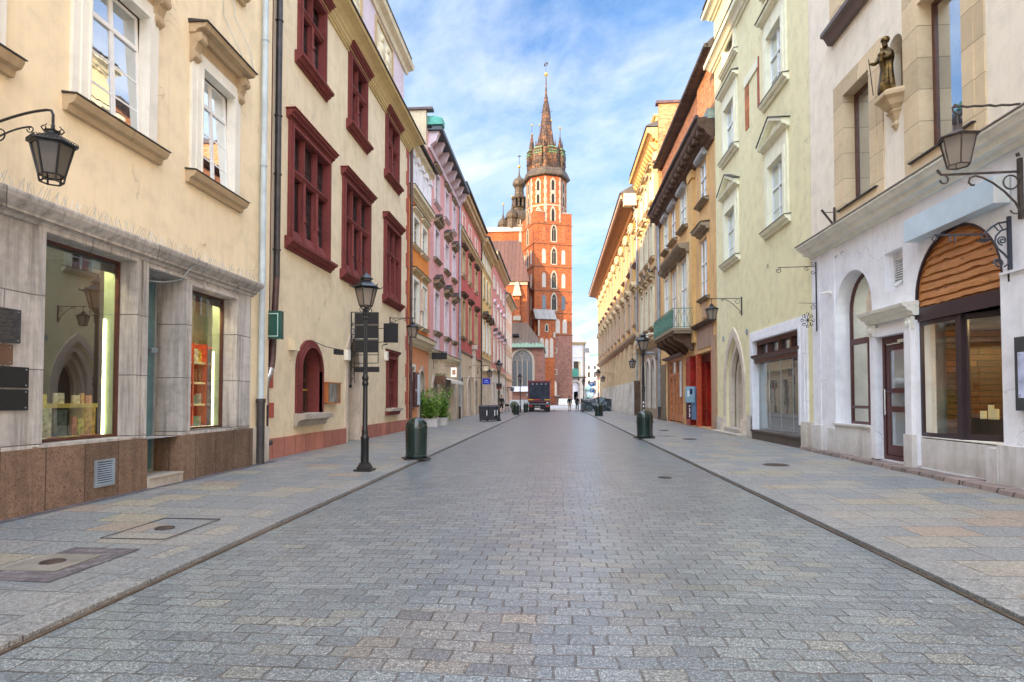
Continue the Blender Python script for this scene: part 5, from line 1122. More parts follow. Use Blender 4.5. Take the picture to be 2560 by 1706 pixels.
CUP = simple('green_patina_trim', (.12, .22, .10), .6, var=.4); GO = M['gold']
def cput(m, n, mt, par=None, **k): return m.build(n, mt, par or CH, org=ORG[CH.name], **k)
tw = MB(FT)
tw.box(0, TS, 0, 43.6, -TS, 0)
tower = cput(tw, 'tower', BR)
lowm = MB(FT); lowm.box(-.05, TS + .05, 0, 16.6, -TS, .05); cput(lowm, 'shaded_tower_base', BRd, tower)  # shade on the lower tower painted as a sleeve of duller brick
lv = [16.8, 22.0, 27.3, 33.1, 38.6, 43.4]
m = MB(FT)
for i, z in enumerate(lv):
    for F_, w in ((FT, TS), (FS, TS), (FRT, TS)): m.F = F_; m.prof(-.15, w + .15, [(z - .06, 0), (z - .06, .08), (z + .02, .16), (z + .10, .14), (z + .15, 0)])
SC_ = m
def ceach(m, n, mt, par):
    CHB.each(m, n, mt, par)
class _C(Bld):
    def __init__(s): s.root = CH; s.F = FT
CHB = _C()
def gothic(F_, uc, v0, vs, w, rise, wm, nm='lancet_window', mull=True, sur=.3, dark=M['darkvoid'], par=None, trac=False):
    a, b = uc - w / 2, uc + w / 2; ip_ = archpts(a, b, vs, 'point', rise, 12); op_ = archpts(a - sur, b + sur, vs, 'point', rise + sur * 1.5, 12); m = MB(F_)
    m.band(ip_, op_, 0, .08).box(a - sur, a, v0 - sur * .6, vs, 0, .08).box(b, b + sur, v0 - sur * .6, vs, 0, .08).box(a, b, v0 - sur * .9, v0, 0, .12)
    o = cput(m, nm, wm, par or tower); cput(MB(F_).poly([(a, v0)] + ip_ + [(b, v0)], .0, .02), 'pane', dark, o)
    if mull:
        q = MB(F_); q.box(uc - .03, uc + .03, v0, vs + rise * .4, .02, .05).tube(spiral(uc, vs + rise * .25, w * .2, w * .2, 0, 2 * PI, 12, .04), .022, 4).tube([(a, vs, .04), ((a + uc) / 2, vs + w * .35, .04), (uc, vs, .04), ((b + uc) / 2, vs + w * .35, .04), (b, vs, .04)], .022, 4)
        cput(q, 'tracery', PL, o)
    return o
def niche(F_, uc, v0, vs, w, rise, mt, par=None, d=.03):
    a, b = uc - w / 2, uc + w / 2; return cput(MB(F_).poly([(a, v0)] + archpts(a, b, vs, 'point', rise, 10) + [(b, v0)], -.02, d), 'blind_niche', mt, par or tower)
ceach(SC_, 'string_course', stone('brown_string_course', (.17, .085, .05), .3), tower)
NB = brickmat('niche_brick', (.30, .06, .013), (.38, .09, .02), (.5, .4, .3), TH, .42, .16, .1)
for F_, sd in ((FT, 0), (FS, 1)):
    for i, (z0, z1) in enumerate(zip(lv[:-1], lv[1:])):
        if sd == 0 and i == 0: continue
        gothic(F_, 4.95 if not sd else 5.0, z0 + .75, z0 + 3.3, 1.05, 1.3, PL, sur=.32, mull=i > 0)
        nm_ = PLd if i in (1 if sd else 2, 2, 3) or sd else NB
        for uc in (2.4, 7.4): niche(F_, uc, z0 + .8, z0 + 3.6, .95, .75, PLd if i in (2, 3) or (sd and i < 4) else (M['pane_dim'] if i == 1 else NB))
    niche(FS, 2.4, 17.3, 20.3, .95, .75, PLd)
for uc in (5.9, 7.7): niche(FT, uc, 17.2, 19.8, 1.15, .8, PLd)
for v in (12.3, 7.2):
    o = cput(MB(FT).box(4.75, 4.95, v, v + 1.4, 0, .1).box(5.55, 5.75, v, v + 1.4, 0, .1).box(4.95, 5.55, v, v + .2, 0, .097).box(4.95, 5.55, v + 1.2, v + 1.4, 0, .097), 'small_window', PL, tower); cput(MB(FT).box(4.95, 5.55, v + .2, v + 1.2, 0, .02), 'pane', M['pane_dim'], o)
# niche with figures low on the tower, buttress and wall band
o = cput(MB(FT).box(4.2, 4.5, 2.3, 5.2, .08, .3).box(5.6, 5.9, 2.3, 5.2, .08, .3).band(archpts(4.5, 5.6, 5.2, 'round', None, 10), archpts(4.2, 5.9, 5.2, 'round', None, 10), .08, .3), 'arched_niche', BRd, tower)
cput(MB(FT).box(4.5, 5.6, 2.3, 5.7, .08, .12), 'niche_back', M['limestone'], o); cput(MB(FT).box(4.0, 6.1, 1.9, 2.3, .08, .5), 'niche_sill', PL, o)
cput(MB(FT).box(6.1, 9.6, 0, 5.3, .0, .35), 'low_wall', BRd, tower)
# stair annex with grey lean-to roof
AX = MB(FT); AX.box(.6, 4.6, 0, 20.3, 0, 1.3); ax = cput(AX, 'stair_annex', BR, tower)
cput(MB(FT).prof(-.3, 5.0, [(20.2, 1.7), (20.3, 1.75), (22.8, 0), (20.2, 0)]), 'annex_roof', roofmat('grey_sheet_roof', (.2, .18, .165), (.3, .275, .25), .5, 9, TH), ax)
m = MB(FT)
for uc, vs in ((1.4, 15.2), (2.6, 15.0), (3.8, 15.2)): m.poly([(uc - .45, 11.2)] + archpts(uc - .45, uc + .45, vs, 'point', .7, 8) + [(uc + .45, 11.2)], 1.3, 1.34)
cput(m, 'blind_niche', PLd, ax); gothic(FT, 2.6, 17.4, 18.5, .5, .5, PL, sur=.2, mull=False, par=ax).location = FT.N * 1.3
cput(MB(FT).box(.35, .75, 16.2, 20, 1.3, 1.6).box(4.2, 4.75, 16.0, 17.2, 1.25, 1.5), 'white_quoin', PL, ax)
# octagon
OC = CC + Vector((ct, st_, 0)) * (TS / 2) + Vector((-st_, ct, 0)) * (TS / 2); ow = 9.3; oh = ow / 2; os_ = ow * math.tan(R(22.5))
octm = MB(); octm.lathe(OC.x, OC.y, [(oh / math.cos(R(22.5)), 43.4), (oh / math.cos(R(22.5)), 55.4)], 8, R(TH + 22.5)); octo = cput(octm, 'octagon', BR)
cm = MB(FT)
for cu, cd in ((0, 0), (TS - 2.6, 0), (0, -TS + 2.6), (TS - 2.6, -TS + 2.6)): cm.box(cu, cu + 2.6, 43.6, 46.3, cd - 2.6, cd)
ceach(cm, 'corner_block', BR, octo); cm = MB(FT)
for cu, cd in ((0, 0), (TS - 2.6, 0), (0, -TS + 2.6), (TS - 2.6, -TS + 2.6)):
    p = [(cu - .1, 46.3, cd + .1), (cu + 2.7, 46.3, cd + .1), (cu + 2.7, 46.3, cd - 2.7), (cu - .1, 46.3, cd - 2.7), (TS / 2 + (cu + 1.3 - TS / 2) * .75, 47.5, -TS / 2 + (cd - 1.3 + TS / 2) * .75)]
    cm.solid(p, [(0, 1, 2, 3), (0, 1, 4), (1, 2, 4), (2, 3, 4), (3, 0, 4)])
ceach(cm, 'corner_cap', PL, octo)
for k in range(8):
    a = R(TH - 90 + 45 * k); N = Vector((math.cos(a), math.sin(a), 0)); 
    if N.y > .5: continue
    U = Vector((-N.y, N.x, 0)); F_ = Frame(OC + N * oh - U * os_ / 2, U, N); uc = os_ / 2; q = MB(F_); rr = random.Random(k)
    for z in range(44, 55):
        w = .42 if z % 2 else .26; q.box(0, w, z, z + 1, 0, .06).box(os_ - w, os_, z, z + 1, 0, .06)
    q.box(0, os_, 48.0, 48.35, 0, .09)
    for v0, vs, rs in ((44.3, 46.4, 1.1), (48.7, 50.5, .5), (51.9, 53.7, .7)):
        for z in range(int((vs - v0) / .5) + 1):
            w = .78 if z % 2 else .66; q.box(uc - w, uc - .36, v0 + z * .5, min(v0 + z * .5 + .5, vs + .3), 0, .05).box(uc + .36, uc + w, v0 + z * .5, min(v0 + z * .5 + .5, vs + .3), 0, .05)
        q.band(archpts(uc - .36, uc + .36, vs, 'point', rs, 10), archpts(uc - .72, uc + .72, vs, 'point', rs + .6, 10), 0, .053)
    q.box(uc - .7, uc + .7, 51.2, 51.85, 0, .047)
    o = cput(q, 'octagon_window', PL, octo); q = MB(F_)
    for v0, vs, rs in ((44.3, 46.4, 1.1), (48.7, 50.5, .5), (51.9, 53.7, .7)): q.poly([(uc - .36, v0)] + archpts(uc - .36, uc + .36, vs, 'point', rs, 10) + [(uc + .36, v0)], -.01, .03)
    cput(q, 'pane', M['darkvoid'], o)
rc = 1 / math.cos(R(22.5)); a8 = R(TH + 22.5)
cput(MB().lathe(OC.x, OC.y, [(5.0 * rc, 55.3), (5.45 * rc, 55.5), (5.5 * rc, 55.7), (4.7 * rc, 57.6), (4.4 * rc, 57.7)], 8, a8), 'skirt_roof', CUd, octo)
# crown with eight turrets
sp = cput(MB().lathe(OC.x, OC.y, [(4.3 * rc, 57.5), (4.1 * rc, 62.6), (2.4 * rc, 63.0), (1.5, 63.4), (1.62, 65), (1.5, 68), (1.12, 72), (.8, 74.6), (.42, 76.4), (.48, 76.6), (.30, 77.2), (.17, 79.5), (.1, 82)], 8, a8), 'spire', CU)
cput(MB().ball((OC.x, OC.y, 82.7), .5, 14), 'gilded_ball', GO, sp, smooth=True)
m = MB(); m.tube([(OC.x, OC.y, 83), (OC.x, OC.y, 86.2)], .045, 5, local=False); F_ = Frame((OC.x, OC.y, 0), (1, 0, 0), (0, -1, 0)); m.F = F_; m.box(-.55, .5, 85.0, 85.12, -.03, .03).box(-.1, .55, 85.3, 85.7, -.03, .03).box(-.5, -.2, 84.7, 85.5, -.03, .03); cput(m, 'weather_vane', M['iron'], sp)
m = MB()
for k in range(8): a = a8 + k * PI / 4; m.tube([(OC.x + .7 * math.cos(a), OC.y + .7 * math.sin(a), 73), (OC.x + 1.55 * math.cos(a), OC.y + 1.55 * math.sin(a), 73.2)], .07, 5, local=False)
cput(m, 'crocket', CUd, sp)
for k in range(8):
    a = a8 - PI / 8 * 1 + k * PI / 4; N = Vector((math.cos(a), math.sin(a), 0)); U = Vector((-N.y, N.x, 0)); F_ = Frame(OC + N * 3.6, U, N)
    m = MB(F_); m.box(-.95, .95, 57.2, 59.2, -1.2, 1.15).box(-1.05, 1.05, 59.2, 59.5, -1.2, 1.28).box(-1.0, 1.0, 59.5, 61.0, -1.2, 1.2).box(-.95, .95, 61.0, 62.4, -1.2, 1.1); o = cput(m, 'turret', CU, sp)
    q = MB(F_)
    for z in (57.7, 58.5):
        for u in (-.7, -.23, .23, .7): q.box(u - .12, u + .12, z, z + .5, 1.1, 1.17)
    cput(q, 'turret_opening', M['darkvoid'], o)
    q = MB(F_); q.box(-1.08, 1.08, 61.0, 61.15, -1.0, 1.3).box(-1.08, 1.08, 61.65, 61.75, -1.0, 1.3).box(-1.05, 1.05, 62.4, 62.65, -1.0, 1.22)
    for i in range(6): q.box(-1.05 + i * .4, -.98 + i * .4, 61.15, 61.65, 1.22, 1.29)
    cput(q, 'turret_gallery', CUP, o); c = OC + N * 3.75
    lo = 3.2 if k % 2 else 4.2
    cput(MB().lathe(c.x, c.y, [(.98, 62.6), (.6, 62.6 + lo * .35), (.17, 62.6 + lo), (.2, 62.7 + lo), (.06, 62.8 + lo), (.05, 64.9 + lo)], 6, a), 'turret_spire', CU, o); cput(MB().ball((c.x, c.y, 65.1 + lo), .24, 8), 'gilded_ball', GO, o, smooth=True)
    for s_ in (-1, 1):
        c2 = c + U * s_ * .85 + N * .3; cput(MB().lathe(c2.x, c2.y, [(.26, 62.6), (.1, 64.3), (.04, 64.4), (.035, 65.4)], 5, a), 'pinnacle', CU, o)
# nave / chancel behind and chapel in front
NV = MB(); NV.box(-26, -6.35, 0, 27.6, -142, -130); nv = cput(NV, 'nave', BR)
NR = roofmat('brown_ribbed_roof', (.065, .024, .012), (.11, .04, .02), .9, 40, 0)
m = MB(); m.wquad((-26, 129.4, 27.5), (-5.9, 129.4, 27.5), (-8.2, 136, 38.2), (-26, 136, 38.2)); m.wquad((-5.9, 129.4, 27.5), (-5.9, 142.5, 27.5), (-8.2, 136, 38.2)); m.wquad((-26, 142.5, 27.5), (-5.9, 142.5, 27.5), (-8.2, 136, 38.2), (-26, 136, 38.2)); m.box(-26, -5.9, 27.3, 27.5, -142, -129.4)
cput(m, 'nave_roof', NR, nv); cput(MB().box(-26, -6.2, 26.6, 27.3, -130.2, -129.75), 'white_cornice', PL, nv)
m = MB(); m.box(-9.3, -7.7, 0, 17.5, -130, -128.6).taper(-9.1, -7.9, 17.5, 24.5, -130, -128.8, 0, .3); bt = cput(m, 'buttress', BR, nv)
ceach(MB().taper(-9.5, -7.5, 24.0, 27.2, -130, -128.4, .7, .9).box(-9.5, -7.5, 17.2, 17.7, -130, -128.3).box(-9.3, -7.7, 18.6, 19.6, -130, -128.55), 'buttress_cap', PL, bt)
cput(MB().box(-8.5, -7.9, 37.6, 39.8, -136.4, -135.8).box(-8.3, -8.1, 39.8, 43.0, -136.2, -136.0).box(-8.75, -7.65, 41.6, 41.85, -136.2, -136.0), 'gable_cross', PL, nv)
FC = Frame((0, 118, 0), (1, 0, 0), (0, -1, 0)); cw_ = (-8.75, -4.7)
m = MB(FC); us = [-22, cw_[0], cw_[1], -2.5]; cap = archpts(cw_[0], cw_[1], 8.9, 'round', 2.25, 20); chh = 11.9
m.quad((us[0], 0, 0), (us[1], 0, 0), (us[1], chh, 0), (us[0], chh, 0)); m.quad((us[2], 0, 0), (us[3], 0, 0), (us[3], chh, 0), (us[2], chh, 0)); m.quad((us[1], 0, 0), (us[2], 0, 0), (us[2], 3.9, 0), (us[1], 3.9, 0))
m.poly(cap[:11] + [(cap[10][0], chh), (us[1], chh)], -.6, 0); m.poly(cap[10:] + [(us[2], chh), (cap[10][0], chh)], -.6, 0)
m.quad((us[3], 0, 0), (us[3], chh, 0), (us[3], chh, -16), (us[3], 0, -16)); chap = cput(m, 'chapel', BRd)
m = MB(FC); m.band(cap, archpts(cw_[0] - .45, cw_[1] + .45, 8.9, 'round', 2.7, 20), -.5, .06).box(cw_[0] - .45, cw_[0], 3.9, 8.9, -.5, .06).box(cw_[1], cw_[1] + .45, 3.9, 8.9, -.5, .06); gw_ = cput(m, 'gothic_window', PL, chap)
cput(MB(FC).box(-9.6, -3.9, 2.9, 3.9, -.3, .45), 'window_apron', simple('white_sheet_apron', (.78, .8, .82), .5), gw_)
m = MB(FC); W_ = cw_[1] - cw_[0]
for i in (1, 2, 3): u = cw_[0] + W_ * i / 4; m.box(u - .07, u + .07, 3.9, 8.9 if i != 2 else 9.6, -.35, -.15)
for i in range(4): a = cw_[0] + W_ * i / 4; m.tube([(x, y, -.25) for x, y in archpts(a, a + W_ / 4, 8.7, 'round', .55, 10)], .06, 5)
for i in (0, 2): a = cw_[0] + W_ * i / 4; m.tube([(x, y, -.25) for x, y in archpts(a, a + W_ / 2, 9.0, 'point', 1.5, 10)], .07, 5); m.tube(spiral(a + W_ / 4, 9.65, .3, .3, 0, 2 * PI, 12, -.25), .05, 5)
m.tube(spiral(cw_[0] + W_ / 2, 10.5, .4, .4, 0, 2 * PI, 14, -.25), .06, 5)
cput(m, 'tracery', PL, gw_); cput(MB(FC).poly([(cw_[0], 3.9)] + cap + [(cw_[1], 3.9)], -.42, -.38), 'pane', M['pane_lead'], gw_)
m = MB(FC)
for i in range(12): m.box(cw_[0], cw_[1], 4.3 + i * .42, 4.34 + i * .42, -.38, -.35)
cput(m, 'saddle_bars', M['iron'], gw_)
CR = roofmat('chapel_roof_sheet', (.05, .028, .016), (.10, .055, .03), .7, 40, 0, green=(.16, .26, .17), gz=14.6)
m = MB(); m.wquad((-22, 117.4, 11.8), (-2.2, 117.4, 11.8), (-6.2, 127, 17.9), (-22, 127, 17.9)); m.wquad((-2.2, 117.4, 11.8), (-2.2, 134, 11.8), (-6.2, 134, 17.9), (-6.2, 127, 17.9)); m.box(-22, -2.2, 11.7, 11.8, -134, -117.4); cr = cput(m, 'chapel_roof', CR, chap)
cput(MB().box(-22, -2.15, 11.55, 11.72, -118, -117.3), 'gutter', M['darkpipe'], chap); cput(MB().box(-8.9, -7.6, 14.3, 14.75, -121.6, -120.6), 'roof_hatch', M['darkvoid'], cr)
m = MB(FC); m.band(archpts(-4.2, -2.7, 4.3, 'seg', .45, 10), archpts(-4.35, -2.55, 4.45, 'seg', .6, 10), 0, .3).box(-4.2, -2.7, 3.1, 4.3, 0, .2); cput(m, 'wall_memorial', M['limestone'], chap)
cput(MB(FC).box(-5.9, -5.2, 2.0, 2.6, 0, .05), 'wall_plate', simple('green_grey_plate', (.2, .25, .22), .5), chap)
# second tower behind: square brick block with bell turret and domes
lt = MB(); lt.box(-19, -7.6, 0, 44.2, -162, -150); low = cput(lt, 'bell_tower', BR); cput(MB().taper(-19.5, -7.2, 44.2, 45.4, -162.4, -149.6, .3, .3), 'parapet', PLd, low)
def dome(cx, cy, z, r, h, lz, par, big=False):
    pr = [(r * 1.05, z - h * .2), (r * 1.1, z - .1), (r, z)] + [(r * math.cos(PI / 2 * i / 7) * (1 - .15 * i / 7) + r * .15 * i / 7, z + h * math.sin(PI / 2 * i / 7)) for i in range(1, 8)]
    return cput(MB().lathe(cx, cy, pr, 16, 0, rib=.03, nrib=8), 'dome', CUd, par, smooth=False)
bx_, by_ = -9.6, 155.0
d1 = dome(bx_, by_, 46.4, 4.6, 4.9, 0, low); cput(MB().lathe(bx_, by_, [(4.7, 44.4), (4.7, 46.0), (4.9, 46.3), (4.4, 46.6)], 8), 'drum', CUd, d1)
m = MB(); m.lathe(bx_, by_, [(1.7, 50.9), (1.6, 51.6), (2.0, 51.9)], 8)
for k in range(8): a = PI / 4 * k; m.tube([(bx_ + 1.45 * math.cos(a), by_ + 1.45 * math.sin(a), 51.9), (bx_ + 1.45 * math.cos(a), by_ + 1.45 * math.sin(a), 54.2)], .28, 6, local=False)
m.lathe(bx_, by_, [(1.9, 54.1), (2.2, 54.4), (1.8, 54.8), (1.25, 55.3), (1.15, 57.0), (1.4, 57.3)], 8); m.lathe(bx_, by_, [(1.1, 57.3), (1.75, 57.9), (1.8, 58.6), (1.3, 59.5), (.5, 60.1), (.2, 60.8), (.1, 62.6)], 12)
cput(m, 'lantern', CUd, d1); cput(MB().lathe(bx_, by_, [(.8, 51.8), (.8, 54.3)], 8), 'lantern_core', M['darkvoid'], d1); cput(MB().ball((bx_, by_, 63.0), .45, 10), 'gilded_ball', GO, d1, smooth=True); cput(MB().tube([(bx_, by_, 63), (bx_, by_, 66)], .06, 5, local=False).box(bx_ - .3, bx_ + .4, 65.6, 66.0, -by_ - .04, -by_ + .04), 'finial_rod', M['iron'], d1)
for (x, y, s_, z) in ((-11.2, 151.2, 1.0, 48.3), (-13.6, 152.0, .85, 46.6)):
    dd = dome(x, y, z, 1.6 * s_, 2.0 * s_, 0, low); cput(MB().lathe(x, y, [(1.5 * s_, z - 3.2), (1.5 * s_, z - .3)], 8), 'drum', CUd, dd); cput(MB().lathe(x, y, [(.4, z + 1.9 * s_), (.12, z + 3.4 * s_), (.08, z + 5.2)], 6), 'finial', CUd, dd); cput(MB().ball((x, y, z + 5.4), .3, 8), 'gilded_ball', GO, dd, smooth=True)

# ================================================================== FAR SIDE OF THE SQUARE
def farblock(name, label, x0, x1, y, h, mat, rows, n, roof, d=14, trim=M['trimwhite'], sm=M['brownsash'], cap=.4):
    B = Bld(name, label, Frame((0, y, 0), (1, 0, 0), (0, -1, 0)), x0, x1)
    w = (x1 - x0) / n
    for r_, (v0, v1) in enumerate(rows):
        for i in range(n):
            c = x0 + w * (i + .5); B.window(c - w * .24, c + w * .24, v0, v1, trim, sm, M['pane_dim'], cw=w * .09, cp=.08, rd=.2, nx=1, tr=(), base=False, steps=1, sill=(.1, .2, .25, trim))
    B.wall(mat, 0, h, depth=d)
    for v in [r[1] + .7 for r in rows[:-1]]: B.cornice(v, v + .3, .3, trim)
    B.cornice(h - .5, h, .6, trim, name='eaves_cornice')
    B.put(B.mb().prof(x0 - .3, x1 + .3, [(h + .01, .6), (h + 2.6, -4), (h + .01, -d)]), 'roof', roof); return B
fb = farblock('far_building', 'pale pink four storey building with green roof across the square', 9.2, 18.4, 230, 15.6, plaster('far_pink', (.58, .34, .32), (.5, .35, .32), .2), ((3.0, 5.2), (6.3, 8.6), (9.6, 11.8), (12.8, 14.2)), 4, roofmat('green_far_roof', (.2, .36, .28), (.28, .44, .34), .8, 30))
farblock('far_building', 'narrow cream building with little gable right of the pink one', 18.6, 26, 228, 17.5, M['trimcream'], ((3.0, 5.5), (7.5, 10), (12, 14.5)), 3, M['rooftile'])
farblock('far_building', 'tan building rising behind the pink one', 8, 14.5, 262, 21.5, M['trimcream'], ((8, 11), (14, 17)), 3, M['roofdark'])
farblock('far_building', 'distant beige block mostly hidden behind the yellow corner', 14.8, 30, 275, 20.5, M['buff'], ((8, 11), (14, 17)), 4, roofmat('green_far_roof2', (.16, .3, .18), (.24, .4, .24), .8, 30))
# white baroque building right behind the tower
B = Bld('baroque_house', 'white baroque building with green doorway roof just right of the church tower', Frame((0, 168, 0), (1, 0, 0), (0, -1, 0)), 2.0, 8.3)
B.hole(5.0, 6.2, .2, 3.5, .3)
B.window(5.0, 6.3, 9.5, 12, M['trimwhite'], M['brownsash'], M['pane_dim'], cw=.2, rd=.2, base=False)
B.wall(M['white'], 0, 17.5, depth=16); B.cornice(13.0, 13.3, .2, M['trimwhite']); B.cornice(16.6, 17.5, .6, M['ochretrim'], name='eaves_cornice', e0=.5, e1=.5); B.put(B.mb().poly([(2.5, 17.5), (8.0, 17.5), (7.4, 18.7), (6.4, 19.2), (5.6, 20.6), (4.8, 19.2), (3, 18.7)], -.6, -.1), 'gable', M['white'])
B.each(B.mb().box(7.7, 8.0, 0, 16.5, .02, .25), 'pilaster', M['longtrim']); B.put(B.mb().tube([(8.2, 0, .2), (8.2, 17, .2)], .12, 8), 'drainpipe', M['zinc'])
B.put(B.mb().prof(4.0, 8.6, [(7.3, 0), (7.3, 1.2), (7.6, 1.3), (7.6, 0)]), 'porch_cornice', M['darkcornice']); B.put(B.mb().prof(3.6, 6.3, [(7.62, 0), (7.62, 1.1), (9.0, .8), (10.0, 0)]), 'porch_roof', simple('deep_green_roof', (.03, .22, .15), .5)); B.put(B.mb().box(6.4, 7.0, 7.6, 11.4, .1, .6).ball(tuple(B.F.P(6.7, 11.8, .35)), .35, 8), 'pinnacle', M['trimcream'])
B.put(B.mb().box(6.6, 7.4, 0, 7.3, 0, 1.0).box(3.6, 4.4, 0, 7.3, 0, 1.0).band(archpts(4.4, 6.6, 5.2, 'round', None, 12), archpts(4.0, 7.0, 5.2, 'round', None, 12), .2, .9), 'porch', M['limestone'])

# ================================================================== GROUND
def ground_sheet(name, x0, x1, y0, y1, z, mat, zs=None, nx=1, ny=1):
    m = MB(); b = 0
    for i in range(nx + 1):
        for j in range(ny + 1):
            x = x0 + (x1 - x0) * i / nx; m.v.append(Vector((x, y0 + (y1 - y0) * j / ny, z if zs is None else zs(x))))
    for i in range(nx):
        for j in range(ny): m.face([i * (ny + 1) + j, (i + 1) * (ny + 1) + j, (i + 1) * (ny + 1) + j + 1, i * (ny + 1) + j + 1])
    return struct(m.build(name, mat, org=(0, 0, 0)))
def settmat():
    t = NT('granite_setts'); p = t.pos(); s = t.sep(p)
    wob = t.add('ShaderNodeTexNoise'); t.l.new(p, wob.inputs['Vector']); wob.inputs['Scale'].default_value = 5.5; wob.inputs['Detail'].default_value = 3
    wob2 = t.noise(p, .5, 2); c3 = t.sep(wob.outputs[1])
    u = t.math('ADD', s[0], t.math('MULTIPLY', t.math('SUBTRACT', c3[0], .5), .045)); v = t.math('ADD', s[1], t.math('ADD', t.math('MULTIPLY', t.math('SUBTRACT', c3[1], .5), .035), t.math('MULTIPLY', wob2, .22)))
    r1, r2, j = t.tiles(u, v, 240.0e-3, .152, .0092, .5, .22)
    sp = t.noise(p, 95, 2, .7); sp2 = t.noise(p, 38, 4, .75)
    sv = t.math('ADD', t.math('MULTIPLY', sp, .55), t.math('MULTIPLY', sp2, .45))
    c = t.ramp(sv, [(.40, (.010, .016, .02)), (.46, (.062, .084, .092)), (.53, (.155, .182, .19)), (.60, (.46, .49, .49))])
    c = t.mix(1.0, c, t.ramp(r1, [(0, (.74, .78, .81)), (.5, (.96, .97, .98)), (1, (1.22, 1.19, 1.14))]), 'MULTIPLY')
    tan = t.math('GREATER_THAN', r2, .91); c = t.mix(t.math('MULTIPLY', tan, .55), c, t.mix(1, c, (1.35, 1.12, .85), 'MULTIPLY'))
    dk = t.math('LESS_THAN', r2, .08); c = t.mix(t.math('MULTIPLY', dk, .5), c, t.mix(1, c, (.62, .64, .66), 'MULTIPLY'))
    # a repaired patch of brownish setts
    inx = t.math('MULTIPLY', t.math('GREATER_THAN', s[0], t.math('ADD', -1.32, t.math('MULTIPLY', r1, .3))), t.math('LESS_THAN', s[0], t.math('ADD', -.28, t.math('MULTIPLY', r2, .25))))
    iny = t.math('MULTIPLY', t.math('GREATER_THAN', v, 3.36), t.math('LESS_THAN', v, 4.32)); c = t.mix(t.math('MULTIPLY', t.math('MULTIPLY', inx, iny), .8), c, t.mix(1, c, (1.12, .92, .80), 'MULTIPLY'))
    big = t.noise(p, .35, 5, .6); c = t.mix(t.math('MULTIPLY', t.ramp(big, [(.35, (0, 0, 0)), (.7, (1, 1, 1))]), .32), c, t.mix(1, c, (1.12, 1.02, 1.04), 'MULTIPLY'))
    wear = t.noise(t.scale(p, (1.4, .35, 1)), .8, 4, .6); c = t.mix(t.math('MULTIPLY', wear, .25), c, (.36, .35, .37))
    c = t.mix(1.0, c, (1.0, 1.05, 1.08), 'MULTIPLY')
    stn = t.noise(p, 1.1, 6, .7); c = t.mix(t.math('MULTIPLY', t.ramp(stn, [(.52, (0, 0, 0)), (.68, (1, 1, 1))]), .38), c, t.mix(1, c, (.62, .60, .58), 'MULTIPLY'))
    gum = t.add('ShaderNodeTexVoronoi'); t.l.new(p, gum.inputs['Vector']); gum.inputs['Scale'].default_value = 1.9; c = t.mix(t.math('MULTIPLY', t.math('LESS_THAN', gum.outputs['Distance'], .045), .75), c, (.04, .04, .042))
    jc = t.ramp(t.noise(p, 3.0, 4), [(.35, (.03, .02, .015)), (.55, (.09, .07, .062)), (.72, (.2, .17, .17))]); c = t.mix(t.math('MULTIPLY', j, t.math('MULTIPLY', t.noise(p, 2.2, 3), 1.25, clamp=True)), c, jc)
    # chalky line scratches
    ln = t.math('MULTIPLY', t.math('LESS_THAN', t.math('ABSOLUTE', t.math('SUBTRACT', t.math('ADD', v, t.math('MULTIPLY', c3[2], .01)), 4.80)), .006), t.math('GREATER_THAN', t.noise(p, 1.6, 3), .50)); c = t.mix(t.math('MULTIPLY', ln, .3), c, (.7, .7, .72))
    t.base(c)
    rg = t.math('ADD', .16, t.math('MULTIPLY', sp2, .34)); t.set(t.b.inputs['Roughness'], rg); t.b.inputs['Specular IOR Level'].default_value = .7
    dome_ = t.math('SUBTRACT', t.math('MULTIPLY', sp2, .45), t.math('MULTIPLY', j, 1.3)); dome_ = t.math('ADD', dome_, t.math('MULTIPLY', r1, .35)); t.bump(dome_, .0035); return t.m
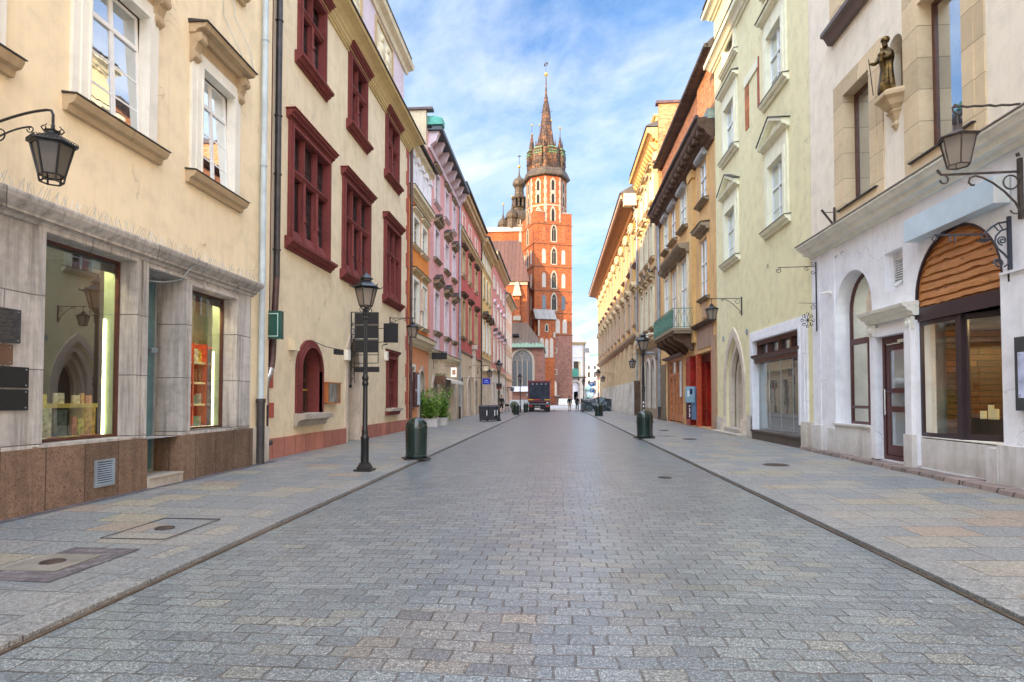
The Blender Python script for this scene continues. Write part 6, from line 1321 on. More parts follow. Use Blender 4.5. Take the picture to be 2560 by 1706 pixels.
def slabmat(name, w, h, swap=False, kerb=False):
    t = NT(name); p = t.pos(); s = t.sep(p); r1, r2, j = t.tiles(s[0], s[1], w, h, .009, .5, .35)
    sp = t.noise(p, 120, 2, .7); sp2 = t.noise(p, 34, 4, .7)
    g = t.ramp(t.math('ADD', t.math('MULTIPLY', sp, .5), t.math('MULTIPLY', sp2, .5)), [(.37, (.065, .07, .072)), (.5, (.205, .212, .21)), (.63, (.42, .42, .41))])
    if not kerb:
        tint = t.ramp(r1, [(0, (.80, .88, .94)), (.34, (1.0, 1.01, 1.0)), (.56, (1.16, 1.12, 1.02)), (.62, (1.14, 1.07, .94)), (.72, (1.24, 1.11, .86)), (.85, (1.20, .97, .80)), (.93, (.90, .96, 1.0))], 'CONSTANT'); g = t.mix(1, g, tint, 'MULTIPLY')
        smear = t.noise(t.scale(p, (1, .5, 1)), 1.1, 5, .6); g = t.mix(t.math('MULTIPLY', t.ramp(smear, [(.45, (0, 0, 0)), (.75, (1, 1, 1))]), .25), g, (.42, .36, .30))
        # narrow purple cube-stone strip along the wall and round the covers
        edge = t.ramp(t.math('ADD', t.math('ABSOLUTE', s[0]), t.math('MULTIPLY', smear, .12)), [(0, (0, 0, 0)), (1, (1, 1, 1))])
    else: g = t.mix(1, g, t.ramp(r1, [(0, (.82, .88, .93)), (1, (1.08, 1.06, 1.04))]), 'MULTIPLY')
    big = t.noise(p, .4, 5, .65); g = t.mix(t.math('MULTIPLY', t.ramp(big, [(.4, (0, 0, 0)), (.7, (1, 1, 1))]), .3), g, (.24, .22, .22))
    spot = t.add('ShaderNodeTexVoronoi'); t.l.new(p, spot.inputs['Vector']); spot.inputs['Scale'].default_value = 1.7; g = t.mix(t.math('MULTIPLY', t.math('LESS_THAN', spot.outputs['Distance'], .035), .7), g, (.06, .055, .055))
    g = t.mix(t.math('MULTIPLY', j, .85), g, (.07, .06, .055)); t.base(g); t.b.inputs['Roughness'].default_value = .5
    t.bump(t.math('SUBTRACT', t.math('MULTIPLY', sp2, .3), j), .004); return t.m
SETT = settmat(); SLAB = slabmat('pavement_slabs', .66, .47); KERB = slabmat('kerb_granite', 3.0, 1.15, kerb=True)
sq = simple('square_paving', (.42, .40, .38), .7, var=.15, vscale=.3)
ground_sheet('ground', -700, 700, -60, 1200, -.012, sq)
ground_sheet('road', -3.27, 3.11, -12, 78, 0, SETT)
def pave(sx, side): return lambda x: .045 + .05 * min(1, max(0, (abs(x) - sx) / 3.4))
ground_sheet('pavement', -7.9, -3.56, -12, 78, 0, SLAB, pave(3.56, -1), 6, 1)
ground_sheet('pavement', 3.40, 7.9, -12, 78, 0, SLAB, pave(3.4, 1), 6, 1)
ground_sheet('pavement', -26, -6.2, 78, 116, .02, sq)
def kerbrow(x0, x1, face):
    m = MB(); y = -12; r_ = random.Random(int(abs(x0) * 10))
    while y < 78:
        L = r_.uniform(.95, 1.25); z = .048 + r_.uniform(-.003, .003); m.box(x0, x1, -.1, z, -(y + L - .008), -y); y += L
    return struct(m.build('kerb', KERB, org=(0, 0, 0), bevel=.006))
kerbrow(-3.56, -3.27, 1); kerbrow(3.11, 3.40, -1)
JG = stone('mossy_gutter_joint', (.10, .075, .055), .5, speck=.3, bump=.01)
for a, b in ((-3.272, -3.238), (3.078, 3.112)): struct(MB().box(a, b, -.05, .012, -78, 12).build('gutter_joint', JG, org=(0, 0, 0)))
cube = stone('purple_grey_cubes', (.26, .24, .27), .35, .11, .11, .012, bump=.01)
def cubes(x0, x1, y0, y1, z=.1):
    t = NT('cube_setts'); return None
CUBE = NT('small_cube_setts'); p_ = CUBE.pos(); s_ = CUBE.sep(p_); q1, q2, qj = CUBE.tiles(s_[0], s_[1], .10, .10, .012, .5, .3)
CUBE.base(CUBE.mix(CUBE.math('MULTIPLY', qj, .7), CUBE.mix(1, CUBE.ramp(q1, [(0, (.09, .082, .095)), (1, (.19, .175, .19))]), CUBE.ramp(CUBE.noise(p_, 60, 3), [(.35, (.7, .7, .7)), (.65, (1.2, 1.2, 1.2))]), 'MULTIPLY'), (.10, .085, .08))); CUBE.bump(CUBE.math('SUBTRACT', q1, qj), .005); CUBE.b.inputs['Roughness'].default_value = .6
struct(MB().wquad((-6.6, -12, .099), (-6.28, -12, .092), (-6.28, 13, .092), (-6.6, 13, .099)).build('paving_strip', CUBE.m, org=(0, 0, 0)))
# covers in the pavement
def cover(x, y, r, label, slab=None, z=None, rz=0, ring=None):
    zz = z if z is not None else (.045 + .05 * min(1, max(0, (abs(x) - 3.5) / 3.4)))
    t = thing('manhole_cover', label, 'manhole cover', (x, y, zz + .006), rz)
    m = MB(); m.lathe(0, 0, [(r, -.004), (r, .004), (r * .93, .008), (r * .9, .004), (.001, .004)], 28); m.build('lid', simple('rusty_cast_iron', (.085, .06, .05), .6, var=.5, vscale=20, bump=.003), t)
    m = MB()
    for i in range(-3, 4):
        w = math.sqrt(max(.01, 1 - (i / 4) ** 2)) * r * .8
        for k in range(-2, 3): m.box(k * w * .4 - w * .13, k * w * .4 + w * .13, .003, .010, -(i * r * .22 + .012), -(i * r * .22 - .012))
    m.build('tread', simple('rusty_cast_iron', (.085, .06, .05), .6), t)
    if slab:
        a, b = slab; m = MB(); m.box(-a, a, -.004, .001, -b, b); o = m.build('frame_slab', simple('pale_concrete', (.22, .20, .17), .8, var=.2, bump=.003), t)
    if ring:
        a, b = ring; m = MB()
        for x0, x1, y0, y1 in ((-a, a, b, b + .022), (-a, a, -b - .012, -b), (-a - .014, -a, -b, b), (a, a + .012, -b, b)): m.box(x0, x1, -.002, .004, -y1, -y0)
        m.build('steel_rim', simple('dark_rim', (.06, .05, .045), .6), t)
    return t
cover(-4.42, 4.94, .10, 'round iron cover in a pale square slab on the left pavement nearest the viewer', slab=(.26, .26))
struct(MB().wquad((-4.86, 4.42, .062), (-3.98, 4.42, .058), (-3.98, 5.46, .058), (-4.86, 5.46, .062)).build('paving_strip', CUBE.m, org=(0, 0, 0)))
cover(-4.34, 6.32, .10, 'small round iron cover inside a large slab lid with a dark steel rim', ring=(.34, .5))
cover(4.74, 13.23, .27, 'large brown round cover on the right pavement by the white house'); cover(4.83, 27.0, .22, 'dark cover on the right pavement beyond the green bins', slab=None)
cover(4.72, 21.4, .25, 'brown oval looking cover on the right pavement nearer than the slab lid'); cover(4.25, 23.2, .07, 'tiny cover in a pale slab on the right pavement', slab=(.34, .25)); cover(2.05, 11.45, .13, 'small round cover in the granite setts right of centre', z=0.0)
# ================================================================== STREET FURNITURE
def lantern_head(par, z, s=1.0, glass=M['lampglass'], n=6, black=M['blackpaint'], frill=False, chim=True):
    """tapered hexagonal lantern, z = bottom of the glass"""
    rb, rt, h = .135 * s, .235 * s, .38 * s; m = MB(); rot = R(30)
    def P(r, k, zz): a = rot + 2 * PI * k / n; return (r * math.cos(a), r * math.sin(a), zz)
    for k in range(n):
        m.tube([P(rb, k, z), P(rt, k, z + h)], .014 * s, 5, local=False)
        m.tube([P(rb, k, z), P(rb, k + 1, z)], .013 * s, 5, local=False).tube([P(rt, k, z + h), P(rt, k + 1, z + h)], .016 * s, 5, local=False)
    cage = m.build('lantern_cage', black, par)
    g = MB()
    for k in range(n): g.wquad(P(rb * .97, k, z), P(rb * .97, k + 1, z), P(rt * .97, k + 1, z + h), P(rt * .97, k, z + h))
    g.build('lantern_glass', glass, cage)
    return cage, rb, rt, h
def roof_tier(par, z, s=1.0, n=6, black=M['blackpaint'], frill=False, big=True):
    m = MB(); rot = R(30)
    if big:
        m.lathe(0, 0, [(.235 * s, z), (.325 * s, z + .005), (.315 * s, z + .02), (.20 * s, z + .10 * s), (.125 * s, z + .16 * s), (.12 * s, z + .20 * s)], n, rot)
        m.lathe(0, 0, [(.12 * s, z + .20 * s), (.165 * s, z + .205 * s), (.16 * s, z + .215 * s), (.075 * s, z + .29 * s), (.03 * s, z + .33 * s), (.018 * s, z + .34 * s), (.018 * s, z + .37 * s), (.004, z + .41 * s)], n, rot)
        for k in range(n): a = rot + 2 * PI * k / n; m.tube([(.31 * s * math.cos(a), .31 * s * math.sin(a), z + .01), (.35 * s * math.cos(a), .35 * s * math.sin(a), z + .035 * s), (.355 * s * math.cos(a), .355 * s * math.sin(a), z + .065 * s)], [.014 * s, .012 * s, .003], 5, local=False)
    else:
        m.lathe(0, 0, [(.23 * s, z), (.27 * s, z + .005), (.265 * s, z + .02), (.15 * s, z + .09 * s), (.07 * s, z + .14 * s), (.07 * s, z + .17 * s), (.09 * s, z + .175 * s), (.03 * s, z + .2 * s), (.014 * s, z + .24 * s)], n, rot)
        if frill:
            for k in range(n):
                a, b = rot + 2 * PI * k / n, rot + 2 * PI * (k + 1) / n; A_ = Vector((.265 * s * math.cos(a), .265 * s * math.sin(a), z + .01)); B_ = Vector((.265 * s * math.cos(b), .265 * s * math.sin(b), z + .01))
                for i in range(7): c = A_.lerp(B_, (i + .5) / 7); m.tube([c + Vector((math.cos(w) * .016 * s * (B_ - A_).normalized().x, math.cos(w) * .016 * s * (B_ - A_).normalized().y, .02 * s + math.sin(w) * .02 * s)) for w in [2 * PI * q / 8 for q in range(9)]], .0045 * s, 4, local=False)
            for i in range(8): a = 2 * PI * i / 8; m.tube([(.08 * s * math.cos(a), .08 * s * math.sin(a), z + .15 * s), (.115 * s * math.cos(a), .115 * s * math.sin(a), z + .2 * s), (.09 * s * math.cos(a), .09 * s * math.sin(a), z + .23 * s)], .008 * s, 4, local=False)
    return m.build('lantern_roof', black, par)

t = thing('street_lamp', 'black cast iron lamp post in front of the red stone windowed palace, nearest the viewer', 'street lamp', (-3.84, 11.7, .055), group='street lamps')
bp = M['blackpaint']
MB().box(-.177, .177, 0, .035, -.177, .177).build('base_plate', bp, t, bevel=.006)
MB().lathe(0, 0, [(.155, .03), (.155, .06), (.125, .12), (.115, .13), (.108, .16)], 8, R(22.5)).build('foot', bp, t)
MB().lathe(0, 0, [(.083, .14), (.080, .62), (.088, .64), (.088, .67), (.066, .70), (.06, .76), (.066, .78), (.052, .82), (.048, 1.7)], 12).lathe(0, 0, [(.052, 1.70), (.064, 1.72), (.064, 1.77), (.052, 1.80), (.066, 1.84), (.066, 1.88), (.05, 1.92), (.044, 1.95)], 16).build('lower_column', bp, t, smooth=True)
MB().lathe(0, 0, [(.046, 1.9), (.040, 3.02), (.046, 3.04), (.058, 3.08), (.05, 3.11), (.062, 3.15), (.062, 3.19), (.04, 3.22), (.036, 3.30)], 40, rib=.07, nrib=10).build('fluted_column', bp, t)
m = MB()
for k in range(4):
    a = R(45 + 90 * k); pts = [(.04, 3.2), (.10, 3.19), (.135, 3.23), (.12, 3.28), (.085, 3.27), (.09, 3.245)]; m.tube([(r * math.cos(a), r * math.sin(a), z) for r, z in pts], .009, 5, local=False)
    a += R(45); m.tube([(.04 * math.cos(a), .04 * math.sin(a), 3.22), (.13 * math.cos(a), .13 * math.sin(a), 3.33)], .009, 5, local=False)
m.build('lantern_scrolls', bp, t)
cg, *_ = lantern_head(t, 3.32, .93); roof_tier(t, 3.685, .93)
MB().lathe(0, 0, [(.02, 3.50), (.045, 3.56), (.05, 3.62), (.03, 3.68)], 10).build('bulb', simple('milky_bulb', (.8, .78, .72), .3, var=0), t)
lamp0 = t
for (x, y), lb in (((-3.72, 38.5), 'black lamp post beside the grey wheelie bins on the left pavement'), ((-3.62, 60.0), 'black lamp post beyond the left street bin, in front of the church chapel window'), ((3.36, 23.1), 'black lamp post rising behind the two green bins by the red portal'),
                   ((3.58, 50.8), 'black lamp post rising behind the green bins near the covered stall'), ((3.45, 75.0), 'farthest lamp post on the right, behind the covered stall')):
    dup(lamp0, (x, y, .055), 0, lb)
st = MB(); st.F = Frame((0, 0, 0), (1, 0, 0), (0, -1, 0)); st.tube([(-.01, 1.30, .048), (-.01, 1.30, .0505)], .035, 10).box(-.03, .01, 1.12, 1.2, .046, .05).box(-.02, .02, .98, 1.03, .046, .05); o = st.build('sticker', M['lettering']); o.location = (3.36, 23.1, .055); tag(o, 'white stickers on the lamp post behind the near green bins', 'sticker')

# green domed bins
t = thing('street_bin', 'dark green domed litter bin at the left kerb, nearest the viewer', 'litter bin', (-3.36, 14.1, .05), R(25), group='domed street bins')
MB().lathe(0, 0, [(.255, .04), (.262, .05), (.262, .09), (.25, .10), (.262, .72), (.262, .76), (.245, .84), (.215, .90), (.165, .955), (.10, .985), (.03, 1.0), (.001, 1.0)], 48, rib=.018, nrib=16).build('body', M['binpaint'], t, smooth=True)
MB().box(-.30, .30, 0, .03, -.26, .26).build('base_plate', M['black'], t)
m = MB(); c = Vector((.172, -.08, .885)); n_ = Vector((.72, -.25, .62)).normalized(); e1 = n_.cross(Vector((0, 0, 1))).normalized(); e2 = n_.cross(e1).normalized()
for sgn, dd in ((1, -.03), (1, .022)):
    b0 = len(m.v); m.v += [c + n_ * dd + e1 * math.cos(2 * PI * k / 20) * .095 + e2 * math.sin(2 * PI * k / 20) * .062 for k in range(20)]; m.face([b0 + k for k in range(20)])
for k in range(20): m.face([k, (k + 1) % 20, 20 + (k + 1) % 20, 20 + k])
m.build('opening', M['darkvoid'], t)
m = MB(); m.tube([c + n_ * .022 + e1 * math.cos(2 * PI * k / 20) * .1 + e2 * math.sin(2 * PI * k / 20) * .067 for k in range(21)], .008, 5, local=False); m.build('opening_rim', M['binpaint'], t)
m = MB(); m.box(-.13, .13, .12, .13, .255, .27).box(.16, .2, .55, .6, .2, .235); m.build('door_seam', M['black'], t)
bin0 = t
for x, y, rz, lb in ((3.22, 22.1, 200, 'green domed bin, left of the pair by the lamp post near the red portal'), (3.37, 22.65, 60, 'green domed bin, right of the pair by the lamp post near the red portal'),
                     (-3.55, 53.0, 100, 'dark green bin on the left pavement beside the ball shaped bush'), (-3.2, 63.0, 60, 'dark domed bin immediately left of the parked truck'),
                     (3.47, 49.5, 190, 'dark green bin left of the lamp post near the covered stall'), (3.66, 50.05, 80, 'dark green bin right of the lamp post near the covered stall')):
    dup(bin0, (x, y, .05), R(rz), lb)

# wheelie bins
t = thing('wheelie_bin', 'dark grey wheelie bin, leftmost of the three on the left pavement', 'wheelie bin', (-4.52, 36.9, .07), group='wheelie bins')
wb = simple('charcoal_plastic', (.03, .03, .04), .45, var=.2)
m = MB(); m.solid([(-.23, .08, .26), (.23, .08, .26), (.23, .08, -.24), (-.23, .08, -.24), (-.28, .92, .34), (.28, .92, .34), (.28, .92, -.3), (-.28, .92, -.3)], [(0, 1, 2, 3), (4, 5, 6, 7), (0, 1, 5, 4), (1, 2, 6, 5), (2, 3, 7, 6), (3, 0, 4, 7)]); m.box(-.29, .29, .88, .93, -.3, .355); m.build('body', wb, t, bevel=.01)
m = MB(); m.solid([(-.3, .93, .36), (.3, .93, .36), (.3, .95, -.32), (-.3, .95, -.32), (-.27, .98, .3), (.27, .98, .3), (.27, 1.02, -.28), (-.27, 1.02, -.28)], [(0, 1, 2, 3), (4, 5, 6, 7), (0, 1, 5, 4), (1, 2, 6, 5), (2, 3, 7, 6), (3, 0, 4, 7)]); m.build('lid', wb, t, bevel=.008)
for sx in (-.24, .24): MB().tube([(sx - .03, .1, -.2), (sx + .03, .1, -.2)], .1, 14).build('wheel', M['black'], t)
MB().tube([(-.2, .98, -.34), (.2, .98, -.34)], .015, 6).build('handle', wb, t)
MB().box(.21, .26, .35, .75, .27, .32).build('white_label', M['lettering'], t)
wb0 = t; dup(wb0, (-4.12, 37.5, .07), R(6), 'dark grey wheelie bin, middle of the three on the left pavement'); dup(wb0, (-3.98, 36.85 + 1.4, .07), R(-4), 'dark grey wheelie bin, rightmost of the three, touching the lamp post')

# wall lanterns
def wall_lantern(label, wx, wy, wz, side, arm, s=1.0, drop=.1, mat=M['iron'], frill=False, twist=False, scroll='curl', rise=0.1, plate=.5, glass=M['lampglass']):
    """side=+1: bracket grows to +x from a left hand wall"""
    t = thing('wall_lantern', label, 'lantern', (wx, wy, wz)); F_ = Frame((0, 0, 0), (side, 0, 0), (0, -1, 0)); m = MB(F_)
    m.tube([(.02, -plate, 0), (.02, rise + .06, 0)], .017 * s + .006, 6)
    if scroll == 'hoop':
        m.tube([(.02, 0, 0)] + [(arm * (i / 10), rise + .16 * math.sin(PI * .5 * i / 10), 0) for i in range(1, 10)] + [(arm * .97, rise + .15, 0), (arm, rise + .1, 0), (arm, rise, 0)], .016 * s, 8)
    else: m.tube([(.02, rise, 0), (arm + .12, rise, 0)], .014 * s, 6)
    q = [(.04 + (arm * .62) * (i / 9), -plate * .8 + (plate * .8 + rise - .03) * math.sin(PI / 2 * i / 9), 0) for i in range(10)]; m.tube(q, .011 * s, 6)
    m.tube(spiral(.14 * s + .02, rise - .12 * s, .075 * s, .075 * s, 0, 2 * PI, 14), .009 * s, 5).tube(spiral(arm * .66, rise - .06 * s, .05 * s, .015 * s, PI, 3.2 * PI, 16), .008 * s, 5).tube(spiral(.07, -plate * .85, .05 * s, .015, 0, 2.6 * PI, 14), .008 * s, 5)
    br = m.build('bracket', mat, t)
    hz = rise - drop; hd = bpy.data.objects.new('lantern_head', None)
    m = MB(F_); m.tube([(arm, rise, 0), (arm, hz - .05, 0)], .011 * s, 6).tube(spiral(arm, rise - .03, .025 * s, .025 * s, 0, 2 * PI, 8), .006, 4); rod = m.build('hanging_rod', mat, t)
    zt = hz - .05 - .2 * s; z0 = zt - .38 * s
    m = MB(); n = 6; rot = R(30); rb, rt = .135 * s, .225 * s; ax = arm * side
    def P(r, k, zz): a = rot + 2 * PI * k / n; return (ax + r * math.cos(a), r * math.sin(a), zz)
    for k in range(n):
        m.tube([P(rb, k, z0), P(rt, k, zt)], .013 * s, 5, local=False).tube([P(rb, k, z0), P(rb, k + 1, z0)], .011 * s, 5, local=False).tube([P(rt, k, zt), P(rt, k + 1, zt)], .015 * s, 5, local=False)
        if frill: m.tube([P(rb, k, z0), P(rb * .9, k, z0 - .08 * s)], .012 * s, 5, local=False).tube([P(rb * .9, k, z0 - .08 * s), P(rb * .9, k + 1, z0 - .08 * s)], .011 * s, 5, local=False)
    cg = m.build('lantern_cage', mat, rod); g = MB()
    for k in range(n): g.wquad(P(rb * .96, k, z0), P(rb * .96, k + 1, z0), P(rt * .96, k + 1, zt), P(rt * .96, k, zt))
    g.build('lantern_glass', glass, rod)
    rf = roof_tier(rod, 0, s, black=mat, frill=frill, big=False); rf.location = (ax, 0, zt)
    MB().lathe(ax, 0, [(.02 * s, z0 + .12 * s), (.05 * s, z0 + .2 * s), (.045 * s, z0 + .28 * s), (.02 * s, zt)], 8).build('bulb', simple('milky_bulb', (.8, .78, .72), .3, var=0), rod)
    return t
LA = wall_lantern('black frilled wall lantern on a curved arm above the bookshop front', -6.5, 6.24, 4.55, 1, .80, .92, .02, M['iron'], frill=True, scroll='hoop', rise=.08, plate=.12, glass=M['lampdark'])
wall_lantern('small black wall lantern on the palace right of the lamp post', -6.7, 23.4, 4.75, 1, .95, 1.05, .12, scroll='straight', rise=.0, plate=.25)
wall_lantern('black wall lantern on scrolled bracket beside the gothic portal of the green house', 7.0, 22.8, 5.25, -1, 1.12, 1.0, .16, scroll='straight', rise=.03, plate=.62)
wall_lantern('small wall lantern above the left pavement on the rose red house', -7.0, 52.5, 4.3, 1, 1.1, 1.2, .12, scroll='hoop', rise=.0, plate=.6)
wall_lantern('wall lantern on the far end of the long yellow house with curled bracket', 7.0, 70.0, 4.3, -1, 1.5, 1.25, .1, scroll='hoop', rise=.05, plate=.8)
wall_lantern('wall lantern hanging on a long arm above the near green bins', 7.0, 41.6, 4.55, -1, 1.7, 1.15, .25, scroll='straight', rise=.05, plate=.4)
def text_obj(txt, size, mat, parent, loc, rot, name='number'):
    c = bpy.data.curves.new(name, 'FONT'); c.body = txt; c.size = size; c.extrude = .002; c.align_x = 'CENTER'; c.align_y = 'CENTER'; o = bpy.data.objects.new(name, c); COL.objects.link(o)
    me = bpy.data.meshes.new_from_object(o.evaluated_get(bpy.context.evaluated_depsgraph_get())); bpy.data.objects.remove(o); me.materials.clear(); me.materials.append(mat); o = bpy.data.objects.new(name, me); COL.objects.link(o); o.parent = parent; o.location = loc; o.rotation_euler = rot; return o
# big right lantern: twisted upper bar, separate lower scroll bracket
t = thing('wall_lantern', 'rusty framed lantern hanging from a twisted bar on the white house at the right', 'lantern', (7.0, 9.36, 5.95))
F_ = Frame((0, 0, 0), (-1, 0, 0), (0, -1, 0)); m = MB(F_)
m.tube([(.0, .0, 0)] + [(.05 + .1 * i, -.01 + .006 * (-1) ** i, .006 * (-1) ** (i // 2)) for i in range(10)], .018, 8).tube([(.9, 0, 0), (.94, .03, 0), (.97, -.02, 0), (.96, -.1, 0), (.93, -.1, 0), (.9, -.14, 0), (.9, -.28, 0)], .013, 8); br = m.build('twisted_bar', M['rustiron'], t)
rod = MB(F_).tube([(.9, -.28, 0), (.9, -.30, 0)], .02, 8).build('hanging_rod', M['rustiron'], t); s = 1.0; ax = -.9; zt = -.50; z0 = -.92; rb, rt = .15, .24; rot = R(8)
m = MB(); n = 6
def P6(r, k, zz): a = rot + 2 * PI * k / n; return (ax + r * math.cos(a), r * math.sin(a), zz)
for k in range(n): m.tube([P6(rb, k, z0), P6(rt, k, zt)], .011, 5, local=False).tube([P6(rb, k, z0), P6(rb, k + 1, z0)], .012, 5, local=False).tube([P6(rt, k, zt), P6(rt, k + 1, zt)], .015, 5, local=False)
m.build('lantern_cage', M['rustiron'], rod); g = MB()
for k in range(n): g.wquad(P6(rb * .96, k, z0), P6(rb * .96, k + 1, z0), P6(rt * .96, k + 1, zt), P6(rt * .96, k, zt))
g.build('lantern_glass', M['lampglass'], rod); MB().lathe(ax, 0, [(.24, zt), (.285, zt + .005), (.28, zt + .02), (.09, zt + .1), (.06, zt + .13), (.05, zt + .2)], 6, rot).build('lantern_roof', M['rustiron'], rod)
MB().lathe(ax, 0, [(.03, z0 + .15), (.05, z0 + .24), (.03, zt)], 8).build('bulb', simple('milky_bulb', (.8, .78, .72), .3, var=0), rod)
t = thing('wall_bracket', 'rusty wrought iron lantern bracket with ring and scrolls on the white house at the right', 'bracket', (7.0, 9.36, 4.2)); m = MB(F_)
m.box(.0, .05, .0, .92, -.03, .03); plate = m.build('wall_plate', M['rustiron'], t); m = MB(F_)
m.tube([(.03, .72, 0), (1.0, .70, 0), (1.15, .70, 0), (1.19, .74, 0), (1.21, .78, 0)], .019, 8).tube(spiral(1.12, .62, .07, .05, PI * .6, 2.0 * PI, 12), .012, 6).tube(spiral(.16, .56, .105, .105, 0, 2 * PI, 18), .012, 6)
m.tube([(.04, .12, 0), (.1, .25, 0), (.25, .42, 0), (.42, .56, 0), (.56, .64, 0), (.66, .67, 0), (.74, .64, 0), (.76, .57, 0), (.72, .53, 0), (.68, .53, 0)], .015, 7).tube(spiral(.1, .16, .08, .08, PI * 1.0, 1.9 * PI, 8), .011, 6).tube([(.04, .95, 0), (.06, 1.0, 0)], .025, 6)
m.build('scroll_arm', M['rustiron'], t)
# scrolled sign arms
def sign_arm(label, wx, wy, wz, side, L, hgt, mat, kind=0):
    t = thing('sign_bracket', label, 'bracket', (wx, wy, wz)); F_ = Frame((0, 0, 0), (side, 0, 0), (0, -1, 0)); m = MB(F_); m.tube([(.04, -hgt, 0), (.04, .12, 0)], .016, 6) if kind == 0 else m.box(.0, .05, -hgt, .25, -.02, .02); m.build('wall_rod', mat, t); m = MB(F_)
    if kind == 0:
        m.tube([(.04, 0, 0), (L, -.02, 0)], .010, 6).tube(spiral(L + .0, -.10, .08, .02, PI / 2, 3 * PI, 18), .009, 5).tube(spiral(.13, .08, .06, .015, PI, 3 * PI, 14), .008, 5).tube(spiral(.12, -.16, .06, .015, PI, 3 * PI, 14), .008, 5).tube(spiral(.28, -.08, .06, .02, 0, 2 * PI, 14), .008, 5)
        m.tube([(.04, -1.0, 0), (.5, -.98, 0)], .007, 5).tube(spiral(.14, -1.1, .08, .02, PI / 2, 3 * PI, 18), .008, 5)
        for k in range(8): a = PI / 4 * k; m.tube([(.27, -1.45, 0), (.27 + .1 * math.cos(a), -1.45 + .12 * math.sin(a), 0), (.27 + .17 * math.cos(a + .25), -1.45 + .2 * math.sin(a + .25), 0)], .009, 5).tube(spiral(.27 + .14 * math.cos(a), -1.45 + .16 * math.sin(a), .04, .04, 0, 2 * PI, 8), .007, 4)
    else:
        m.tube([(L, -.02, 0), (L * .35, -.02, 0), (.38, .0, 0), (.28, .09, 0), (.18, .15, 0), (.04, .17, 0)], .016, 6).tube([(.05, .06, 0), (.15, .03, 0), (.22, -.05, 0), (.24, -.15, 0), (.2, -.24, 0), (.1, -.34, 0), (.04, -.42, 0)], .014, 6).tube(spiral(.13, -.12, .075, .01, -PI / 2, 3 * PI, 22), .012, 6).tube(spiral(.19, -.48, .08, .015, 0, 3 * PI, 22), .012, 6).tube([(.11, -.53, 0), (.05, -.48, 0), (.04, -.4, 0)], .012, 5).tube([(.24, .1, 0), (.18, .03, 0)], .011, 4).tube([(.17, .14, 0), (.12, .05, 0)], .011, 4)
        m.tube(spiral(L + .01, -.07, .05, .02, PI / 2, 2.6 * PI, 14), .010, 5)
        for u in (L * .8, L * .73, L * .38, L * .32): m.tube([(u, -.02, 0), (u, -.14 if u > L * .5 else -.09, 0)], .011, 5)
        m.solid([(L * .35 - .08, -.11, .08), (L * .35 + .08, -.11, .08), (L * .35 + .08, -.11, -.08), (L * .35 - .08, -.11, -.08), (L * .35, -.155, 0), (L * .35, -.08, 0)], [(0, 1, 4), (1, 2, 4), (2, 3, 4), (3, 0, 4), (0, 1, 5), (1, 2, 5), (2, 3, 5), (3, 0, 5)])
    m.build('scrollwork', mat, t); return t
sign_arm('thin empty sign bracket with flower shaped scrollwork between the green and white houses', 7.0, 16.35, 5.05, -1, 1.02, 1.75, M['iron'])
sign_arm('blue black empty sign bracket with spiral scrolls in front of the wooden arch', 7.0, 9.60, 4.06, -1, 1.12, .76, simple('blue_black_iron', (.035, .04, .055), .45), 1)
t = thing('flag_holder', 'short rusty flag holder on the wall left of the pale window above the string cornice', 'flag holder', (6.92, 15.2, 5.85)); MB(F_).tube([(.02, .0, 0), (.3, .36, .02)], .028, 8).build('socket', M['rustiron'], t); MB(F_).tube([(-.02, .3, 0), (.26, .3, 0)], .010, 5).box(-.03, .0, .05, .42, -.03, .03).build('stay', M['rustiron'], t)

# signs
def panel_sign(name, label, loc, rz, w, h, th, mat, edge=None, inner=None, rim=.02, cat='sign'):
    t = thing(name, label, cat, loc, rz); MB().box(-w / 2, w / 2, -h / 2, h / 2, -th / 2, th / 2).build('panel', mat, t, bevel=.004)
    if edge: m = MB(); a, b = w / 2 - rim, h / 2 - rim; q = rim * .35; m.box(-a, a, b - q, b, th / 2, th / 2 + .004).box(-a, a, -b, -b + q, th / 2, th / 2 + .004).box(-a, -a + q, -b + q, b - q, th / 2, th / 2 + .0038).box(a - q, a, -b + q, b - q, th / 2, th / 2 + .0038); m.build('border', edge, t)
    return t
t = panel_sign('projecting_sign', 'dark green square projecting sign box with a thin pale border', (-6.54, 13.0, 3.17), 0, .66, .64, .16, simple('deep_green_enamel', (.008, .075, .065), .2, var=.2, coat=.5), simple('pale_mint_line', (.5, .7, .65), .4), rim=.055)
MB().box(-.36, -.33, .12, .2, -.04, .04).box(-.36, -.33, -.2, -.12, -.04, .04).build('wall_fixing', M['iron'], t)
t = thing('sign_rack', 'tall black iron rack of blank black signs on the palace beside its door', 'sign', (-6.7, 18.8, 0)); F2 = Frame((0, 0, 0), (1, 0, 0), (0, -1, 0))
m = MB(F2); m.tube([(.05, 1.85, 0), (.05, 4.32, 0)], .02, 6).tube([(.17, 2.0, 0), (.17, 4.30, 0)], .012, 5).tube([(.05, 4.32, 0), (.95, 4.30, 0), (.95, 2.65, 0)], .014, 6).tube([(.17, 2.65, 0), (.95, 2.65, 0)], .012, 5)
for z in (3.9, 3.42, 2.92): m.tube([(.05, z, 0), (.95, z, 0)], .012, 5)
for i in range(11): z = 2.1 + i * .18; m.tube(spiral(.11, z, .045, .045, -PI / 2 if i % 2 else PI / 2, (PI / 2 if i % 2 else 1.5 * PI), 8), .008, 4).tube(spiral(.11, z + .05, .025, .008, 0, 3 * PI, 10), .006, 4)
m.box(.0, .08, 1.85, 1.95, -.02, .02).build('rack_frame', M['iron'], t)
for a, b in ((3.90, 4.29), (3.44, 3.88), (2.98, 3.40)): MB(F2).box(.19, .94, a + .02, b, -.02, .02).build('sign_panel', M['black'], t)
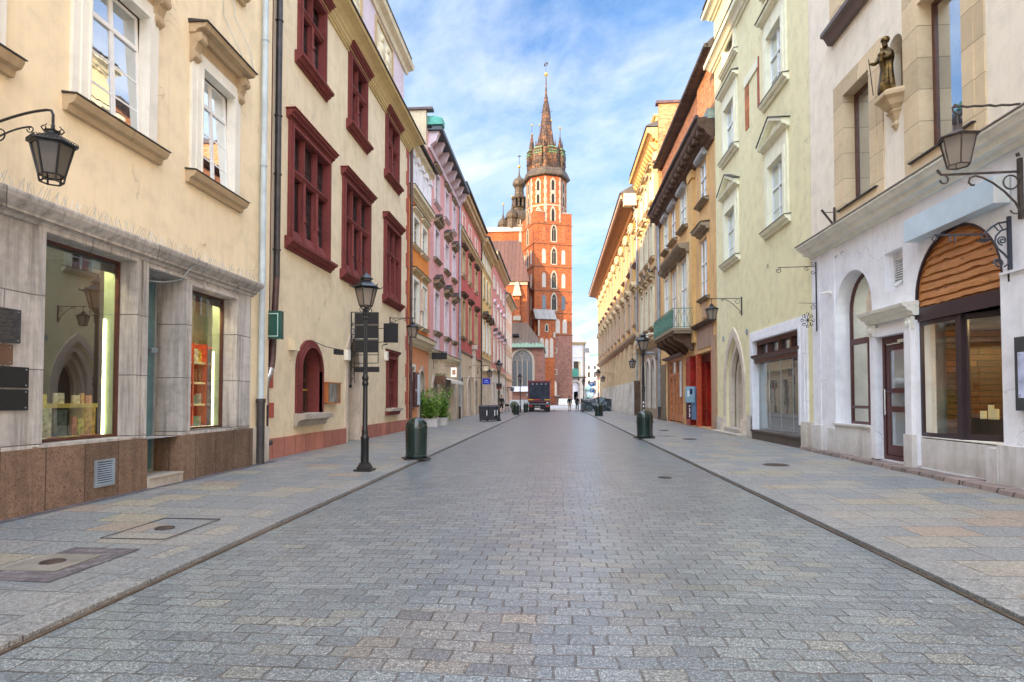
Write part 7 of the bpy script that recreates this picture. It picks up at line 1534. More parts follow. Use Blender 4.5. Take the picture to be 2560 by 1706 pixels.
MB(F2).box(.14, .98, 2.36, 2.53, -.03, .03).build('sign_panel', M['black'], t)
t = panel_sign('projecting_sign', 'square blank black projecting sign right of the tall sign rack', (-5.62, 19.8, 3.74), 0, .50, .66, .05, M['black'], simple('grey_edge', (.35, .35, .33), .5), rim=.0); MB().tube([(-.95, .16, 0), (-.2, .16, 0)], .012, 5).tube([(-1.0, -.38, 0), (-.25, -.3, 0)], .012, 5).tube([(-.3, -.42, 0), (-.12, -.36, 0)], .012, 5).tube([(-.3, -.55, 0), (-.3, -.42, 0), (-.1, -.38, 0)], .015, 5).build('bracket', M['iron'], t)
t = panel_sign('projecting_sign', 'wide blank black sign on scrolled bracket at the orange house', (-6.05, 30.4, 3.72), 0, .80, .36, .05, M['black']); MB().tube([(-.5, .22, 0), (.42, .22, 0)], .012, 5).tube([(-.7, .1, 0), (-.4, .1, 0)], .012, 5).tube(spiral(-.18, -.32, .1, .03, 0, 3 * PI, 16), .01, 5).tube([(-.3, -.2, 0), (-.32, -.7, 0)], .014, 5).build('bracket', M['iron'], t)
t = panel_sign('light_box_sign', 'bright white portrait sign with orange picture on the pink house', (-6.2, 35.6, 3.1), R(25), .34, .58, .1, simple('sign_white', (.8, .74, .66), .4, var=.1, emit=((1, .9, .8), .25))); MB().box(-.1, .1, -.15, .14, .051, .055).build('picture', simple('orange_picture', (.7, .35, .2), .5, var=.4, vscale=12), t); MB().tube([(-.6, .38, 0), (0, .38, 0), (0, .29, 0)], .014, 5).build('bracket', M['iron'], t)
t = thing('awning', 'narrow white shop awning on the pink house', 'awning', (-6.9, 36.4, 2.75)); MB(FL(0)).prof(-1.9, 2.6, [(0.0, 0), (-.18, .75), (-.34, .77), (-.34, .79), (-.17, .78), (.04, 0)]).build('canopy', simple('cream_canvas', (.76, .72, .62), .8), t); MB(FL(0)).tube([(-1.8, -.05, .05), (-1.8, -.2, .72)], .012, 5).tube([(2.5, -.05, .05), (2.5, -.2, .72)], .012, 5).build('arm', M['iron'], t)
t = thing('hanging_planter', 'mossy wall planter hanging above the potted shrubs', 'planter', (-6.6, 33.5, 2.65)); MB(FL(0)).taper(-.4, .4, -.3, .12, -.25, .25, -.05).build('trough', simple('brown_trough', (.2, .1, .06), .8), t); m = MB(); r_ = random.Random(4)
for i in range(160): c = Vector((r_.uniform(-.25, .25), r_.uniform(-.42, .42), .12 + r_.uniform(0, .18))); e = Vector((r_.uniform(-1, 1), r_.uniform(-1, 1), r_.uniform(-1, 1))).normalized() * .04; f_ = e.cross(Vector((0, 0, 1))); m.wquad(c - e, c + f_, c + e, c - f_)
m.build('moss', simple('moss_leaf', (.22, .24, .05), .8, var=.4), t)
t = panel_sign('projecting_sign', 'royal blue projecting sign with pale lettering beyond the left wheelie bins', (-5.25, 44.5, 2.8), 0, .58, .44, .06, simple('royal_blue', (.01, .02, .42), .3)); m = MB()
for i, (a, b) in enumerate(((-.14, -.06), (-.04, .02), (.04, .12))): m.box(a, b, .0, .1, .031, .035)
for i in range(8): m.box(-.2 + i * .052, -.165 + i * .052, -.12, -.07, .031, .035)
m.build('lettering', simple('pale_blue_letters', (.3, .45, .9), .4, var=0), t); MB().tube([(-1.7, .27, 0), (.25, .27, 0)], .014, 5).build('bracket', M['iron'], t)
t = panel_sign('projecting_sign', 'black projecting sign with a red lower edge, right of the blue sign', (-5.3, 55.0, 2.65), 0, .52, .52, .06, M['black']); MB().box(-.22, .22, -.24, -.14, .031, .036).box(-.12, .1, .0, .1, .031, .034).build('red_band', simple('sign_red', (.4, .03, .03), .4), t); MB().tube([(-1.7, .3, 0), (.25, .3, 0)], .014, 5).build('bracket', M['iron'], t)
t = panel_sign('projecting_sign', 'small cream sign on a curled bracket behind the second left lamp post', (-5.6, 47.0, 3.9), 0, .3, .36, .05, M['trimcream']); MB().tube([(-1.4, -.1, 0), (-1.3, .1, 0), (-1.0, .25, 0), (-.4, .28, 0), (0, .26, 0), (0, .18, 0)], .014, 5).tube(spiral(-1.25, .1, .1, .03, 0, 3 * PI, 14), .01, 5).build('bracket', M['iron'], t)
# board on the orange house, display case on the palace
t = thing('notice_board', 'dark tall notice board with a white sheet beside the orange house window', 'notice board', (-6.6, 27.9, 1.1)); MB(FL(0)).box(-.55, .35, 0, 1.65, -.1, .0).build('board', simple('dark_red_board', (.08, .02, .02), .5), t); MB(FL(0)).box(-.02, .30, .1, 1.55, 0, .06).build('sheet', simple('bluish_sheet', (.6, .66, .75), .4), t); MB(FL(0)).box(-.4, -.25, .75, .85, 0, .01).build('plate', M['lettering'], t)
t = thing('display_case', 'small orange wooden display case with picture on the palace wall', 'display case', (-6.7, 17.1, 1.35)); cs = simple('orange_case_wood', (.45, .15, .045), .45, var=.2)
F3 = FL(0); MB(F3).box(-.5, .5, 0, .6, 0, .02).box(-.5, -.46, .02, .6, .02, .16).box(.46, .5, .02, .6, .02, .16).box(-.46, .46, 0, .04, .02, .157).box(-.54, .54, .6, .63, 0, .18).build('case', cs, t); MB(F3).box(-.44, .44, .05, .58, .03, .04).build('picture', simple('faded_picture', (.45, .33, .26), .6, var=.6, vscale=6), t); MB(F3).box(-.46, .46, .04, .6, .145, .15).build('glass', M['shopglass'], t)
t = thing('floodlight', 'small black floodlight on a thin arm over the arched palace window', 'floodlight', (-6.7, 16.0, 3.0)); MB(F3).tube([(-.3, .1, .0), (0, -.05, .3), (.3, -.12, .6)], .010, 5).build('arm', M['iron'], t); MB(F3).box(.1, .42, -.26, -.12, .5, .68).build('lamp_housing', M['black'], t)
# plaques on the grey stone front
for zz, h_, u0_, u1_, mt, lb, p in ((2.16, .40, 5.9, 6.63, simple('dark_bronze_plaque', (.06, .06, .065), .5, .3, var=.3, vscale=14), 'dark bronze memorial plaque with raised lettering, topmost of the four plaques', .05), (1.90, .235, 5.9, 6.565, simple('brown_plaque', (.15, .085, .05), .5, .2), 'small brown metal plaque below the bronze one', .02), (1.63, .25, 5.9, 6.785, M['black'], 'blank black plaque, upper of the two', .02), (1.36, .25, 5.9, 6.785, M['black'], 'blank black plaque, lowest of the four', .02)):
    t = thing('wall_plaque', lb, 'plaque', (-6.455, 6.3, zz)); F3 = FL(0); MB(F3).box(u0_ - 6.3, u1_ - 6.3, 0, h_, 0, p).build('plate', mt, t); m = MB(F3)
    for v in (.03, h_ - .03): m.tube([(u1_ - 6.3 - .04, v, p), (u1_ - 6.3 - .04, v, p + .008)], .008, 8)
    m.build('screw', M['zinc'], t)
    if p > .04:
        m = MB(F3); r_ = random.Random(2)
        for row in range(7):
            u = -.35; e = .27 - r_.uniform(0, .1)
            while u < e:
                w = r_.uniform(.012, .02); v = .36 - row * .047; k = r_.randrange(3)
                m.box(u, u + .006, v - .03, v, p, p + .006)
                if k != 1: m.box(u + .006, u + w, v - .006, v, p, p + .006)
                if k != 2: m.box(u + .006, u + w, v - .03, v - .024, p, p + .006)
                u += w + .010
        m.build('raised_lettering', simple('worn_bronze_letters', (.13, .12, .11), .4, .4), t)
# right: sign box, menu board, cameras
t = thing('sign_box', 'long blank pale blue sign box above the wooden arch', 'sign', (6.87, 10.8, 4.52)); MB(FR(0)).box(-1.22, 1.14, 0, .42, -.11, .13).build('box', simple('pale_blue_panel', (.56, .68, .76), .4, var=.06), t, bevel=.004); MB(FR(0)).box(-1.226, -1.221, .0, .42, -.11, .13).build('end_cap', simple('pale_grey_cap', (.72, .72, .68), .5), t)
t = thing('menu_board', 'dark wall menu case with pale violet sheet at the right edge', 'menu board', (6.93, 8.95, 1.32)); MB(FR(0)).box(-.62, .47, 0, 1.1, -.02, .06).build('case', simple('dark_slate_case', (.05, .055, .06), .4), t, bevel=.005); MB(FR(0)).box(-.55, .40, .19, .87, .06, .066).build('sheet', simple('violet_sheet', (.52, .55, .72), .35, var=.25, vscale=5), t)
m = MB(FR(0)); [m.tube([(u, v, .066), (u, v, .076)], .012, 8) for u in (.36, -.2) for v in (.23, .83)]; m.build('stud', M['zinc'], t)
t = thing('security_camera', 'small white bullet camera on the white house left of the arched window', 'camera', (6.98, 15.55, 4.2)); MB(FR(0)).tube([(0, 0, 0), (0, 0, .06)], .04, 10).build('mount', M['trimwhite'], t); MB(FR(0)).tube([(-.04, 0, .06), (.12, -.01, .16)], .032, 10).build('housing', M['trimwhite'], t); MB(FR(0)).tube([(.12, -.01, .16), (.125, -.01, .163)], .026, 10).build('lens', M['black'], t)
t = thing('security_camera', 'white dome camera on a bracket left of the green balcony', 'camera', (7.0, 40.9, 5.75)); MB(FR(0)).tube([(0, .15, 0), (0, .2, .6), (0, .1, .85), (0, 0, .85)], .05, 8).build('arm', M['trimwhite'], t); MB().ball((-.85, 0, -.12), .17, 12).build('dome', M['trimwhite'], t, smooth=True)
t = thing('spotlight', 'grey spotlight under the green balcony', 'spotlight', (6.9, 40.3, 4.5)); MB(FR(0)).tube([(0, 0, 0), (-.2, .1, .5)], .025, 6).build('arm', M['zinc'], t); MB(FR(0)).box(-.4, .0, .02, .12, .4, .9).build('housing', M['zinc'], t)
# public telephone
t = thing('public_telephone', 'blue grey public telephone on a tall post by the red portal', 'telephone', (6.75, 30.2, .1)); F3 = Frame((0, 0, 0), (1, 0, 0), (0, -1, 0)); bg = simple('blue_grey_steel', (.12, .2, .3), .4)
MB(F3).box(-.05, .22, .35, 2.0, -.22, .1).build('post', bg, t, bevel=.01); MB(F3).box(-.28, .12, 1.2, 2.0, -.15, .22).build('hood', simple('pale_blue_hood', (.25, .42, .5), .4), t, bevel=.02); MB(F3).box(-.24, -.16, 1.5, 1.8, .22, .25).build('handset', M['lettering'], t); MB(F3).box(-.12, .0, 1.62, 1.88, .22, .24).build('keypad', simple('navy', (.01, .01, .08), .4), t)
MB(F3).box(-.25, -.03, .38, 1.2, -.1, .14).build('side_band', simple('dark_maroon_band', (.07, .015, .02), .5), t); m = MB(F3)
for i in range(5): z = .48 + i * .125; m.box(-.15, -.11, z, z + .08, .14, .145).box(-.11, -.08, z + (.0 if i % 2 else .05), z + (.03 if i % 2 else .08), .14, .145)
m.build('vertical_lettering', M['lettering'], t)
# statue
def skin(name, joints, edges, mat, parent=None, sub=1, root=0):
    me = bpy.data.meshes.new(name); me.from_pydata([j[0] for j in joints], edges, []); o = bpy.data.objects.new(name, me); COL.objects.link(o)
    md = o.modifiers.new('skin', 'SKIN'); md.use_smooth_shade = True
    for i, j in enumerate(joints):
        s_ = me.skin_vertices[0].data[i]; r_ = j[1]; s_.radius = (r_, r_) if not isinstance(r_, tuple) else r_; s_.use_root = (i == root)
    if sub: sb = o.modifiers.new('sub', 'SUBSURF'); sb.levels = sub; sb.render_levels = sub
    dg = bpy.context.evaluated_depsgraph_get(); nm = bpy.data.meshes.new_from_object(o.evaluated_get(dg)); o.modifiers.clear(); o.data = nm; nm.name = name; nm.materials.clear(); nm.materials.append(mat)
    for p in nm.polygons: p.use_smooth = True
    if parent is not None: o.parent = parent
    return o
gs = simple('gilded_dark_bronze', (.11, .065, .018), .38, .7, var=.95, vscale=11)
t = thing('statue', 'gilded statue of a bearded robed figure with staff and child in the wall niche', 'statue', (6.82, 12.57, 7.80), R(-62))
m = MB(); n = 40
for i, (r_, z) in enumerate(((.15, 0), (.165, .06), (.15, .2), (.13, .36), (.12, .5), (.125, .6), (.15, .7), (.155, .78), (.11, .86), (.05, .9))):
    for k in range(n):
        a = 2 * PI * k / n; f_ = 1 + .12 * math.cos(7 * a + z * 3) * max(0, 1 - z) + .06 * math.cos(13 * a - z * 5) * max(0, .9 - z); m.v.append(Vector((r_ * f_ * math.cos(a), r_ * .8 * f_ * math.sin(a), z)))
for i in range(9):
    for k in range(n): k2 = (k + 1) % n; m.face([i * n + k, i * n + k2, (i + 1) * n + k2, (i + 1) * n + k])
m.face(list(range(n))); m.face([9 * n + k for k in range(n)]); m.build('robe', gs, t, smooth=True)
skin('body', [((0, 0, .7), .1), ((0, 0, .88), .05), ((0, -.01, .96), .045), ((0, -.02, 1.04), .062), ((0, -.02, 1.11), .05), ((-.13, -.02, .8), .055), ((-.17, -.1, .66), .045), ((-.22, -.2, .68), .03), ((.13, -.02, .8), .055), ((.15, -.12, .66), .045), ((.04, -.2, .68), .03), ((0, -.07, .95), .035)], [(0, 1), (1, 2), (2, 3), (3, 4), (1, 5), (5, 6), (6, 7), (1, 8), (8, 9), (9, 10), (3, 11)], gs, t)
skin('child', [((.03, -.17, .66), .05), ((.03, -.17, .76), .055), ((.03, -.18, .84), .025), ((.03, -.19, .89), .042), ((.1, -.2, .74), .02), ((-.04, -.22, .76), .02), ((.0, -.2, .58), .03)], [(0, 1), (1, 2), (2, 3), (1, 4), (1, 5), (0, 6)], gs, t)
MB().lathe(0, -.02, [(.072, 1.07), (.085, 1.1), (.08, 1.14), (.05, 1.17)], 12).build('hat', gs, t, smooth=True); MB().tube([(-.235, -.205, .78), (-.18, -.16, .0)], .009, 6, local=False).build('staff', M['iron'], t)
# restaurant display
for x, y, r_, h_, lb in ((7.62, 11.0, .045, .25, 'tallest cream candle of the three behind the front glass of the restaurant'), (7.6, 11.16, .05, .14, 'short left candle of the three behind the restaurant glass'), (7.58, 10.84, .05, .18, 'right candle of the three behind the restaurant glass'), (7.85, 9.95, .055, .14, 'single short orange lit candle at the right end of the restaurant window'), (7.93, 9.88, .05, .24, 'tall orange candle half hidden at the right end of the restaurant window')):
    t = thing('candle', lb, 'candle', (x, y, 1.14)); MB().lathe(0, 0, [(r_, 0), (r_, h_ - .01), (r_ * .93, h_), (r_ * .8, h_ - .006), (.001, h_ - .008)], 18).build('wax', simple('cream_wax', (.85, .72, .42), .5, var=.05, emit=((1, .7, .3), .05)), t, smooth=True); MB().tube([(0, 0, h_ - .01), (0, 0, h_ + .015)], .003, 4, local=False).build('wick', M['black'], t)
t = thing('jug', 'big round dark brown wicker jug with a white tag in the restaurant window', 'jug', (7.95, 10.32, 1.14)); MB().lathe(0, 0, [(.12, 0), (.17, .04), (.20, .14), (.19, .24), (.13, .32), (.06, .38), (.035, .42), (.035, .47), (.045, .49), (.03, .50)], 28).build('body', simple('brown_glaze', (.05, .02, .018), .2, coat=.4), t, smooth=True); MB().tube([(0, .03, .48), (-.0, -.05, .5), (0, -.09, .44)], .012, 6, local=False).build('handle', M['trimwhite'], t)
MB().box(-.09, .09, .08, .24, .19, .2).build('tag', simple('pale_blue_tag', (.5, .6, .62), .6), t)
t = thing('cloth', 'folded pale blue cloth beside the brown jug', 'cloth', (7.85, 10.62, 1.141)); m = MB()
for i in range(9):
    for j in range(7): m.v.append(Vector((-.1 + .2 * j / 6, -.2 + .4 * i / 8, .02 + .07 * max(0, math.sin(PI * i / 8)) * (.6 + .4 * math.cos(j * 1.3)))))
for i in range(8):
    for j in range(6): m.face([i * 7 + j, (i + 1) * 7 + j, (i + 1) * 7 + j + 1, i * 7 + j + 1])
m.build('fold', simple('pale_blue_cloth', (.45, .58, .62), .8, var=.3, vscale=12), t, smooth=True)
t = thing('hanging_notice', 'yellowed paper notice hanging inside the right pane of the restaurant', 'notice', (7.9, 9.98, 1.55)); MB(FR(0)).box(-.16, .16, .0, .46, -.003, .003).build('sheet', simple('yellowed_paper', (.75, .72, .52), .7, var=.15, emit=((1, .95, .7), .08)), t); MB(FR(0)).box(-.16, .16, .33, .335, .004, .006).build('fold_line', M['black'], t)

# shrubs in planters
def shrub(name, label, loc, h, w, seed, n=1500, box=(.3, .3, .36), group=None):
    r_ = random.Random(seed); t = thing(name, label, 'planter', loc, group=group); a, b, c = box
    MB().taper(-a, a, 0, c, -b, b, -.03, 0).build('pot', simple('white_concrete_pot', (.56, .54, .52), .8, var=.15, bump=.003), t, bevel=.01); MB().box(-a * .9, a * .9, c - .03, c + .002, -b * .9, b * .9).build('soil', simple('soil', (.05, .035, .025), .9), t)
    st_ = MB(); lf = MB(); tips = []
    for i in range(13):
        x, y = r_.uniform(-.14, .14), r_.uniform(-.14, .14); p = Vector((x, y, c)); pts = [p]; q = Vector((r_.uniform(-.25, .25), r_.uniform(-.25, .25), 1)) 
        L = h * r_.uniform(.35, .95); k = 6
        for j in range(k): q = (q + Vector((r_.uniform(-.5, .5), r_.uniform(-.5, .5), .12))).normalized(); p = p + q * L / k; pts.append(p); tips += [(p, j)]
        st_.tube(pts, [.016 - .002 * j for j in range(k + 1)], 5, local=False)
    st_.build('stem', simple('brown_stem', (.12, .075, .04), .8), t)
    for i in range(n):
        p, j = r_.choice(tips); s_ = w * (.30 if r_.random() < .7 else .5); c_ = p + Vector((r_.gauss(0, s_ * .38), r_.gauss(0, s_ * .38), r_.gauss(0, s_ * .38)))
        if c_.z < c: continue
        e = Vector((r_.uniform(-1, 1), r_.uniform(-1, 1), r_.uniform(-1, .4))).normalized(); f_ = e.cross(Vector((r_.uniform(-1, 1), r_.uniform(-1, 1), 1))).normalized(); L = r_.uniform(.035, .07)
        lf.wquad(c_ - e * L, c_ + f_ * L * .55, c_ + e * L, c_ - f_ * L * .55)
    lt = NT('leaf_%d' % seed); oi = lt.noise(lt.pos(), 7, 2); lt.base(lt.ramp(oi, [(.3, (.05, .13, .015)), (.5, (.13, .28, .03)), (.7, (.32, .42, .08))])); lt.b.inputs['Roughness'].default_value = .5
    lf.build('foliage', lt.m, t); return t
shrub('potted_shrub', 'tall loose green shrub in a white pot, left of the pair by the orange house', (-6.35, 29.5, .08), 1.75, .8, 11, 3200, (.42, .3, .42)); shrub('potted_shrub', 'thinner taller shrub in a small white pot, right of the pair by the orange house', (-6.0, 31.0, .08), 1.85, .62, 12, 2200, (.26, .26, .42)); shrub('potted_shrub', 'low bushy plant trailing beside the shop window of the pink house', (-6.05, 32.0, .08), .9, .4, 17, 500, (.16, .16, .2))
def ballbush(label, loc, r, seed):
    r_ = random.Random(seed); t = thing('round_bush', label, 'bush', loc); MB().lathe(0, 0, [(.2, 0), (.26, .35), (.24, .36)], 14).build('pot', simple('dark_pot', (.04, .035, .03), .6), t); m = MB()
    for i in range(1600):
        d = Vector((r_.gauss(0, 1), r_.gauss(0, 1), r_.gauss(0, 1))).normalized() * r * r_.uniform(.75, 1.03); c_ = d + Vector((0, 0, .36 + r * .9)); e = Vector((r_.uniform(-1, 1), r_.uniform(-1, 1), r_.uniform(-1, 1))).normalized(); f_ = e.cross(d.normalized()).normalized(); L = .04; m.wquad(c_ - e * L, c_ + f_ * L * .5, c_ + e * L, c_ - f_ * L * .5)
    m.build('foliage', simple('dark_box_leaf', (.05, .10, .02), .6, var=.4, vscale=9), t); return t
ballbush('ball shaped dark green bush in a pot by the café chairs', (-4.1, 58.0, .07), .42, 5)

# people
def limb_person(label, loc, rz, pose, skinm, top, bottom, shoe, hair, h=1.78, shorts=False, coat=0):
    t = thing('person', label, 'person', loc, rz); k = h / 1.78; st_ = pose  # stride
    def V(x, y, z): return (x * k, y * k, z * k)
    J = [(V(0, 0, .95), .115 * k), (V(0, .0, 1.15), .115 * k), (V(0, .01, 1.38), .125 * k), (V(0, .0, 1.50), .055 * k), (V(0, -.02, 1.60), .075 * k), (V(0, -.02, 1.70), .078 * k),
         (V(-.17, 0, 1.42), .052 * k), (V(-.23, .05 * st_, 1.15), .042 * k), (V(-.24, -.06 - .12 * st_, .92), .03 * k), (V(-.24, -.08 - .14 * st_, .84), .035 * k),
         (V(.17, 0, 1.42), .052 * k), (V(.23, .04 - .1 * st_, 1.15), .042 * k), (V(.24, -.06 + .12 * st_, .92), .03 * k), (V(.24, -.07 + .14 * st_, .84), .035 * k),
         (V(-.09, 0, .88), .085 * k), (V(-.10, -.14 * st_, .50), .058 * k), (V(-.10, -.12 * st_, .10), .038 * k), (V(-.10, -.24 * st_ - .05, .04), .03 * k),
         (V(.09, 0, .88), .085 * k), (V(.10, .03 * st_, .50), .058 * k), (V(.10, .26 * st_, .13), .038 * k), (V(.10, .20 * st_ - .1, .05), .03 * k)]
    E = [(0, 1), (1, 2), (2, 3), (3, 4), (4, 5), (2, 6), (6, 7), (7, 8), (8, 9), (2, 10), (10, 11), (11, 12), (12, 13), (0, 14), (14, 15), (15, 16), (16, 17), (0, 18), (18, 19), (19, 20), (20, 21)]
    skin('body', J, E, skinm, t, 2)
    g = lambda i, f: (J[i][0], J[i][1] * f)
    def lerp(i, j, f, r_): a, b = Vector(J[i][0]), Vector(J[j][0]); return (tuple(a.lerp(b, f)), r_)
    low = V(0, 0, .95 - coat)
    skin('jacket', [((low[0], low[1], low[2]), .15 * k), g(1, 1.22), g(2, 1.2), (V(0, 0, 1.46), .08 * k), g(6, 1.35), g(7, 1.5), lerp(7, 8, .9, .05 * k), g(10, 1.35), g(11, 1.5), lerp(11, 12, .9, .05 * k)], [(0, 1), (1, 2), (2, 3), (2, 4), (4, 5), (5, 6), (2, 7), (7, 8), (8, 9)], top, t, 2, 1)
    e = .95 if not shorts else .25
    def leg(a, b, c): return [lerp(b, c, .96 if not shorts else .05, .062 * k)]
    skin('trousers' if not shorts else 'skirt', [(V(0, 0, .97), .135 * k), g(14, 1.2), g(15, 1.3), leg(14, 15, 16)[0], g(18, 1.2), g(19, 1.3), leg(18, 19, 20)[0]], [(0, 1), (1, 2), (2, 3), (0, 4), (4, 5), (5, 6)], bottom, t, 2)
    m = MB()
    for a, b in ((16, 17), (20, 21)): p, q = Vector(J[a][0]), Vector(J[b][0]); m.solid([(p.x - .045, p.z - .085, -(p.y + .06)), (p.x + .045, p.z - .085, -(p.y + .06)), (p.x + .045, p.z + .02, -(p.y + .05)), (p.x - .045, p.z + .02, -(p.y + .05)), (q.x - .045, q.z - .04, -(q.y - .08)), (q.x + .045, q.z - .04, -(q.y - .08)), (q.x + .04, q.z + .02, -(q.y - .05)), (q.x - .04, q.z + .02, -(q.y - .05))], [(0, 1, 2, 3), (4, 5, 6, 7), (0, 1, 5, 4), (1, 2, 6, 5), (2, 3, 7, 6), (3, 0, 4, 7)])
    m.build('shoes', shoe, t, bevel=.015)
    hp = Vector(J[5][0]); m = MB(); m.ball((hp.x, hp.y + .018, hp.z + .02), .098 * k, 14, 1.02); m.build('hair', hair, t, smooth=True)
    m = MB(); m.ball((hp.x, hp.y - .09 * k, hp.z - .045), .016, 8); m.ball((hp.x - .032, hp.y - .078 * k, hp.z - .01), .011, 6); m.ball((hp.x + .032, hp.y - .078 * k, hp.z - .01), .011, 6); m.tube([(hp.x - .02, hp.y - .08 * k, hp.z - .085), (hp.x + .02, hp.y - .08 * k, hp.z - .085)], .005, 5, local=False); m.build('face_features', simple('face_detail', (.35, .18, .14), .6), t)
    return t
sk = simple('skin', (.55, .33, .24), .5, var=.08); blk = simple('black_cloth', (.012, .012, .015), .85, var=.3, vscale=9); hr = simple('dark_hair', (.02, .014, .01), .6); hb = simple('fair_hair', (.22, .15, .09), .6)
limb_person('person walking away in a black jacket and beige trousers in the middle of the street', (1.59, 69.8, 0), R(180), .7, sk, blk, simple('beige_trousers', (.48, .38, .25), .8), M['black'], hr, 1.8)
limb_person('person in all black clothes walking right of the one in beige trousers', (2.55, 72.0, 0), R(170), .9, sk, blk, simple('charcoal_trousers', (.015, .015, .02), .8), M['black'], hr, 1.82)
limb_person('person in black top and knee length skirt walking past the signs on the left pavement', (-5.28, 57.4, .08), R(185), 1.0, sk, blk, blk, M['black'], hb, 1.75, shorts=True, coat=.25)
# pigeon
t = thing('pigeon', 'small dark pigeon on the setts in front of the truck', 'pigeon', (-.25, 67.2, 0), R(-60)); pg = simple('pigeon_grey', (.06, .06, .07), .6)
skin('body', [((0, .16, .10), .02), ((0, .05, .14), .06), ((0, -.05, .16), .06), ((0, -.10, .22), .028), ((0, -.12, .26), .032), ((0, -.165, .255), .009), ((-.03, 0, .07), .014), ((-.03, -.01, .015), .007), ((.03, 0, .07), .014), ((.03, -.01, .015), .007)], [(0, 1), (1, 2), (2, 3), (3, 4), (4, 5), (1, 6), (6, 7), (1, 8), (8, 9)], pg, t)
# truck
t = thing('truck', 'parked delivery truck seen from behind with maroon rear frame and dark tarpaulin', 'truck', (-1.92, 67.4, 0)); F4 = Frame((0, 0, 0), (1, 0, 0), (0, -1, 0)); mr = simple('maroon_truck_frame', (.16, .02, .03), .35)
MB(F4).box(-1.25, 1.25, 1.18, 3.52, -8, -.02).build('cargo_body', simple('dark_truck_side', (.09, .02, .03), .4), t, bevel=.02)
MB(F4).box(-1.27, -1.13, 1.12, 3.54, -.02, .05).box(1.13, 1.27, 1.12, 3.54, -.02, .05).box(-1.13, 1.13, 3.34, 3.54, -.02, .048).box(-1.13, 1.13, 1.10, 1.22, -.02, .048).build('rear_frame', mr, t)
MB(F4).box(-1.13, 1.13, 1.22, 3.34, -.0, .02).build('rear_curtain', simple('dark_blue_tarpaulin', (.02, .03, .055), .7, var=.5, vscale=1.6, bump=.02, bscale=2), t)
m = MB(F4); [m.box(-.8 + i * .5, -.66 + i * .5, 3.12, 3.2, .02, .03) for i in range(4)]; m.build('curtain_mark', M['lettering'], t)
ye = simple('yellow_reflector', (.85, .42, .03), .4, var=0); rd_ = simple('red_reflector', (.5, .03, .02), .3, var=0)
for a, b, mm in ((-1.24, -.64, ye), (.6, 1.22, ye), (-.6, .18, rd_)): MB(F4).box(a, b, 1.32, 1.42, .05, .058).build('reflective_strip', mm, t)
MB(F4).box(-1.15, 1.15, .9, 1.1, -7.8, -.2).build('chassis', M['black'], t); MB(F4).box(-1.2, 1.2, .42, .56, -.12, -.02).box(-1.1, -1.0, .5, .95, -.3, -.1).box(1.0, 1.1, .5, .95, -.3, -.1).build('bumper', M['black'], t); MB(F4).box(-1.25, 1.2, .86, .92, -.04, .04).build('tail_lift_rail', M['zinc'], t)
for sx in (-1, 1):
    MB(F4).box(sx * .95 - .2, sx * .95 + .2, .58, .72, -.03, .02).build('tail_light', rd_, t); MB(F4).box(sx * .82 - .3, sx * .82 + .3, .12, .62, -.35, -.32).build('mudflap', M['black'], t)
    for yy in (.9, 5.6): w_ = MB(); w_.tube([(sx * 1.2, .5, -yy), (sx * .72, .5, -yy)], .5, 22); w_.build('wheel', M['black'], t)
MB(F4).box(-.42, .12, .30, .44, -.02, .0).build('number_plate', simple('plate_white', (.7, .7, .66), .5, var=.3, vscale=30), t); MB(F4).box(.84, 1.06, 1.0, 1.1, .0, .03).build('small_plate', M['lettering'], t); MB(F4).box(.1, .7, .25, 1.3, -.5, -.3).build('tail_lift', M['black'], t)
MB(F4).box(-1.2, 1.2, .6, 2.9, -10.2, -8.1).build('cab', mr, t, bevel=.08); MB(F4).box(-1.3, -1.2, 1.6, 2.2, -10, -9.9).build('mirror', M['black'], t)
# covered stall
t = thing('covered_stall', 'low pile covered in dark wrinkled tarpaulin against the buttresses on the right', 'tarpaulin', (4.95, 68.8, .05)); m = MB(); nu, nv_ = 60, 26; b0 = 0
prof_ = [(-1.5, 0), (-1.45, .5), (-1.38, 1.1), (-1.2, 1.45), (-.6, 1.5), (.4, 1.52), (1.3, 1.45), (1.5, 0)]
def pr(f): x = f * (len(prof_) - 1); i = min(int(x), len(prof_) - 2); a, b = prof_[i], prof_[i + 1]; q = x - i; return a[0] + (b[0] - a[0]) * q, a[1] + (b[1] - a[1]) * q
for i in range(nu + 1):
    for j in range(nv_ + 1):
        x = -2.05 + 4.1 * i / nu; y, z = pr(j / nv_); nn = mnoise.noise(Vector((x * 1.3 + z * .8, y * .9, z * 1.1))) * .22 + mnoise.noise(Vector((x * 3.5 - z * 2, y * 2, z * 4))) * .09; sag = -.12 * math.sin(i / nu * 9) if z > 1.2 else 0
        m.v.append(Vector((x + nn * .3, y + nn, max(0, z + (nn * .4 + sag if z > .1 else 0)))))
for i in range(nu):
    for j in range(nv_): m.face([i * (nv_ + 1) + j, (i + 1) * (nv_ + 1) + j, (i + 1) * (nv_ + 1) + j + 1, i * (nv_ + 1) + j + 1])
m.face([j for j in range(nv_ + 1)]); m.face([nu * (nv_ + 1) + j for j in range(nv_ + 1)][::-1]); m.build('tarpaulin_cover', simple('dark_blue_grey_tarpaulin', (.035, .05, .06), .35, var=.6, vscale=2.5, coat=.2), t, smooth=True)
MB().box(-1.9, 1.9, 0, 1.25, -1.2, 1.2).build('stall_frame', M['black'], t)
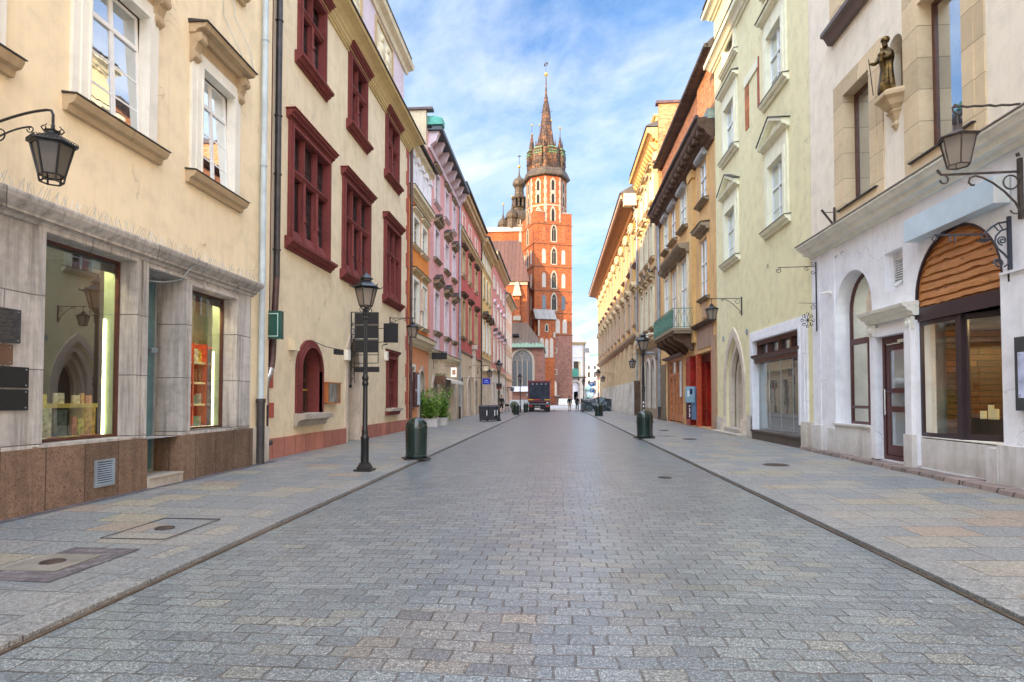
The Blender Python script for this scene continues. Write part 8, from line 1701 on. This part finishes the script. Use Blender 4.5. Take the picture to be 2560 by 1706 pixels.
# cafe chairs, blocks, far signs, kiosk
t = thing('cafe_chair', 'black café chair beside the round bush', 'chair', (-5.0, 60.5, .08), R(10), group='café chairs'); ic = M['iron']
MB().box(-.21, .21, .43, .46, -.2, .2).build('seat', ic, t); MB().box(-.21, .21, .62, .86, -.22, -.19).build('backrest', ic, t)
for sx in (-1, 1):
    for sy in (-1, 1): MB().tube([(sx * .19, 0, sy * .19), (sx * .18, .44 if sy > 0 else .88, sy * .19)], .013, 6).build('leg', ic, t)
dup(t, (-4.3, 61.2, .08), R(200), 'black café chair left of the lamp post nearest the truck')
t = thing('barrier', 'white sheeted barrier standing behind the left bins', 'barrier', (-3.2, 78.5, .0)); MB().box(-3.0, 1.0, .25, 1.35, -.03, .03).build('sheet', simple('white_sheet', (.75, .78, .8), .6, var=.06), t)
for u in (-3.0, -1.0, 1.0): MB().tube([(u, 0, .04), (u, 1.45, .04)], .03, 6).build('post', M['zinc'], t)
for x, y, s_, lb in ((1.65, 128, 1.0, 'pale concrete block at the foot of the church tower'), (3.3, 132, .8, 'smaller pale concrete block right of the tower foot')):
    t = thing('concrete_block', lb, 'block', (x, y, 0)); MB().taper(-1.2 * s_, 1.2 * s_, 0, 1.5 * s_, -.6, .6, .12, .1).build('block', M['trimwhite'], t, bevel=.08); MB().tube([(0, 1.5 * s_, 0), (0, 1.62 * s_, 0)], .08, 8).build('lifting_eye', M['iron'], t)
t = thing('railing', 'low iron railing before the niche at the tower foot', 'railing', (-.4, 134, 0)); m = MB()
for i in range(18): m.tube([(-1.8 + i * .21, 0, 0), (-1.8 + i * .21, 2.0, 0)], .03, 4)
m.build('bars', M['iron'], t); MB().box(-1.85, 1.85, 1.9, 2.0, -.04, .04).box(-1.85, 1.85, .2, .28, -.04, .04).build('rails', M['iron'], t)
t = thing('traffic_sign', 'blue parking sign with white P below a round blue arrow sign', 'traffic sign', (5.35, 84, 0)); bl_ = simple('sign_blue', (.02, .14, .45), .4, var=0)
MB().tube([(0, 0, 0), (0, 4.2, 0)], .035, 8).build('post', M['zinc'], t); MB(F4).box(-.62, .0, 2.35, 2.95, .04, .06).build('parking_panel', bl_, t); MB(F4).tube([(-.3, 3.55, .04), (-.3, 3.55, .06)], .38, 24).build('arrow_disc', bl_, t)
m = MB(F4); m.box(-.46, -.38, 2.43, 2.87, .06, .066).box(-.38, -.2, 2.79, 2.87, .06, .066).box(-.38, -.2, 2.62, 2.69, .06, .066).box(-.22, -.14, 2.65, 2.84, .06, .066); m.build('letter_p', M['lettering'], t); MB(F4).box(-.34, -.27, 3.3, 3.6, .06, .066).poly([(-.55, 3.62), (-.36, 3.44), (-.3, 3.5), (-.44, 3.64), (-.1, 3.64), (-.1, 3.74), (-.44, 3.74), (-.3, 3.86), (-.36, 3.92)], .06, .067).build('arrow', M['lettering'], t)
for x, y, lb in ((-6.2, 84.0, 'round sign on a thin post before the church chapel'),):
    t = thing('traffic_sign', lb, 'traffic sign', (x, y, 0)); MB().tube([(0, 0, 0), (0, 2.9, 0)], .035, 8).build('post', M['zinc'], t); MB(F4).tube([(0, 2.8, .04), (0, 2.8, .06)], .3, 20).build('disc', simple('dark_disc', (.08, .1, .14), .5), t)
t = thing('advertising_column', 'pale green kiosk column on the square', 'kiosk', (8.3, 150, 0)); MB().lathe(0, 0, [(1.1, 0), (1.1, 3.6), (1.35, 3.7), (1.3, 3.9), (.5, 4.7), (.1, 5.2)], 12).build('column', simple('pale_green_column', (.35, .5, .42), .5), t); MB().lathe(0, 0, [(1.12, 1.0), (1.12, 3.2)], 12).build('poster_band', simple('pale_poster', (.6, .7, .72), .5, var=.3), t)
def farbush(label, loc, r, seed):
    r_ = random.Random(seed); t = thing('bush', label, 'bush', loc); m = MB(); MB().tube([(0, 0, 0), (0, .8, 0)], .12, 6).build('trunk', M['brownpipe'], t)
    for i in range(900):
        d = Vector((r_.gauss(0, 1), r_.gauss(0, .7), r_.gauss(0, .7))) * r * .45; c_ = d + Vector((0, 0, r * .8)); 
        if c_.z < .1: continue
        e = Vector((r_.uniform(-1, 1), r_.uniform(-1, 1), r_.uniform(-1, 1))).normalized(); f_ = e.cross(Vector((.3, .2, 1))).normalized(); L = .14; m.wquad(c_ - e * L, c_ + f_ * L * .5, c_ + e * L, c_ - f_ * L * .5)
    m.build('foliage', simple('bright_leaf', (.14, .26, .04), .6, var=.4, vscale=2), t)
farbush('bright green bush on the square behind the covered stall', (6.2, 112, 0), 1.3, 3)
for i, (x, y, w, c, lb) in enumerate(((12.5, 165, 5.0, (.78, .74, .66), 'cream café parasol on the square'), (17, 170, 4.5, (.72, .66, .5), 'tan café parasol on the square right of the cream one'), (14.5, 150, 3.5, (.75, .25, .15), 'small orange red café parasol on the square'))):
    t = thing('parasol', lb, 'parasol', (x, y, 0), group='café parasols on the square'); MB().lathe(0, 0, [(w / 2, 2.3), (w / 2, 2.5), (.1, 3.5)], 8).build('canopy', simple('parasol%d' % i, c, .8), t); MB().tube([(0, 0, 0), (0, 3.4, 0)], .05, 6).build('pole', M['zinc'], t)

# ================================================================== LIGHT, SKY, CAMERA
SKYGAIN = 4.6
SUN_EL, SUN_AZ = R(10.5), R(33)         # sun low behind the viewer, to the left
sd = Vector((-math.sin(SUN_AZ) * math.cos(SUN_EL), -math.cos(SUN_AZ) * math.cos(SUN_EL), math.sin(SUN_EL)))   # towards the sun
L = bpy.data.lights.new('sun', 'SUN'); L.energy = 5.0; L.angle = R(.5); L.color = (1, .70, .38)
lo = bpy.data.objects.new('sun', L); COL.objects.link(lo); lo.rotation_euler = sd.to_track_quat('Z', 'Y').to_euler(); lo.location = (-30, -40, 40)
W = bpy.data.worlds.new('World'); scene.world = W; W.use_nodes = True; nt = W.node_tree; N_ = nt.nodes; bg = N_['Background']
sky = N_.new('ShaderNodeTexSky'); sky.sky_type = 'NISHITA'; sky.sun_disc = False; sky.sun_elevation = SUN_EL; sky.sun_rotation = math.atan2(sd.x, sd.y); sky.air_density = 1.0; sky.dust_density = .6; sky.ozone_density = 2.2; sky.altitude = 200
tc = N_.new('ShaderNodeTexCoord'); sx = N_.new('ShaderNodeSeparateXYZ'); nt.links.new(tc.outputs['Generated'], sx.inputs[0])
def wm(op, a, b=None, clamp=False):
    x = N_.new('ShaderNodeMath'); x.operation = op; x.use_clamp = clamp
    for i, v in enumerate((a, b)):
        if v is None: continue
        if isinstance(v, (int, float)): x.inputs[i].default_value = v
        else: nt.links.new(v, x.inputs[i])
    return x.outputs[0]
zc = wm('ADD', wm('MAXIMUM', sx.outputs[2], 0.0), .22); cx = wm('DIVIDE', sx.outputs[0], zc); cy = wm('DIVIDE', sx.outputs[1], zc)
cb = N_.new('ShaderNodeCombineXYZ'); nt.links.new(wm('ADD', wm('MULTIPLY', cx, 1.0), wm('MULTIPLY', cy, .35)), cb.inputs[0]); nt.links.new(wm('MULTIPLY', cy, .9), cb.inputs[1])
def wn(scale, det, rough, off=0):
    x = N_.new('ShaderNodeTexNoise'); x.inputs['Scale'].default_value = scale; x.inputs['Detail'].default_value = det; x.inputs['Roughness'].default_value = rough; x.inputs['Distortion'].default_value = .25
    a = N_.new('ShaderNodeVectorMath'); a.operation = 'ADD'; a.inputs[1].default_value = (off, off * .7, 0); nt.links.new(cb.outputs[0], a.inputs[0]); nt.links.new(a.outputs[0], x.inputs['Vector']); return x.outputs[0]
n1 = wn(1.15, 9, .60, 3.1); n2 = wn(4.5, 7, .62, 1.0)
cl = wm('ADD', wm('MULTIPLY', n1, .64), wm('MULTIPLY', n2, .36))
hor = wm('MULTIPLY', wm('SUBTRACT', .55, sx.outputs[2]), .26)        # more cloud towards the horizon
cl = wm('ADD', cl, wm('MAXIMUM', hor, -.05))
rp = N_.new('ShaderNodeValToRGB'); rp.color_ramp.elements[0].position = .37; rp.color_ramp.elements[1].position = .61; nt.links.new(cl, rp.inputs[0])
sh = N_.new('ShaderNodeValToRGB'); sh.color_ramp.elements[0].position = .42; sh.color_ramp.elements[0].color = (6.2, 7.6, 9.4, 1); sh.color_ramp.elements[1].position = .62; sh.color_ramp.elements[1].color = (10.6, 10.7, 11.3, 1); nt.links.new(wn(2.2, 6, .6, 8), sh.inputs[0])
boost = N_.new('ShaderNodeMix'); boost.data_type = 'RGBA'; boost.blend_type = 'MULTIPLY'; boost.inputs[0].default_value = 1; nt.links.new(sky.outputs[0], boost.inputs[6]); boost.inputs[7].default_value = (1.15, 1.95, 2.55, 1)
mx = N_.new('ShaderNodeMix'); mx.data_type = 'RGBA'; nt.links.new(wm('MULTIPLY', rp.outputs[0], .92), mx.inputs[0]); nt.links.new(boost.outputs[2], mx.inputs[6]); nt.links.new(sh.outputs[0], mx.inputs[7]); 
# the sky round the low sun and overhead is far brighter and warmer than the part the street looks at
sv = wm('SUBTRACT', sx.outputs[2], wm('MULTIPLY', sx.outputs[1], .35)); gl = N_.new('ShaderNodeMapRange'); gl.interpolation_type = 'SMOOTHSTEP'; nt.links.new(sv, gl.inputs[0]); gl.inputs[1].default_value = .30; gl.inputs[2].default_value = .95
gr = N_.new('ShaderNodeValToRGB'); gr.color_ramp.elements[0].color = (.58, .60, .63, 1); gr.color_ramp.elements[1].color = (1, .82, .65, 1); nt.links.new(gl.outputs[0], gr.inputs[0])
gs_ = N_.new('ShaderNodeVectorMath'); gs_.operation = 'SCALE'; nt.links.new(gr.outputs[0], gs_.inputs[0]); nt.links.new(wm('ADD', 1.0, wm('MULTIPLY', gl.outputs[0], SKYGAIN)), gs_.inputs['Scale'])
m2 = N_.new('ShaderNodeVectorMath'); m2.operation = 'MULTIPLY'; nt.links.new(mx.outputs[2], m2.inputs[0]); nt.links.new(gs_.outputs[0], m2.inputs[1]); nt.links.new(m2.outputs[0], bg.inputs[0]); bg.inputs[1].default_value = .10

cam = bpy.data.cameras.new('camera'); co = bpy.data.objects.new('camera', cam); COL.objects.link(co); scene.camera = co
co.location = (0, 0, 1.5); co.rotation_euler = (R(90 + 1.7), 0, R(4.25)); cam.sensor_width = 36; cam.lens = 36 * 1480 / 2560; cam.clip_end = 3000; cam.clip_start = .05
cam.shift_y = (144 / 1480 - math.tan(R(1.7))) * 1480 / 2560
scene.view_settings.view_transform = 'Standard'; scene.view_settings.look = 'None'; scene.view_settings.gamma = 1; scene.view_settings.exposure = 1.06
scene.render.resolution_x = 1024; scene.render.resolution_y = 682
scene.cycles.max_bounces = 8; scene.cycles.transparent_max_bounces = 12
